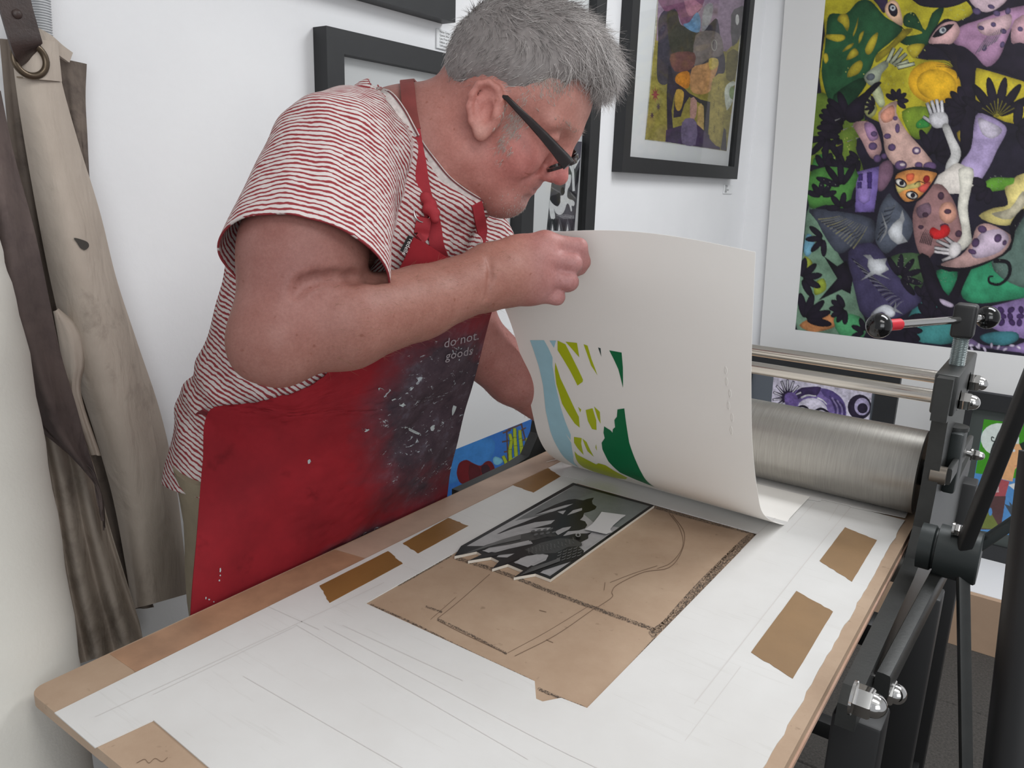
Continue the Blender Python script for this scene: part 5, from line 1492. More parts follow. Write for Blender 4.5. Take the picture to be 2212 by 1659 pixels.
# ------------------------------------------------------------------ pictures on the walls
m_frame = mat('black_frame_wood', (34, 35, 37), 0.5, 0, 0.12, 20)
m_pmat = mat('picture_mount_white', (222, 224, 224), 0.7)
m_glass, t_, p_ = new_mat('picture_glass')
g_ = t_.add('ShaderNodeBsdfGlossy'); g_.inputs['Roughness'].default_value = 0.04; tr_ = t_.add('ShaderNodeBsdfTransparent'); mx_ = t_.add('ShaderNodeMixShader')
lw_ = t_.add('ShaderNodeFresnel'); lw_.inputs[0].default_value = 1.45
t_.link(t_.math('MULTIPLY', lw_.outputs[0], 0.8), mx_.inputs[0])
t_.link(tr_.outputs[0], mx_.inputs[1]); t_.link(g_.outputs[0], mx_.inputs[2]); t_.link(mx_.outputs[0], t_.n['Material Output'].inputs[0])
M_PAINT = ink_mat('painted_print', 0.55, 0.04, 26)
def wall_frame(name, y0, y1, z0, z1, w, label, art=None, depth=0.034):
    """framed picture on the left wall: four mitred bars, mount, print, glass"""
    x0 = XW + 0.001; x1 = XW + depth
    fr = thing(name, (x0, (y0 + y1) / 2, z0), label, 'framed picture', 'framed prints on the left wall')
    oc = [(y0, z0), (y1, z0), (y1, z1), (y0, z1)]; ic = [(y0 + w, z0 + w), (y1 - w, z0 + w), (y1 - w, z1 - w), (y0 + w, z1 - w)]
    for k in range(4):
        k2 = (k + 1) % 4
        put('frame_bar', prism([[oc[k], oc[k2], ic[k2], ic[k]]], lambda a, b: Vector((x0, a, b)), Vector((depth, 0, 0))), m_frame, fr)
    mt = put('mount', box(x0, x0 + 0.010, y0 + w * 0.9, y1 - w * 0.9, z0 + w * 0.9, z1 - w * 0.9), m_pmat, fr)
    if art: put('print', paint_art(art[0], art[1], lambda a, b: on_x(a, b, x0 + 0.0106), *art[2:4], **art[4]), M_PAINT, mt)
    v = [(x0 + 0.022, y0 + w, z0 + w), (x0 + 0.022, y1 - w, z0 + w), (x0 + 0.022, y1 - w, z1 - w), (x0 + 0.022, y0 + w, z1 - w)]
    put('glass', from_py(v, [(0, 1, 2, 3)]), m_glass, fr)
    return fr
XF = XW + 0.034
q0 = on_x(694, 53, XF); q1 = on_x(1040, 140, XF)
wall_frame('picture_frame', on_x(704, 60, XF).y, q1.y, q0.z - 0.62, q0.z, 0.040, 'black framed picture behind the shoulder, its mount mostly blank white')
q0 = on_x(983, 49, XF)
wall_frame('picture_frame', q0.y - 0.75, q0.y, q0.z, q0.z + 0.55, 0.050, 'black framed picture at the top edge above the printed label')
# animal lino print beside the face
kc = lambda x, y: (1100 + x / 5.53, 250 + y / 5.53)
W_ = (222, 224, 224); K_ = (40, 40, 44); Gp = (118, 118, 122)
bw = [((84, 84, 88), [kc(*p) for p in [(868, 320), (777, 1385), (448, 1368), (500, 800), (560, 300)]])]
bw += [(W_, [kc(*p) for p in [(640, 640), (700, 700), (735, 705), (738, 770), (722, 840), (700, 880), (692, 960), (715, 995), (760, 1010), (782, 1040), (770, 1080), (745, 1075), (750, 1130), (735, 1140), (718, 1070), (690, 1050), (665, 1120), (640, 1165), (600, 1185), (555, 1160), (535, 1110), (548, 1220), (500, 1230), (480, 1120), (475, 1000), (520, 1040), (575, 1085), (612, 1030), (605, 960), (650, 945), (668, 860), (670, 780)]], 3),
       (K_, [kc(*p) for p in [(560, 940), (600, 920), (612, 980), (600, 1050), (570, 1080), (530, 1060), (490, 1010), (500, 960)]], 3),
       (K_, [kc(*p) for p in ell(640, 900, 24, 48)]),
       (W_, [kc(*p) for p in [(745, 600), (770, 560), (785, 900), (755, 900)]]), (W_, [kc(*p) for p in [(770, 590), (850, 500), (840, 530), (780, 640)]]), (W_, [kc(*p) for p in [(750, 690), (715, 600), (735, 590), (765, 660)]]),
       (K_, [kc(*p) for p in [(800, 680), (845, 600), (830, 780), (785, 860)]]), (K_, [kc(*p) for p in [(720, 880), (800, 940), (800, 980), (720, 920)]])]
for i in range(9): bw.append(((150, 150, 152), [kc(*p) for p in stroke([(560 + i * 8, 1190 + i * 3), (660, 1180 + i * 6), (775, 1195 + i * 4)], 3, 3)]))
for i in range(10): bw.append(((136, 136, 140), [kc(*p) for p in stroke([(500 + i * 11, 850 + i * 6), (530 + i * 9, 880 + i * 5)], 4, 2)]))
for i in range(8): bw.append(((150, 150, 152), [kc(*p) for p in stroke([(725 + i * 9, 905 + i * 9), (745 + i * 7, 945 + i * 8)], 3, 2)]))
for cx in (470, 550, 650, 745):
    for dx in (-34, -12, 12, 34): bw.append((K_, [kc(*p) for p in [(cx, 1385 if cx > 500 else 1360), (cx + dx - 8, 1235), (cx + dx + 8, 1230), (cx + 14, 1370)]]))
    bw.append((W_, [kc(*p) for p in [(cx + 32, 1380), (cx + 48, 1290), (cx + 58, 1370)]]))
qa = on_x(1118, 470, XF); qb = on_x(1285, 520, XF); qt = on_x(1341, 0, XF); zb = on_x(1200, 600, XF).z
wall_frame('picture_frame', on_x(1126, 480, XF).y, on_x(1283, 500, XF).y, zb, zb + 1.0, 0.052, 'black framed print of a spotted animal in front of the face', (bw, [kc(868, 310), kc(560, 290), kc(448, 1368), kc(777, 1388)][1::-1] + [kc(777, 1388), kc(448, 1368)], 90, 230, dict(shade=0.0, mottle=0.15)))
# tall figure painting
kd2 = lambda x, y: (1330 + x / 3.77, y / 3.77)
A2 = [((150, 140, 70), [kd2(*p) for p in [(348, -60), (1060, -60), (1055, 40), (1010, 300), (990, 500), (960, 800), (930, 1000), (903, 1230), (640, 1190), (405, 1155), (240, 1135), (265, 900), (300, 500), (330, 250)]]),
      ((150, 130, 150), [kd2(*p) for p in [(348, -60), (1060, -60), (1050, 60), (1000, 320), (900, 420), (330, 330)]]),
      ((70, 64, 78), [kd2(*p) for p in [(350, 150), (430, 60), (500, 90), (520, 180), (560, 220), (660, 260), (720, 250), (780, 180), (830, 160), (860, 360), (890, 480), (885, 590), (820, 620), (760, 700), (640, 700), (560, 690), (470, 660), (440, 560), (420, 680), (360, 680), (335, 600), (345, 330)]], 3),
      ((74, 70, 62), [kd2(*p) for p in [(420, 100), (500, 100), (530, 200), (650, 260), (640, 420), (500, 440), (440, 380)]], 3),
      ((126, 84, 110), [kd2(*p) for p in [(350, -60), (700, -60), (700, 60), (650, 120), (590, 200), (540, 200), (510, 120), (480, 70), (400, 90)]], 3),
      ((170, 120, 140), [kd2(*p) for p in [(560, -40), (700, 40), (690, 70), (620, 130), (580, 100)]], 3),
      ((110, 150, 186), [kd2(*p) for p in [(550, 200), (600, 180), (660, 100), (690, 160), (680, 260), (610, 250)]], 3),
      ((160, 160, 166), [kd2(*p) for p in [(720, 60), (790, 30), (780, 150), (740, 230), (700, 250)]], 3),
      ((128, 118, 116), [kd2(*p) for p in [(650, 290), (780, 250), (860, 300), (870, 440), (760, 480), (640, 540)]], 3),
      ((120, 80, 78), [kd2(*p) for p in [(450, 440), (640, 430), (620, 560), (480, 580)]], 3),
      ((196, 150, 104), [kd2(*p) for p in [(620, 560), (720, 520), (830, 490), (830, 560), (800, 640), (770, 740), (690, 770), (610, 730)]], 3),
      ((206, 186, 104), [kd2(*p) for p in [(760, 480), (830, 480), (830, 540), (770, 570)]], 3),
      ((206, 134, 50), [kd2(*p) for p in [(490, 620), (540, 585), (600, 590), (600, 700), (560, 720), (490, 670)]], 3),
      ((56, 50, 66), [kd2(*p) for p in [(430, 540), (450, 540), (470, 660), (560, 720), (600, 760), (690, 810), (770, 830), (760, 1000), (750, 1110), (720, 1110), (715, 860), (600, 790), (560, 850), (530, 950), (470, 960), (480, 760), (455, 900), (470, 1080), (420, 1120), (415, 760)]]),
      ((196, 160, 74), [kd2(*p) for p in [(495, 730), (555, 750), (535, 880), (500, 900), (480, 830)]], 3),
      ((190, 150, 140), [kd2(*p) for p in [(610, 800), (660, 820), (655, 940), (610, 1000)]], 2), ((196, 166, 112), [kd2(*p) for p in [(670, 870), (718, 870), (710, 1110), (670, 1110)]], 2),
      ((74, 58, 90), [kd2(*p) for p in [(410, 1060), (540, 1020), (660, 1010), (760, 1100), (850, 1170), (850, 1220), (640, 1190), (405, 1155)]]),
      ((120, 108, 136), [kd2(*p) for p in [(540, 1000), (600, 960), (660, 1000), (650, 1180), (540, 1165)]], 2),
      ((170, 156, 84), [kd2(*p) for p in [(790, 640), (880, 600), (880, 760), (890, 900), (860, 1100), (850, 1200), (780, 1150), (760, 1080), (775, 800)]], 2),
      ((112, 104, 60), [kd2(*p) for p in [(910, 430), (1000, 420), (970, 640), (900, 640)]], 2),
      ((206, 212, 200), [kd2(*p) for p in [(885, 760), (905, 690), (960, 660), (975, 690), (930, 720), (930, 790), (955, 815), (905, 900)]], 2), ((130, 150, 100), [kd2(*p) for p in ell(948, 755, 24, 52)]),
      ((96, 92, 96), [kd2(*p) for p in [(940, 120), (1000, 60), (1050, 60), (1030, 260), (950, 380)]], 2), ((222, 222, 220), [kd2(*p) for p in ell(990, 160, 15, 44)]),
      ((74, 70, 76), [kd2(*p) for p in [(880, 1040), (898, 1060), (903, 1228), (855, 1220)]])]
A2 += [((190, 190, 180), [kd2(*p) for p in ell(803, 368, 23, 46)]), ((120, 112, 112), [kd2(*p) for p in ell(803, 368, 18, 41)])]
for cx, cy, r_, c_ in ((322, 770, 44, (150, 60, 78)), (348, 870, 26, (70, 44, 70)), (296, 940, 24, (66, 46, 66))):
    A2.append((c_, [kd2(cx + (r_ if k % 2 == 0 else r_ * 0.35) * 0.8 * math.cos(k * math.pi / 8), cy + (r_ if k % 2 == 0 else r_ * 0.35) * 1.6 * math.sin(k * math.pi / 8)) for k in range(16)]))
for i in range(26):
    px, py = 790 + (i * 37) % 110, 640 + (i * 71) % 440
    A2.append(((96, 92, 52), [kd2(*p) for p in stroke([(px, py), (px + 10, py + 12), (px + 6, py + 24)], 3, 2)]))
q0 = on_x(1337, 371, XF); q1 = on_x(1594, 386, XF)
wall_frame('picture_frame', on_x(1343, 371, XF).y, on_x(1592, 386, XF).y, q0.z, q0.z + 0.80, 0.045, 'black framed figure painting nearest the room corner', (A2, [kd2(345, -70), kd2(1066, -50), kd2(903, 1232), kd2(238, 1138)], 230, 420, dict(shade=0.12, mottle=0.45, edge=0.03, back=(186, 186, 176))))
# printed labels
def wall_label(px0, py0, px1, py1, lines, size, lab):
    a = on_x(px0, py0, XW + 0.004); b = on_x(px1, py1, XW + 0.004)
    lb = put('wall_label', box(XW + 0.0005, XW + 0.004, a.y, b.y, b.z, a.z, 0.0008, 1), mat('label_card', (226, 227, 228), 0.6), label=lab, cat='label')
    for i, s in enumerate(lines):
        put('label_text', text_mesh(s, size, (XW + 0.0043, a.y + (b.y - a.y) * 0.10, a.z - (i + 1) * (a.z - b.z) / (len(lines) + 0.7)), (0, 1, 0), (0, 0, 1)), mat('label_ink', (60, 60, 62), 0.7), lb)
wall_label(944, 61, 1000, 117, ['Nicky Carey', 'Quiver Kite', 'Lino Print-Hand Coloured', 'Edition of 16', 'Unframed $280'], 0.0062, 'white printed label between the two black frames beside the grey hair')
wall_label(1565, 399, 1582, 419, ['Edition', 'of 16', 'Unframed', '$280'], 0.010, 'small white label under the figure painting')

# ------------------------------------------------------------------ the large painting on the back wall
YP = YW - 0.022
bl_, tl_ = on_y(1628, 930, YP), on_y(1714, -250, YP)
upv = (tl_ - bl_).normalized(); rtv = Vector((upv.z, 0, -upv.x))
big = thing('large_painting', bl_, 'huge unframed jungle painting with a wide white border on the back wall', 'painting')
put('backing_board', prism([[(0, 0), (1.75, 0), (1.75, 2.64 - bl_.z), (0, 2.64 - bl_.z)]], lambda a, b: bl_ + rtv * a + upv * b, Vector((0, 0.016, 0))), mat('white_board', (222, 221, 220), 0.6), big)
ka = lambda x, y: (1712 + x / 4.148, y / 4.148)
kb = lambda x, y: (1712 + x / 4.148, 370 + y / 4.148)
BK = (30, 24, 38)
PA = []
def A(col, pts, sm=3): PA.append((col, [ka(*p) for p in pts], sm))
def Bp(col, pts, sm=3): PA.append((col, [kb(*p) for p in pts], sm))
PA.append(((30, 26, 40), [(1787, -40), (1718, 712), (2212, 769), (2330, 783), (2345, -40)], 0))
# yellow and green grounds
A((168, 158, 40), [(320, -80), (900, -80), (1600, -60), (1610, 120), (1480, 190), (1250, 330), (1100, 520), (1480, 560), (1500, 800), (1200, 1000), (1040, 1250), (960, 1150), (700, 1060), (640, 900), (260, 840), (290, 300)])
A((190, 172, 46), [(1640, 640), (1700, 620), (2074, 730), (2200, 760), (2200, 1080), (1900, 1090), (1640, 900)]); A((206, 178, 60), [(1950, 540), (2000, 470), (2110, 400), (2200, 420), (2200, 640), (2040, 620)])
A((120, 140, 40), [(230, 860), (370, 850), (370, 940), (300, 1000), (260, 1180), (220, 1100)]); A((134, 148, 44), [(380, 1280), (560, 1240), (560, 1340), (480, 1400), (600, 1520), (500, 1560), (400, 1400)])
A((120, 146, 44), [(980, 1000), (1150, 950), (1250, 1000), (1240, 1150), (1130, 1250), (1040, 1180)]); A((60, 150, 70), [(1110, 1100), (1180, 1060), (1230, 1130), (1120, 1150)])
A((150, 128, 44), [(1470, 1190), (1580, 1160), (1590, 1260), (1540, 1330)])
A((96, 118, 44), [(220, 840), (420, 900), (620, 960), (640, 1150), (560, 1300), (640, 1540), (560, 1680), (170, 1680), (190, 1200)])
A((64, 130, 66), [(190, 1420), (330, 1380), (420, 1480), (380, 1660), (180, 1660)])
# monstera leaf
A((36, 80, 50), [(330, 130), (480, 120), (590, 10), (700, 10), (830, 150), (985, 250), (900, 360), (760, 480), (700, 620), (600, 780), (520, 900), (370, 930), (300, 840), (260, 640), (290, 420), (300, 300)], 4)
A((28, 66, 42), [(370, 850), (600, 700), (660, 760), (500, 960), (400, 960)]); A((34, 78, 48), [(1000, 140), (1080, 110), (1130, 170), (1190, 270), (1250, 120), (1340, 60), (1350, 110), (1260, 300), (1180, 420), (1000, 400), (960, 340), (1160, 300), (1100, 260), (1000, 230)])
for pts in ([(430, 130), (490, 130), (510, 210), (490, 280), (450, 220), (400, 180)], [(300, 310), (450, 310), (470, 350), (400, 375), (300, 340)], [(540, 310), (570, 220), (590, 150), (580, 240), (550, 320)], [(590, 370), (600, 310), (640, 275), (620, 350), (595, 390)], [(650, 440), (700, 340), (765, 290), (750, 380), (710, 470), (670, 490)],
            [(445, 465), (490, 410), (550, 385), (520, 430)], [(485, 540), (510, 470), (560, 430), (590, 490)], [(490, 690), (520, 600), (600, 540), (630, 580), (590, 660)], [(275, 490), (310, 480), (320, 540), (290, 570)], [(740, 530), (760, 480), (860, 410), (960, 300), (1000, 260), (1080, 265), (960, 380), (860, 480), (760, 560)], [(1020, 430), (1080, 395), (1180, 395), (1160, 450), (1100, 520), (1060, 500)]):
    A((172, 156, 46), pts)
# sun
A((222, 170, 36), ell(1270, 740, 235, 190, 10, 24), 0); A((232, 180, 38), ell(1290, 760, 180, 140, 10, 24), 0)
# dotted stars
rg2 = random.Random(8)
for i in range(90):
    x, y = rg2.choice([(1100, 150), (1480, 110), (1060, 1060), (450, 1300), (900, 700), (1530, 1250), (300, 1470), (1900, 760), (1950, 960), (1120, 480), (560, 600)])
    x += rg2.uniform(-95, 95); y += rg2.uniform(-75, 75); A((206, 204, 110), ell(x, y, 6, 6, 0, 6), 0)
# dark trunk and creature, upper right
A(BK, [(1060, -60), (1600, -60), (1540, 20), (1380, 70), (1180, 60), (1100, 20)])
A(BK, [(1220, 400), (1240, 300), (1360, 170), (1480, 190), (1620, 170), (1600, 60), (1560, -60), (2200, -60), (2200, 720), (2050, 720), (1900, 650), (1700, 620), (1640, 640), (1640, 1000), (1600, 1300), (1480, 1480), (1500, 1350), (1500, 880), (1500, 720), (1380, 500), (1300, 430)])
A((168, 128, 160), [(1520, 230), (1700, 170), (1900, 90), (2074, 50), (2200, 50), (2200, 200), (2000, 210), (1930, 330), (1850, 520), (1740, 600), (1640, 500), (1540, 420), (1460, 400), (1420, 330)])
A((206, 172, 178), [(1660, 210), (1850, 150), (1960, 130), (1940, 260), (1800, 320), (1690, 300)]); A((190, 150, 160), [(1960, 380), (1990, 180), (2200, 120), (2200, 400), (2040, 380)]); A((206, 180, 190), [(1590, -40), (1920, -40), (1860, 60), (1740, 110), (1640, 70)])
A((212, 170, 170), [(1225, 390), (1240, 330), (1330, 220), (1440, 190), (1480, 220), (1500, 290), (1430, 390), (1340, 390)])
A(BK, [(1250, 330), (1330, 240), (1450, 215), (1370, 300), (1310, 330)], 2); A((206, 210, 214), ell(1345, 272, 34, 26, -30), 0); A((90, 96, 110), ell(1350, 270, 16, 16), 0)
for cx, cy, a_, b_ in ((1690, 250, 30, 20), (1830, 120, 34, 26), (1930, 100, 26, 32), (1890, 280, 30, 24), (1800, 220, 26, 22), (1650, 100, 40, 30), (1780, 60, 34, 20), (1720, 430, 22, 30), (2040, 260, 26, 22), (1880, 400, 22, 30)): A((84, 70, 104), ell(cx, cy, a_, b_, 20, 12), 0)
for i in range(14): A((214, 196, 206) if i % 2 else (110, 90, 140), stroke([(1640 + i * 14, 480 - i * 8), (1690 + i * 14, 400 - i * 8), (1750 + i * 10, 320 - i * 6)], 6, 2), 0)
for i in range(9): A((60, 50, 60), stroke([(1480, 640 + i * 8), (1380 + i * 10, 600 - i * 14), (1270 + i * 16, 600 - i * 24)], 9, 2), 0)
# beaked head, top
A((60, 48, 78), [(700, -40), (840, -40), (850, 40), (820, 120), (760, 40)]); A((222, 182, 152), [(830, 60), (880, 0), (940, 20), (975, 120), (985, 230), (900, 190), (840, 130)]); A(BK, ell(900, 90, 40, 62, -20), 0); A((204, 208, 212), ell(898, 72, 26, 26), 0); A((60, 60, 70), ell(898, 70, 12, 12), 0); A(BK, [(975, 230), (1010, 275), (960, 240)], 0)
# grey reaching hand
A((160, 168, 148), [(640, 700), (680, 640), (780, 570), (840, 540), (860, 590), (800, 660), (780, 730), (700, 770)]); A((90, 96, 104), ell(700, 690, 40, 32, -20), 0)
for a_, b_ in (((850, 560), (910, 430)), ((880, 570), (980, 430)), ((905, 585), (1020, 480)), ((930, 595), (1040, 545)), ((940, 605), (1095, 570))): A(BK, stroke([a_, b_], 46, 36), 0); A((196, 202, 170), stroke([a_, b_], 32, 24), 0)
A((184, 190, 150), [(710, 830), (780, 760), (830, 930), (780, 960)], 2); A((150, 152, 100), [(700, 850), (760, 980), (700, 1060), (640, 1000), (660, 900)], 2)
# black flower clusters
def petals(f_, cx, cy, n, a0, a1, ln, wd, col=BK):
    wd *= 0.74
    for k in range(n):
        a = math.radians(a0 + (a1 - a0) * k / max(n - 1, 1)); f_(col, ell(cx + math.cos(a) * ln * 0.6, cy + math.sin(a) * ln * 0.6, ln * 0.52, wd, math.degrees(a), 14), 0)
for args in ((500, 1060, 4, 170, 250, 230, 52), (470, 1130, 4, 150, 230, 230, 50), (440, 1230, 3, 100, 190, 200, 44), (310, 1230, 4, 60, 170, 200, 42), (930, 900, 6, -150, 40, 100, 34), (740, 950, 5, 130, 250, 90, 22), (1560, 970, 6, 130, 250, 190, 52), (1830, 1050, 6, -150, -30, 330, 58), (1260, 1400, 6, -150, 20, 240, 52), (2000, 1150, 4, -80, 60, 220, 60), (300, 1540, 5, 150, 330, 160, 46), (460, 1560, 4, -130, -40, 170, 40), (600, 1430, 5, 100, 220, 110, 30)): petals(A, *args)
A(BK, [(480, 960), (640, 830), (740, 740), (800, 740), (720, 830), (650, 940), (640, 1060), (560, 1100), (480, 1080)], 2)
for i in range(14): A((176, 170, 60) if i % 2 else (196, 196, 190), stroke([(380 + (i * 131) % 300, 1080 + (i * 67) % 240), (430 + (i * 131) % 300, 1060 + (i * 67) % 240)], 9, 2), 0)
for i in range(9): A((160, 150, 56), stroke([(1830, 1050), (1700 + i * 36, 880 + abs(i - 4) * 22)], 4, 9), 0)
# white raised hand and arm
for a_, b_ in (((1250, 1040), (1205, 920)), ((1285, 1030), (1245, 900)), ((1315, 1025), (1290, 890)), ((1345, 1030), (1335, 900)), ((1250, 1100), (1170, 1045))): A(BK, stroke([a_, b_], 42, 36), 0); A((220, 218, 222), stroke([a_, b_], 30, 26), 0)
A((216, 214, 218), [(1225, 1030), (1370, 1010), (1395, 1110), (1350, 1140), (1260, 1140)]); A((220, 218, 216), [(1340, 1130), (1395, 1110), (1450, 1230), (1510, 1360), (1470, 1480), (1370, 1560), (1380, 1460), (1420, 1380), (1380, 1250)])
# lilac torso, right
A((176, 158, 200), [(1640, 1040), (1740, 1030), (1900, 1120), (1910, 1200), (1830, 1350), (1760, 1500), (1620, 1700), (1500, 1700), (1500, 1480), (1600, 1330)]); A((214, 204, 222), [(1660, 1060), (1740, 1080), (1880, 1160), (1800, 1240), (1700, 1200)])
A((226, 218, 210), [(1370, 1530), (1480, 1460), (1620, 1560), (1600, 1720), (1300, 1720), (1280, 1600)])
# speckled pink bodies
A((190, 150, 150), [(540, 1110), (680, 1090), (760, 1180), (800, 1340), (740, 1420), (690, 1400), (620, 1260)]); A((168, 130, 170), [(640, 1110), (720, 1110), (770, 1230), (690, 1260)])
A((202, 166, 156), [(770, 1010), (930, 900), (930, 1010), (1000, 1140), (1060, 1220), (1160, 1330), (1260, 1470), (1160, 1500), (1000, 1520), (900, 1470), (830, 1360), (810, 1200)]); A((214, 150, 128), [(790, 1020), (900, 940), (910, 1060), (820, 1100)])
for cx, cy, a_, b_ in ((920, 1060, 22, 20), (850, 1220, 34, 26), (940, 1150, 22, 44), (890, 1320, 36, 34), (720, 1310, 40, 36), (730, 1200, 30, 26), (1110, 1350, 40, 36), (970, 1480, 56, 44), (1130, 1480, 36, 30), (760, 1420, 36, 36), (820, 1400, 28, 26), (1230, 1490, 60, 40)): A((96, 74, 112), ell(cx, cy, a_, b_, 0, 14), 0)
A((208, 190, 196), ell(1112, 1350, 22, 20), 0); A((202, 186, 190), ell(985, 1475, 26, 14), 0)
A((120, 90, 110), [(780, 1480), (880, 1440), (900, 1560), (820, 1700), (760, 1690)])
A((128, 108, 178), [(575, 1540), (775, 1490), (760, 1700), (730, 1900), (560, 1900)], 0); A((150, 128, 196), [(600, 1560), (700, 1540), (690, 1800), (590, 1800)], 2)
for x, y, w, h_ in ((610, 1590, 40, 60), (690, 1590, 46, 90), (600, 1660, 40, 55), (690, 1660, 40, 60)): A((66, 46, 110), [(x - w / 2, y - h_ / 2), (x + w / 2, y - h_ / 2 - 6), (x + w / 2, y + h_ / 2), (x - w / 2, y + h_ / 2)], 0)
# lower half ground: teal, green, orange
Bp((112, 142, 120), [(150, 300), (300, 480), (420, 760), (520, 900), (600, 1200), (640, 1480), (40, 1415), (100, 700)]); Bp((150, 160, 60), [(110, 760), (180, 820), (130, 900), (95, 840)]); Bp((150, 166, 60), [(200, 1000), (280, 960), (300, 1060), (200, 1110)]); Bp((206, 140, 90), [(200, 1300), (330, 1280), (400, 1380), (200, 1440), (60, 1380)]); Bp((120, 176, 200), [(130, 560), (200, 620), (150, 760), (100, 720)])
Bp((84, 164, 110), [(380, 1290), (600, 1300), (640, 1480), (420, 1460)]); Bp((60, 150, 60), [(300, 60), (420, 40), (460, 150), (340, 200), (200, 200)])
Bp((64, 130, 130), [(1180, 1150), (1320, 1220), (1420, 1300), (1440, 1540), (1050, 1500), (1040, 1300)]); Bp((70, 96, 64), [(890, 760), (1140, 740), (1180, 900), (1140, 1060), (1000, 1020), (900, 900)])
Bp((50, 140, 100), [(1290, 890), (1480, 900), (1400, 1110), (1330, 1040)]); Bp((50, 140, 100), [(1560, 900), (1800, 800), (2100, 760), (2200, 780), (2200, 1080), (1900, 1160), (1620, 1180), (1510, 1100)]); Bp((90, 112, 104), [(1780, 820), (1980, 560), (2080, 400), (2200, 360), (2200, 1000), (1950, 1000)])
Bp((96, 150, 50), [(1690, 160), (1780, 60), (2000, 60), (2100, 40), (2200, 60), (2000, 140), (1800, 180)])
Bp((74, 128, 60), [(180, -10), (570, -10), (540, 180), (480, 330), (300, 300), (150, 320)])
# feathered leaves
Bp((70, 74, 88), [(150, 340), (420, 360), (700, 420), (740, 520), (720, 640), (560, 660), (420, 740), (300, 600), (220, 450)]); Bp((84, 90, 104), [(740, 560), (780, 330), (860, 200), (900, 240), (1000, 340), (1080, 480), (1040, 620), (940, 660), (840, 740), (760, 660)])
Bp((66, 60, 92), [(500, 720), (700, 640), (830, 760), (900, 900), (1040, 1020), (1160, 1160), (1040, 1260), (900, 1320), (640, 1300), (560, 1080)])
for i in range(13): Bp((168, 168, 160) if i % 3 else (190, 184, 140), stroke([(230 + i * 26, 430 + i * 22), (330 + i * 24, 420 + i * 14), (430 + i * 20, 400 + i * 8)], 12, 3), 0)
for i in range(10): Bp(BK, stroke([(260 + i * 34, 460 + i * 16), (380 + i * 30, 440 + i * 12)], 8, 3), 0)
for i in range(12): Bp((150, 156, 166) if i % 2 else (36, 34, 54), stroke([(760 + i * 6, 620 - i * 26), (800 + i * 10, 560 - i * 22), (850 + i * 6, 540 - i * 24)], 10, 3), 0)
for i in range(22): Bp((170, 168, 180) if i % 2 else (40, 34, 58), stroke([(530 + i * 18, 780 + i * 22), (620 + i * 16, 850 + i * 16), (700 + i * 14, 930 + i * 11)], 11, 3), 0)
Bp(BK, [(280, 760), (400, 850), (480, 800), (540, 960), (520, 1100), (440, 1060), (230, 1160), (400, 960)], 0)
for args in ((80, 960, 5, -80, 60, 170, 44), (110, 1330, 5, -100, 10, 220, 50), (470, 1230, 6, 90, 240, 130, 40), (280, 600, 4, 90, 220, 150, 38), (960, 950, 6, -120, 50, 190, 40), (1160, 1130, 5, -120, 60, 110, 40), (1250, 1330, 5, -170, -10, 170, 52), (650, 1440, 5, 160, 340, 120, 36), (1000, 1430, 5, -60, 60, 150, 44), (260, 230, 5, -160, -20, 130, 38), (440, 140, 4, -160, -60, 220, 42), (440, 330, 4, 180, 330, 130, 40), (1750, 130, 4, 90, 200, 150, 60)): petals(Bp, *args)
# brown seated figure with heart
Bp((150, 112, 112), [(1090, 330), (1200, 150), (1340, 120), (1460, 300), (1500, 460), (1540, 560), (1520, 640), (1300, 700), (1200, 800), (1120, 700), (1080, 500)]); Bp((204, 150, 130), [(1330, 300), (1430, 280), (1470, 400), (1400, 470), (1320, 420)]); Bp((128, 100, 116), [(1110, 330), (1220, 280), (1240, 380), (1140, 420)])
for cx, cy, a_, b_ in ((1390, 360, 34, 24), (1190, 390, 28, 24), (1330, 220, 30, 36), (1490, 560, 34, 32), (1150, 500, 26, 20), (1360, 490, 40, 24)): Bp((74, 50, 66), ell(cx, cy, a_, b_, 0, 14), 0)
Bp((198, 160, 156), [(1330, 830), (1500, 760), (1600, 640), (1650, 500), (1760, 470), (1940, 560), (1960, 620), (1880, 740), (1700, 820), (1550, 860), (1400, 860)]); Bp((206, 186, 206), [(1680, 560), (1860, 520), (1940, 600), (1860, 720), (1680, 780), (1600, 740)])
for cx, cy, a_, b_ in ((1700, 520, 42, 34), (1640, 640, 36, 44), (1840, 600, 34, 40), (1610, 720, 40, 24), (1900, 640, 20, 26)): Bp((84, 62, 96), ell(cx, cy, a_, b_, 20, 14), 0)
Bp((220, 204, 130), [(1670, 400), (1800, 330), (1930, 300), (1900, 150), (1980, 110), (2010, 40), (2200, 30), (2200, 360), (2060, 360), (1950, 480), (1800, 470)]); Bp((230, 220, 190), [(1780, 380), (1950, 330), (2060, 180), (2120, 240), (1960, 430)])
Bp((222, 218, 206), [(1490, -20), (1620, -20), (1600, 160), (1570, 330), (1600, 560), (1600, 640), (1500, 720), (1460, 660), (1520, 560), (1480, 330), (1500, 150)])
for a_, b_ in (((1440, 650), (1340, 570)), ((1420, 680), (1290, 620)), ((1420, 710), (1270, 685)), ((1430, 740), (1270, 720)), ((1440, 760), (1340, 800))): Bp(BK, stroke([a_, b_], 44, 34), 0); Bp((220, 214, 216), stroke([a_, b_], 30, 22), 0)
Bp((220, 214, 214), [(1420, 640), (1500, 650), (1510, 720), (1440, 780), (1400, 740)])
Bp((206, 36, 40), [(1320, 530), (1330, 490), (1380, 480), (1412, 520), (1390, 580), (1300, 610), (1240, 590), (1228, 530), (1260, 500)], 3)
for i in range(7): Bp((60, 40, 56), stroke([(1140 + i * 16, 640 + i * 4), (1170 + i * 14, 560 + i * 4), (1200 + i * 10, 510 + i * 10)], 10, 3), 0)
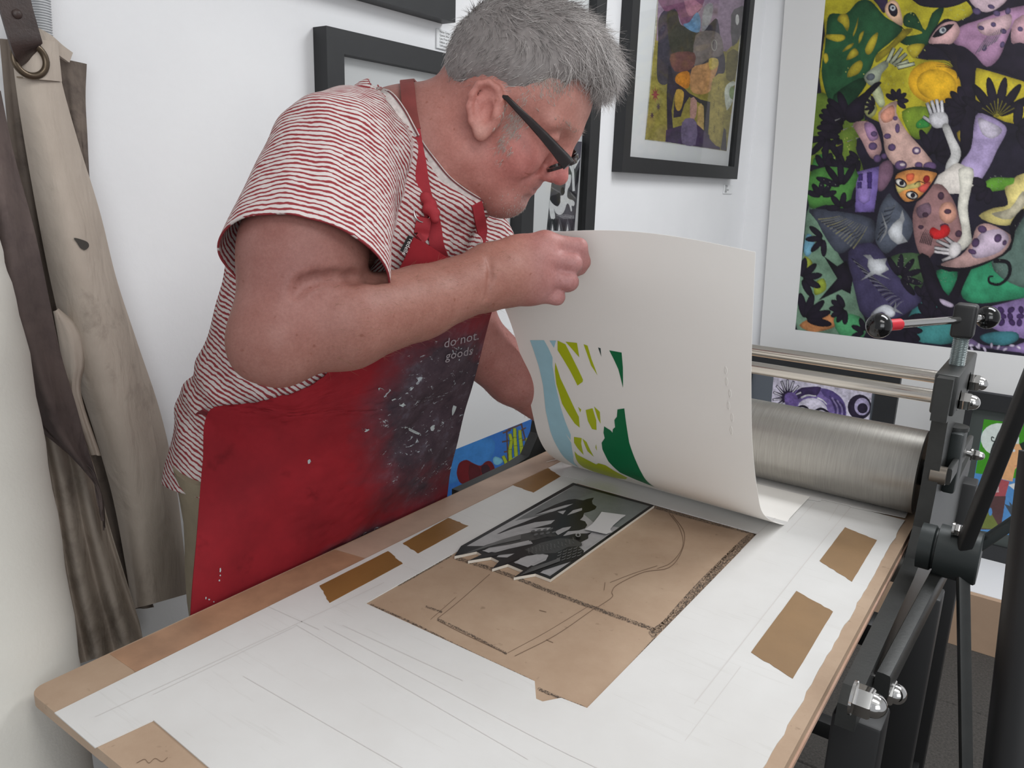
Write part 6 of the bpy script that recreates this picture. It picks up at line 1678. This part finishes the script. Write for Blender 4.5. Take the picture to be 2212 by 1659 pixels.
# orange mask face
Bp(BK, [(900, 90), (930, 10), (1080, -40), (1280, -20), (1300, 50), (1200, 200), (1120, 270), (1010, 290), (930, 210)]); Bp((222, 150, 84), [(920, 90), (945, 20), (1080, -15), (1275, 10), (1280, 50), (1180, 190), (1100, 255), (1010, 270), (950, 200)]); Bp((214, 196, 120), [(930, 110), (1040, 120), (1130, 90), (1140, 140), (1000, 170), (950, 200)]); Bp((220, 104, 70), [(1020, 30), (1090, 20), (1080, 80), (1030, 90)]); Bp((214, 90, 80), [(1120, 150), (1240, 90), (1180, 190)])
for cx, cy, rt in ((970, 105, 30), (1070, 215, 15)): Bp(BK, ell(cx, cy, 58, 40, rt), 0); Bp((226, 222, 214), ell(cx, cy, 48, 26, rt), 0); Bp(BK, ell(cx + 8, cy, 22, 22), 0)
Bp((150, 30, 36), ell(1200, 70, 30, 36, 20), 0); Bp(BK, stroke([(1090, 120), (1130, 90), (1190, 110)], 8, 8), 0)
# white birds
for dx, dy in ((0, 0), (-230, 360)):
    pts = [(840, 560), (900, 470), (960, 420), (985, 345), (1005, 430), (985, 480), (980, 560), (1030, 630), (940, 655), (880, 610), (850, 545), (780, 640), (835, 520), (795, 360), (850, 500)] if dx == 0 else [(630, 750), (700, 750), (730, 790), (845, 780), (830, 830), (865, 880), (790, 920), (880, 970), (740, 920), (610, 980), (700, 900), (670, 850), (680, 790)]
    Bp((212, 214, 218), pts, 0)
Bp((206, 208, 214), [(740, 1240), (830, 1195), (910, 1230), (915, 1290), (860, 1310), (800, 1260), (700, 1300)]); Bp((206, 208, 214), [(900, 1250), (930, 1160), (925, 1230), (990, 1280)], 0)
# trunks and purple creature, lower right
Bp(BK, [(1120, 760), (1220, 760), (1300, 950), (1400, 1120), (1500, 900), (1600, 880), (1480, 1160), (1640, 1220), (2100, 1130), (2200, 1100), (2200, 1200), (1500, 1330), (1300, 1220), (1200, 1060)], 2)
Bp(BK, [(1280, 840), (1400, 900), (1600, 880), (1800, 800), (1960, 700), (2000, 500), (2060, 400), (2074, 330), (2010, 380), (1940, 500), (1960, 620), (1880, 740), (1700, 820), (1500, 870)], 2)
Bp((150, 126, 178), [(1680, 1260), (1900, 1180), (2200, 1140), (2200, 1460), (2074, 1500), (1780, 1400)]); Bp((150, 126, 178), [(1540, 1540), (1600, 1500), (1720, 1560), (2000, 1560), (2200, 1480), (2200, 1660), (2074, 1630), (1700, 1580)]); Bp((60, 118, 128), [(1680, 1480), (1800, 1440), (2000, 1440), (2020, 1510), (1900, 1560), (1740, 1540)]); Bp((206, 190, 214), [(1320, 1140), (1440, 1190), (1420, 1220), (1340, 1190)])
for i in range(12): Bp((70, 46, 96), ell(1800 + (i * 83) % 340, 1240 + (i * 57) % 170, 36, 26, i * 25, 12), 0)
for i in range(10): Bp((206, 194, 216), ell(1600 + (i * 61) % 480, 1560 + (i * 17) % 50, 26, 12, i * 30, 10), 0)
Bp(BK, stroke([(1800, 800), (1930, 820), (1940, 930), (1860, 1010), (1770, 1000), (1760, 950), (1800, 940)], 40, 14), 0)
for i in range(60):
    x, y = rg2.choice([(1020, 820), (1080, 980), (1400, 930), (1820, 850), (2000, 480), (1850, 100), (330, 120)])
    Bp((200, 206, 190), ell(x + rg2.uniform(-80, 80), y + rg2.uniform(-60, 60), 4, 4, 0, 6), 0)
ART_O = [(1787, -40), (1718, 712), (2212, 769), (2330, 783), (2345, -40)]
put('painted_surface', paint_art(PA, [(1787, -40), (2345, -40), (2330, 783), (1718, 712)], lambda a, b: on_y(a, b, YP - 0.0004), 400, 520, shade=0.62, mottle=0.5, edge=0.022, seed=3), M_PAINT, big)

# ------------------------------------------------------------------ pictures and plinth low behind the press
m_ply = mat('raw_brown_board', (176, 148, 124), 0.7, 0, 0.08, 8)
pf = on_y(2052, 1390, 2.64)
ztop = on_y(2110, 1287, 2.64).z
pl = thing('display_plinth', (0.3, 2.96, 0.0), 'low plinth with brown front and white top behind the press wheel', 'plinth')
put('plinth_front', box(-1.0, 1.4, 2.64, 2.66, 0.0, ztop, 0.001, 1), m_ply, pl)
put('plinth_top', box(-1.0, 1.4, 2.66, YW - 0.003, ztop - 0.02, ztop + 0.001), mat('plinth_white', (222, 222, 224), 0.6), pl)
put('plinth_side', box(-1.0, -0.98, 2.66, YW - 0.003, 0.0, ztop - 0.02), m_ply, pl)
def back_frame(name, yq, px_l, px_r, py_t, zb_, w_px, label, art, inner=None, tilt=0.0):
    a = on_y(px_l, py_t, yq); b = on_y(px_r, py_t + (px_r - px_l) * 0.105, yq); w = w_px
    x0, x1, z1 = a.x, b.x, (a.z + b.z) / 2
    fr = thing(name, ((x0 + x1) / 2, yq, zb_), label, 'framed picture')
    oc = [(x0, zb_), (x1, zb_), (x1, z1), (x0, z1)]; ic = [(x0 + w, zb_ + w), (x1 - w, zb_ + w), (x1 - w, z1 - w), (x0 + w, z1 - w)]
    for k in range(4):
        k2 = (k + 1) % 4
        put('frame_bar', prism([[oc[k], oc[k2], ic[k2], ic[k]]], lambda p, q: Vector((p, yq, q)), Vector((0, 0.03, 0))), m_frame, fr)
    mt = put('mount', box(x0 + w * 0.9, x1 - w * 0.9, yq + 0.012, yq + 0.02, zb_ + w * 0.9, z1 - w * 0.9), mat('grey_mount', inner or (84, 90, 96), 0.7), fr)
    put('print', paint_art(art[0], art[1], lambda p, q: on_y(p, q, yq + 0.0116), *art[2:4], **art[4]), M_PAINT, mt)
    return fr
kf = lambda x, y: (1600 + x / 5.53, 740 + y / 5.53)
PU = [((196, 190, 206), [kf(*p) for p in [(385, 380), (1570, 560), (1490, 1400), (330, 1250)]])]
def Pf(col, pts, sm=3): PU.append((col, [kf(*p) for p in pts], sm))
Pf((112, 96, 150), [(520, 620), (700, 560), (960, 540), (1130, 600), (1240, 720), (1260, 900), (1200, 1100), (600, 1000), (560, 760)]); Pf((206, 200, 216), [(700, 720), (860, 660), (1000, 730), (1040, 860), (950, 1000), (700, 900)])
Pf((60, 46, 84), [(690, 560), (820, 530), (960, 535), (900, 650), (860, 640), (720, 650), (640, 740), (600, 720)]); Pf((84, 70, 124), [(960, 560), (1100, 580), (1220, 700), (1250, 880), (1160, 900), (1080, 700), (1000, 640)]); Pf((222, 220, 226), stroke([(720, 660), (800, 630), (900, 640)], 24, 16), 0); Pf((222, 220, 226), stroke([(915, 660), (980, 690), (1030, 740)], 22, 10), 0)
Pf((34, 28, 44), stroke([(660, 790), (740, 760), (800, 790), (830, 850)], 34, 20), 0); Pf((34, 28, 44), stroke([(890, 820), (960, 790), (1040, 830), (1070, 880)], 34, 20), 0); Pf((222, 220, 226), stroke([(680, 790), (740, 780), (785, 800)], 16, 12), 0)
for a in range(9):
    an = math.radians(150 + a * 24); Pf((50, 40, 66), stroke([(560, 680), (560 + math.cos(an) * 90, 660 + math.sin(an) * 110), (560 + math.cos(an) * 180, 660 + math.sin(an) * 220)], 40, 30), 0); Pf((212, 208, 218), stroke([(560 + math.cos(an) * 70, 665 + math.sin(an) * 90), (560 + math.cos(an) * 170, 660 + math.sin(an) * 210)], 10, 20), 0)
Pf((110, 90, 150), [(530, 620), (640, 600), (690, 700), (620, 800), (540, 760)])
for i in range(5): Pf((150, 136, 182) if i % 2 else (74, 60, 110), stroke([(1060 + i * 30, 640 + i * 16), (1130 + i * 26, 780), (1120 + i * 30, 900)], 22, 14), 0)
Pf((40, 32, 52), ell(1420, 770, 142, 150), 0); Pf((176, 166, 200), ell(1450, 765, 92, 105), 0); Pf((40, 32, 52), ell(1455, 785, 62, 62), 0)
back_frame('picture_frame', 3.05, 1590, 1950, 752, ztop + 0.001, 0.075, 'black framed purple ink portrait behind the roller', (PU, [kf(395, 384), kf(1570, 600), kf(1488, 1400), kf(320, 1250)], 230, 170, dict(shade=0.25, mottle=0.6)), (92, 98, 106))
ke = lambda x, y: (2040 + x / 3.948, 840 + y / 3.948)
PO = [((84, 140, 196), [ke(*p) for p in [(338, 258), (900, 330), (900, 1300), (180, 1180)]])]
def Pe(col, pts, sm=0): PO.append((col, [ke(*p) for p in pts], sm))
Pe((66, 146, 36), [(338, 258), (900, 330), (900, 800), (265, 720)]); Pe((212, 222, 216), ell(475, 435, 165, 142, 10), 0)
Pe((34, 44, 42), [(410, 640), (380, 640), (385, 560), (410, 480), (430, 440), (455, 380), (480, 345), (500, 345), (510, 395), (500, 400), (520, 440), (560, 480), (470, 500), (450, 560), (450, 610), (430, 645)], 2); Pe((34, 44, 42), stroke([(425, 420), (405, 410), (405, 440), (430, 450)], 9, 9), 0)
Pe((226, 172, 122), [(405, 530), (420, 490), (500, 465), (640, 470), (690, 580), (670, 620), (640, 640), (600, 690), (580, 790), (490, 770), (480, 620), (450, 575), (415, 550)], 0); Pe((200, 110, 100), stroke([(600, 660), (640, 650)], 6, 4), 0); Pe((214, 226, 232), ell(592, 526, 12, 12), 0)
Pe((34, 50, 40), [(640, 470), (700, 440), (800, 520), (760, 800), (700, 700), (690, 580)]); Pe((96, 64, 66), [(650, 640), (680, 600), (760, 600), (700, 1000), (640, 900)])
Pe((168, 82, 88), [(320, 735), (480, 770), (555, 790), (520, 915), (400, 915), (310, 880)]); Pe((216, 220, 218), [(545, 820), (668, 785), (655, 870), (620, 880)]); Pe((216, 220, 218), [(315, 820), (380, 810), (380, 860), (315, 860)])
for i in range(4): Pe((216, 220, 218), stroke([(430, 845 + i * 12), (465, 840 + i * 12)], 6, 5), 0)
Pe((88, 62, 62), [(390, 915), (525, 915), (480, 1200), (310, 1200)]); Pe((110, 120, 60), [(200, 1030), (400, 1060), (480, 1200), (180, 1180)]); Pe((84, 140, 196), ell(392, 1048, 16, 34), 0); Pe((70, 78, 86), [(510, 980), (560, 1000), (550, 960), (600, 1010), (660, 900), (640, 1100), (570, 1080)])
back_frame('picture_frame', 2.95, 2066, 2320, 846, ztop + 0.001, 0.055, 'black framed colourful profile portrait behind the wheel spokes', (PO, [ke(338, 258), ke(900, 330), ke(900, 1300), ke(180, 1190)], 150, 240, dict(shade=0.0, mottle=0.12)), (64, 70, 68))

# blue picture low by the left wall
kg = lambda x, y: (940 + x / 7.54, 860 + y / 7.54)
XB = XW + 0.05
gL = on_x(930, 960, XB).y; gR = on_x(1215, 900, XB).y; gz1 = on_x(1060, 770, XB).z
bp = thing('blue_print', (XB, (gL + gR) / 2, ZB - 0.12), 'blue print of a green hand with white margin leaning by the left wall', 'print')
put('print_board', box(XB - 0.012, XB, gL, gR, 0.0, gz1), mat('print_paper_white', (226, 226, 226), 0.7), bp)
BPq = [((52, 112, 190), [kg(*p) for p in [(200, 888), (1620, 325), (1950, 180), (1950, 1300), (180, 1700)]])]
def Pg(col, pts, sm=0): BPq.append((col, [kg(*p) for p in pts], sm))
Pg((62, 130, 200), [(230, 900), (900, 640), (900, 1000), (240, 1400)], 3)
for pts in ([(1165, 520), (1190, 1080)], [(1400, 410), (1480, 720)], [(1100, 570), (1230, 520)], [(1090, 715), (1200, 690)], [(1120, 880), (1200, 860)], [(1390, 530), (1480, 480)], [(1420, 690), (1540, 650)], [(1180, 520), (1420, 420)]): Pg((96, 70, 62), stroke(pts, 26, 22), 0)
for pts in ([(1215, 580), (1240, 700), (1220, 850), (1230, 1070)], [(1295, 490), (1300, 660), (1320, 950)], [(1378, 520), (1390, 680), (1420, 940)], [(1500, 650), (1495, 800), (1480, 930)], [(1105, 940), (1150, 1040), (1165, 1110)]): Pg((36, 60, 40), stroke(pts, 62, 74), 0); Pg((170, 186, 44), stroke(pts, 48, 60), 0)
Pg((176, 190, 44), [(1215, 1080), (1240, 1000), (1320, 950), (1440, 930), (1490, 950), (1440, 1000), (1330, 1060)], 2)
for a, b in (((1275, 640), (1325, 640)), ((1365, 670), (1410, 650)), ((1195, 700), (1245, 690)), ((1205, 840), (1255, 835)), ((1285, 780), (1345, 770)), ((1470, 740), (1515, 730)), ((1385, 790), (1435, 780))): Pg((60, 84, 30), stroke([a, b], 7, 7), 0)
Pg((124, 190, 214), [(940, 1000), (980, 950), (1080, 990), (1100, 1040), (1020, 1090), (960, 1070)], 2)
Pg((112, 26, 32), [(360, 1150), (400, 1050), (510, 1005), (620, 1060), (740, 1100), (830, 1030), (920, 1040), (975, 1170), (900, 1240), (700, 1300), (560, 1380), (420, 1390), (355, 1260)], 3); Pg((90, 30, 36), [(560, 1080), (700, 1110), (740, 1240), (560, 1340)], 2); Pg((60, 34, 44), [(750, 1120), (850, 1080), (900, 1200), (780, 1260)], 2)
put('printed_picture', paint_art(BPq, [kg(200, 888), kg(1950, 190), kg(1950, 1300), kg(180, 1700)], lambda a, b: on_x(a, b, XB + 0.0004), 260, 130, shade=0.25, mottle=0.15), M_PAINT, bp)

# ------------------------------------------------------------------ hanging work aprons, strap, hose, cloth roll
def canvas_mat(name, base, dark, stain, sscale=5.0, thr=0.56):
    m, t, p = new_mat(name)
    pos = t.pos()
    c0 = t.ramp(t.noise(7, 5, 0.6, pos), [(0.3, lin(dark)), (0.7, lin(base))])
    s_ = t.add('ShaderNodeClamp'); t.link(t.math('MULTIPLY', t.math('SUBTRACT', t.noise(sscale, 6, 0.7, pos, 0.4), thr), 6.0), s_.inputs[0])
    t.link(t.mix(t.math('MULTIPLY', s_.outputs[0], 0.75), c0, lin(stain)), p.inputs['Base Color'])
    p.inputs['Roughness'].default_value = 0.9; p.inputs['Specular IOR Level'].default_value = 0.1
    b1 = t.bump(t.noise(600, 3, 0.6, pos), 0.2, 0.001)
    nb = t.add('ShaderNodeBump'); nb.inputs['Strength'].default_value = 0.55; nb.inputs['Distance'].default_value = 0.012
    mp = t.add('ShaderNodeMapping'); mp.inputs['Scale'].default_value = (1, 1.6, 0.55); t.link(pos, mp.inputs[0])
    t.link(t.noise(17, 4, 0.5, mp.outputs[0], 0.5), nb.inputs['Height']); t.link(b1, nb.inputs['Normal']); t.link(nb.outputs[0], p.inputs['Normal'])
    return m
M_CAN = canvas_mat('cream_canvas', (190, 178, 166), (174, 162, 150), (112, 102, 92), 5.5, 0.575)
M_CAND = canvas_mat('stained_and_shaded_canvas', (128, 116, 106), (100, 91, 85), (70, 62, 61), 12, 0.52)  # stained side fold; its dark tone also paints shadow on the back panel
M_PUR = canvas_mat('purple_grey_stained_canvas', (112, 99, 95), (90, 80, 78), (66, 58, 60), 5, 0.52)
def hang(name, rows, m, parent, ripple=0.006, nu=36, nv=60, freq=2.5, ph=0.0, th=0.0018):
    """cloth from rows of (left px, left py, right px, right py, wall distance at left, mid, right)"""
    RW = np.array(rows, float)
    def fn(u, v):
        r_ = interp_curve(RW, v)
        px = r_[0] + (r_[2] - r_[0]) * u; py = r_[1] + (r_[3] - r_[1]) * u
        d = r_[4] * (1 - u) * (1 - 2 * u) + r_[5] * 4 * u * (1 - u) + r_[6] * u * (2 * u - 1)
        d += ripple * math.sin(freq * 2 * math.pi * u + ph + 1.2 * math.sin(3 * v)) * (0.3 + 0.7 * v)
        return on_x(px, py, XW + max(d, 0.006))
    return put(name, grid(fn, nu, nv, th), m, parent, smooth=70)
ap1 = thing('hanging_apron', on_x(250, 1290, XW + 0.05), 'cream canvas apron with brass eyelet hanging on the left wall', 'apron', 'work aprons hung on the wall')
hang('front_panel', [(28, 88, 120, 95, .055, .07, .06), (35, 168, 130, 175, .055, .075, .06), (55, 300, 164, 300, .05, .085, .05), (85, 470, 212, 455, .05, .095, .05), (115, 620, 248, 600, .05, .10, .05), (150, 760, 292, 735, .05, .105, .05), (205, 930, 342, 885, .05, .105, .045), (245, 1070, 375, 1030, .05, .10, .04), (272, 1210, 394, 1180, .05, .10, .035), (288, 1315, 403, 1283, .05, .10, .035)], M_CAN, ap1, 0.004, 40, 80, 1.2)
hang('eyelet_patch', [(34, 80, 122, 90, .062, .078, .066), (38, 168, 131, 176, .062, .080, .066)], M_CAN, ap1, 0.0, 12, 8)
hang('folded_side', [(112, 122, 185, 138, .03, .035, .03), (135, 200, 182, 212, .03, .035, .03), (150, 290, 186, 296, .03, .035, .03), (175, 360, 190, 380, .03, .033, .03), (190, 400, 193, 402, .03, .03, .03)], M_CAND, ap1, 0.002, 14, 30)
hang('back_panel', [(2, 84, 50, 88, .02, .03, .03), (22, 300, 80, 300, .02, .03, .03), (50, 500, 112, 500, .02, .03, .03), (75, 700, 150, 700, .02, .03, .03), (120, 860, 210, 850, .02, .03, .03), (170, 1050, 275, 1050, .02, .03, .03), (215, 1200, 300, 1200, .02, .03, .03), (250, 1318, 330, 1312, .02, .03, .03)], M_CAND, ap1, 0.004, 20, 60)  # folded half behind, its shadow painted with the dark canvas
hang('tail_flap', [(118, 672, 124, 668, .09, .09, .08), (128, 730, 178, 716, .085, .095, .08), (140, 800, 184, 775, .08, .095, .08), (150, 860, 172, 850, .08, .09, .08), (190, 980, 215, 985, .08, .09, .08)], M_CAN, ap1, 0.002, 12, 24)
# dark drop-shaped stain
v = [on_x(*p, XW + 0.098) for p in spline([(160, 514), (178, 518), (190, 524), (192, 533), (184, 540), (174, 536), (166, 524)], 4, True)]
put('ink_stain', from_py(v, [tuple(range(len(v)))]), mat('ink_stain', (66, 62, 58), 0.9), ap1)
m_leather = mat('dark_brown_leather', (58, 44, 40), 0.45, 0, 0.3, 30, 0.2, 300)
m_brass = mat('aged_brass', (96, 84, 70), 0.35, 0.8)
def ribbon(name, pts, w, m, parent, th=0.002):
    P = spline([np.array(p) for p in pts], 6); v = []; f = []
    for i, p in enumerate(P):
        tt = Vector(P[min(i + 1, len(P) - 1)] - P[max(i - 1, 0)]).normalized(); s_ = tt.cross(Vector((1, 0, 0))).normalized(); n_ = s_.cross(tt)
        for a, b in ((-w, -th), (w, -th), (w, th), (-w, th)): v.append(Vector(p) + s_ * a + n_ * b)
    for i in range(len(P) - 1):
        for k in range(4): f.append((i * 4 + k, i * 4 + (k + 1) % 4, (i + 1) * 4 + (k + 1) % 4, (i + 1) * 4 + k))
    f += [(0, 1, 2, 3), tuple(len(v) - 4 + k for k in range(4))]
    return put(name, from_py(v, f), m, parent, smooth=40)
ls = ribbon('leather_strap', [on_x(20, -60, XW + 0.085), on_x(30, 0, XW + 0.088), on_x(45, 55, XW + 0.09), on_x(58, 100, XW + 0.09), on_x(64, 126, XW + 0.075)], 0.0185, m_leather, ap1)
rv = on_x(38, 30, XW + 0.0925); put('rivet', lathe(rv, (1, 0, 0), [(0, 0.001), (0, 0.0055), (0.0018, 0.004), (0.0022, 0.001)], 16), m_leather, ls, smooth=50)
gc = on_x(65, 129, XW + 0.082)
v = []; f = []
for k in range(36):
    a = 2 * math.pi * k / 36
    for j in range(10):
        b = 2 * math.pi * j / 10; rr = 0.0185 + 0.0042 * math.cos(b); v.append(gc + Vector((0.0035 * math.sin(b), rr * math.cos(a), rr * math.sin(a))))
for k in range(36):
    for j in range(10): f.append((k * 10 + j, k * 10 + (j + 1) % 10, ((k + 1) % 36) * 10 + (j + 1) % 10, ((k + 1) % 36) * 10 + j))
put('eyelet', from_py(v, f), m_brass, ap1, smooth=180)
ribbon('hem_seam', [on_x(36, 166, XW + 0.0665), on_x(85, 171, XW + 0.0805), on_x(128, 175, XW + 0.0665)], 0.0007, mat('seam_thread', (128, 114, 96), 0.9), ap1, 0.0005)
ribbon('neck_loop', [on_x(78, 72, XW + 0.05), on_x(105, 88, XW + 0.06), on_x(128, 108, XW + 0.055), on_x(150, 124, XW + 0.05)], 0.007, M_CAN, ap1, 0.003)
# ribbed hose above the eyelet
h0, h1 = on_x(92, 76, XW + 0.03), on_x(80, -120, XW + 0.03); ax_ = (h1 - h0); ln_ = ax_.length; n_ = 34; pr = [(0, 0.001)]
for k in range(n_): pr += [(ln_ * k / n_, 0.0098), (ln_ * (k + 0.3) / n_, 0.0118), (ln_ * (k + 0.7) / n_, 0.0118)]
pr += [(ln_, 0.0098), (ln_, 0.001)]
put('ribbed_hose', lathe(h0, ax_, pr, 20), mat('white_ribbed_plastic', (196, 198, 200), 0.4), smooth=60, label='white ribbed hose hanging above the cream apron', cat='hose')
ap2 = thing('hanging_apron', on_x(150, 1400, XW + 0.10), 'purple-grey stained apron hanging leftmost over brown folds', 'apron', 'work aprons hung on the wall')
hang('apron_drape', [(-70, 190, -2, 196, .10, .13, .11), (-70, 330, 26, 330, .10, .14, .11), (-60, 500, 72, 500, .10, .145, .11), (-40, 650, 104, 650, .10, .15, .11), (10, 760, 130, 770, .11, .15, .11), (40, 850, 160, 870, .11, .15, .115), (66, 905, 185, 960, .11, .145, .115), (140, 970, 212, 1040, .12, .14, .115), (196, 1012, 224, 1090, .12, .13, .115), (214, 1090, 226, 1146, .12, .125, .12)], M_PUR, ap2, 0.012, 36, 70, 1.8, 0.6)
hang('lower_folds', [(40, 820, 150, 820, .07, .09, .08), (72, 930, 190, 960, .08, .09, .085), (95, 1040, 215, 1050, .085, .09, .085), (112, 1150, 238, 1140, .09, .09, .085), (128, 1270, 272, 1250, .09, .09, .085), (140, 1360, 300, 1340, .09, .09, .085), (150, 1440, 310, 1388, .09, .09, .085)], M_CAN, ap2, 0.016, 48, 60, 2.6, 1.0)
m_felt = mat('cream_white_felt', (206, 203, 195), 0.95, 0, 0.05, 4, 0.15, 200)
AXP = spline([np.array(at_d(px, py, 0.80)) for px, py in ((-290, 440), (-250, 600), (-190, 800), (-137, 1100), (-90, 1440), (-60, 1659))], 6)
P_ = [Vector(p) for p in AXP]; dv = (P_[-1] - P_[-6]); dv = dv / -dv.z; z_ = P_[-1].z
P_ += [P_[-1] + dv * (z_ * t) for t in (0.25, 0.5, 0.75, 1.0)]
roll_ = put('felt_roll', tube(P_, [0.105 + 0.0010 * math.sin(i * 1.7) + 0.002 * math.sin(i * 0.31) for i in range(len(P_))], 56), m_felt, smooth=60, label='tall cream felt roll standing at the left edge of the picture', cat='felt roll')
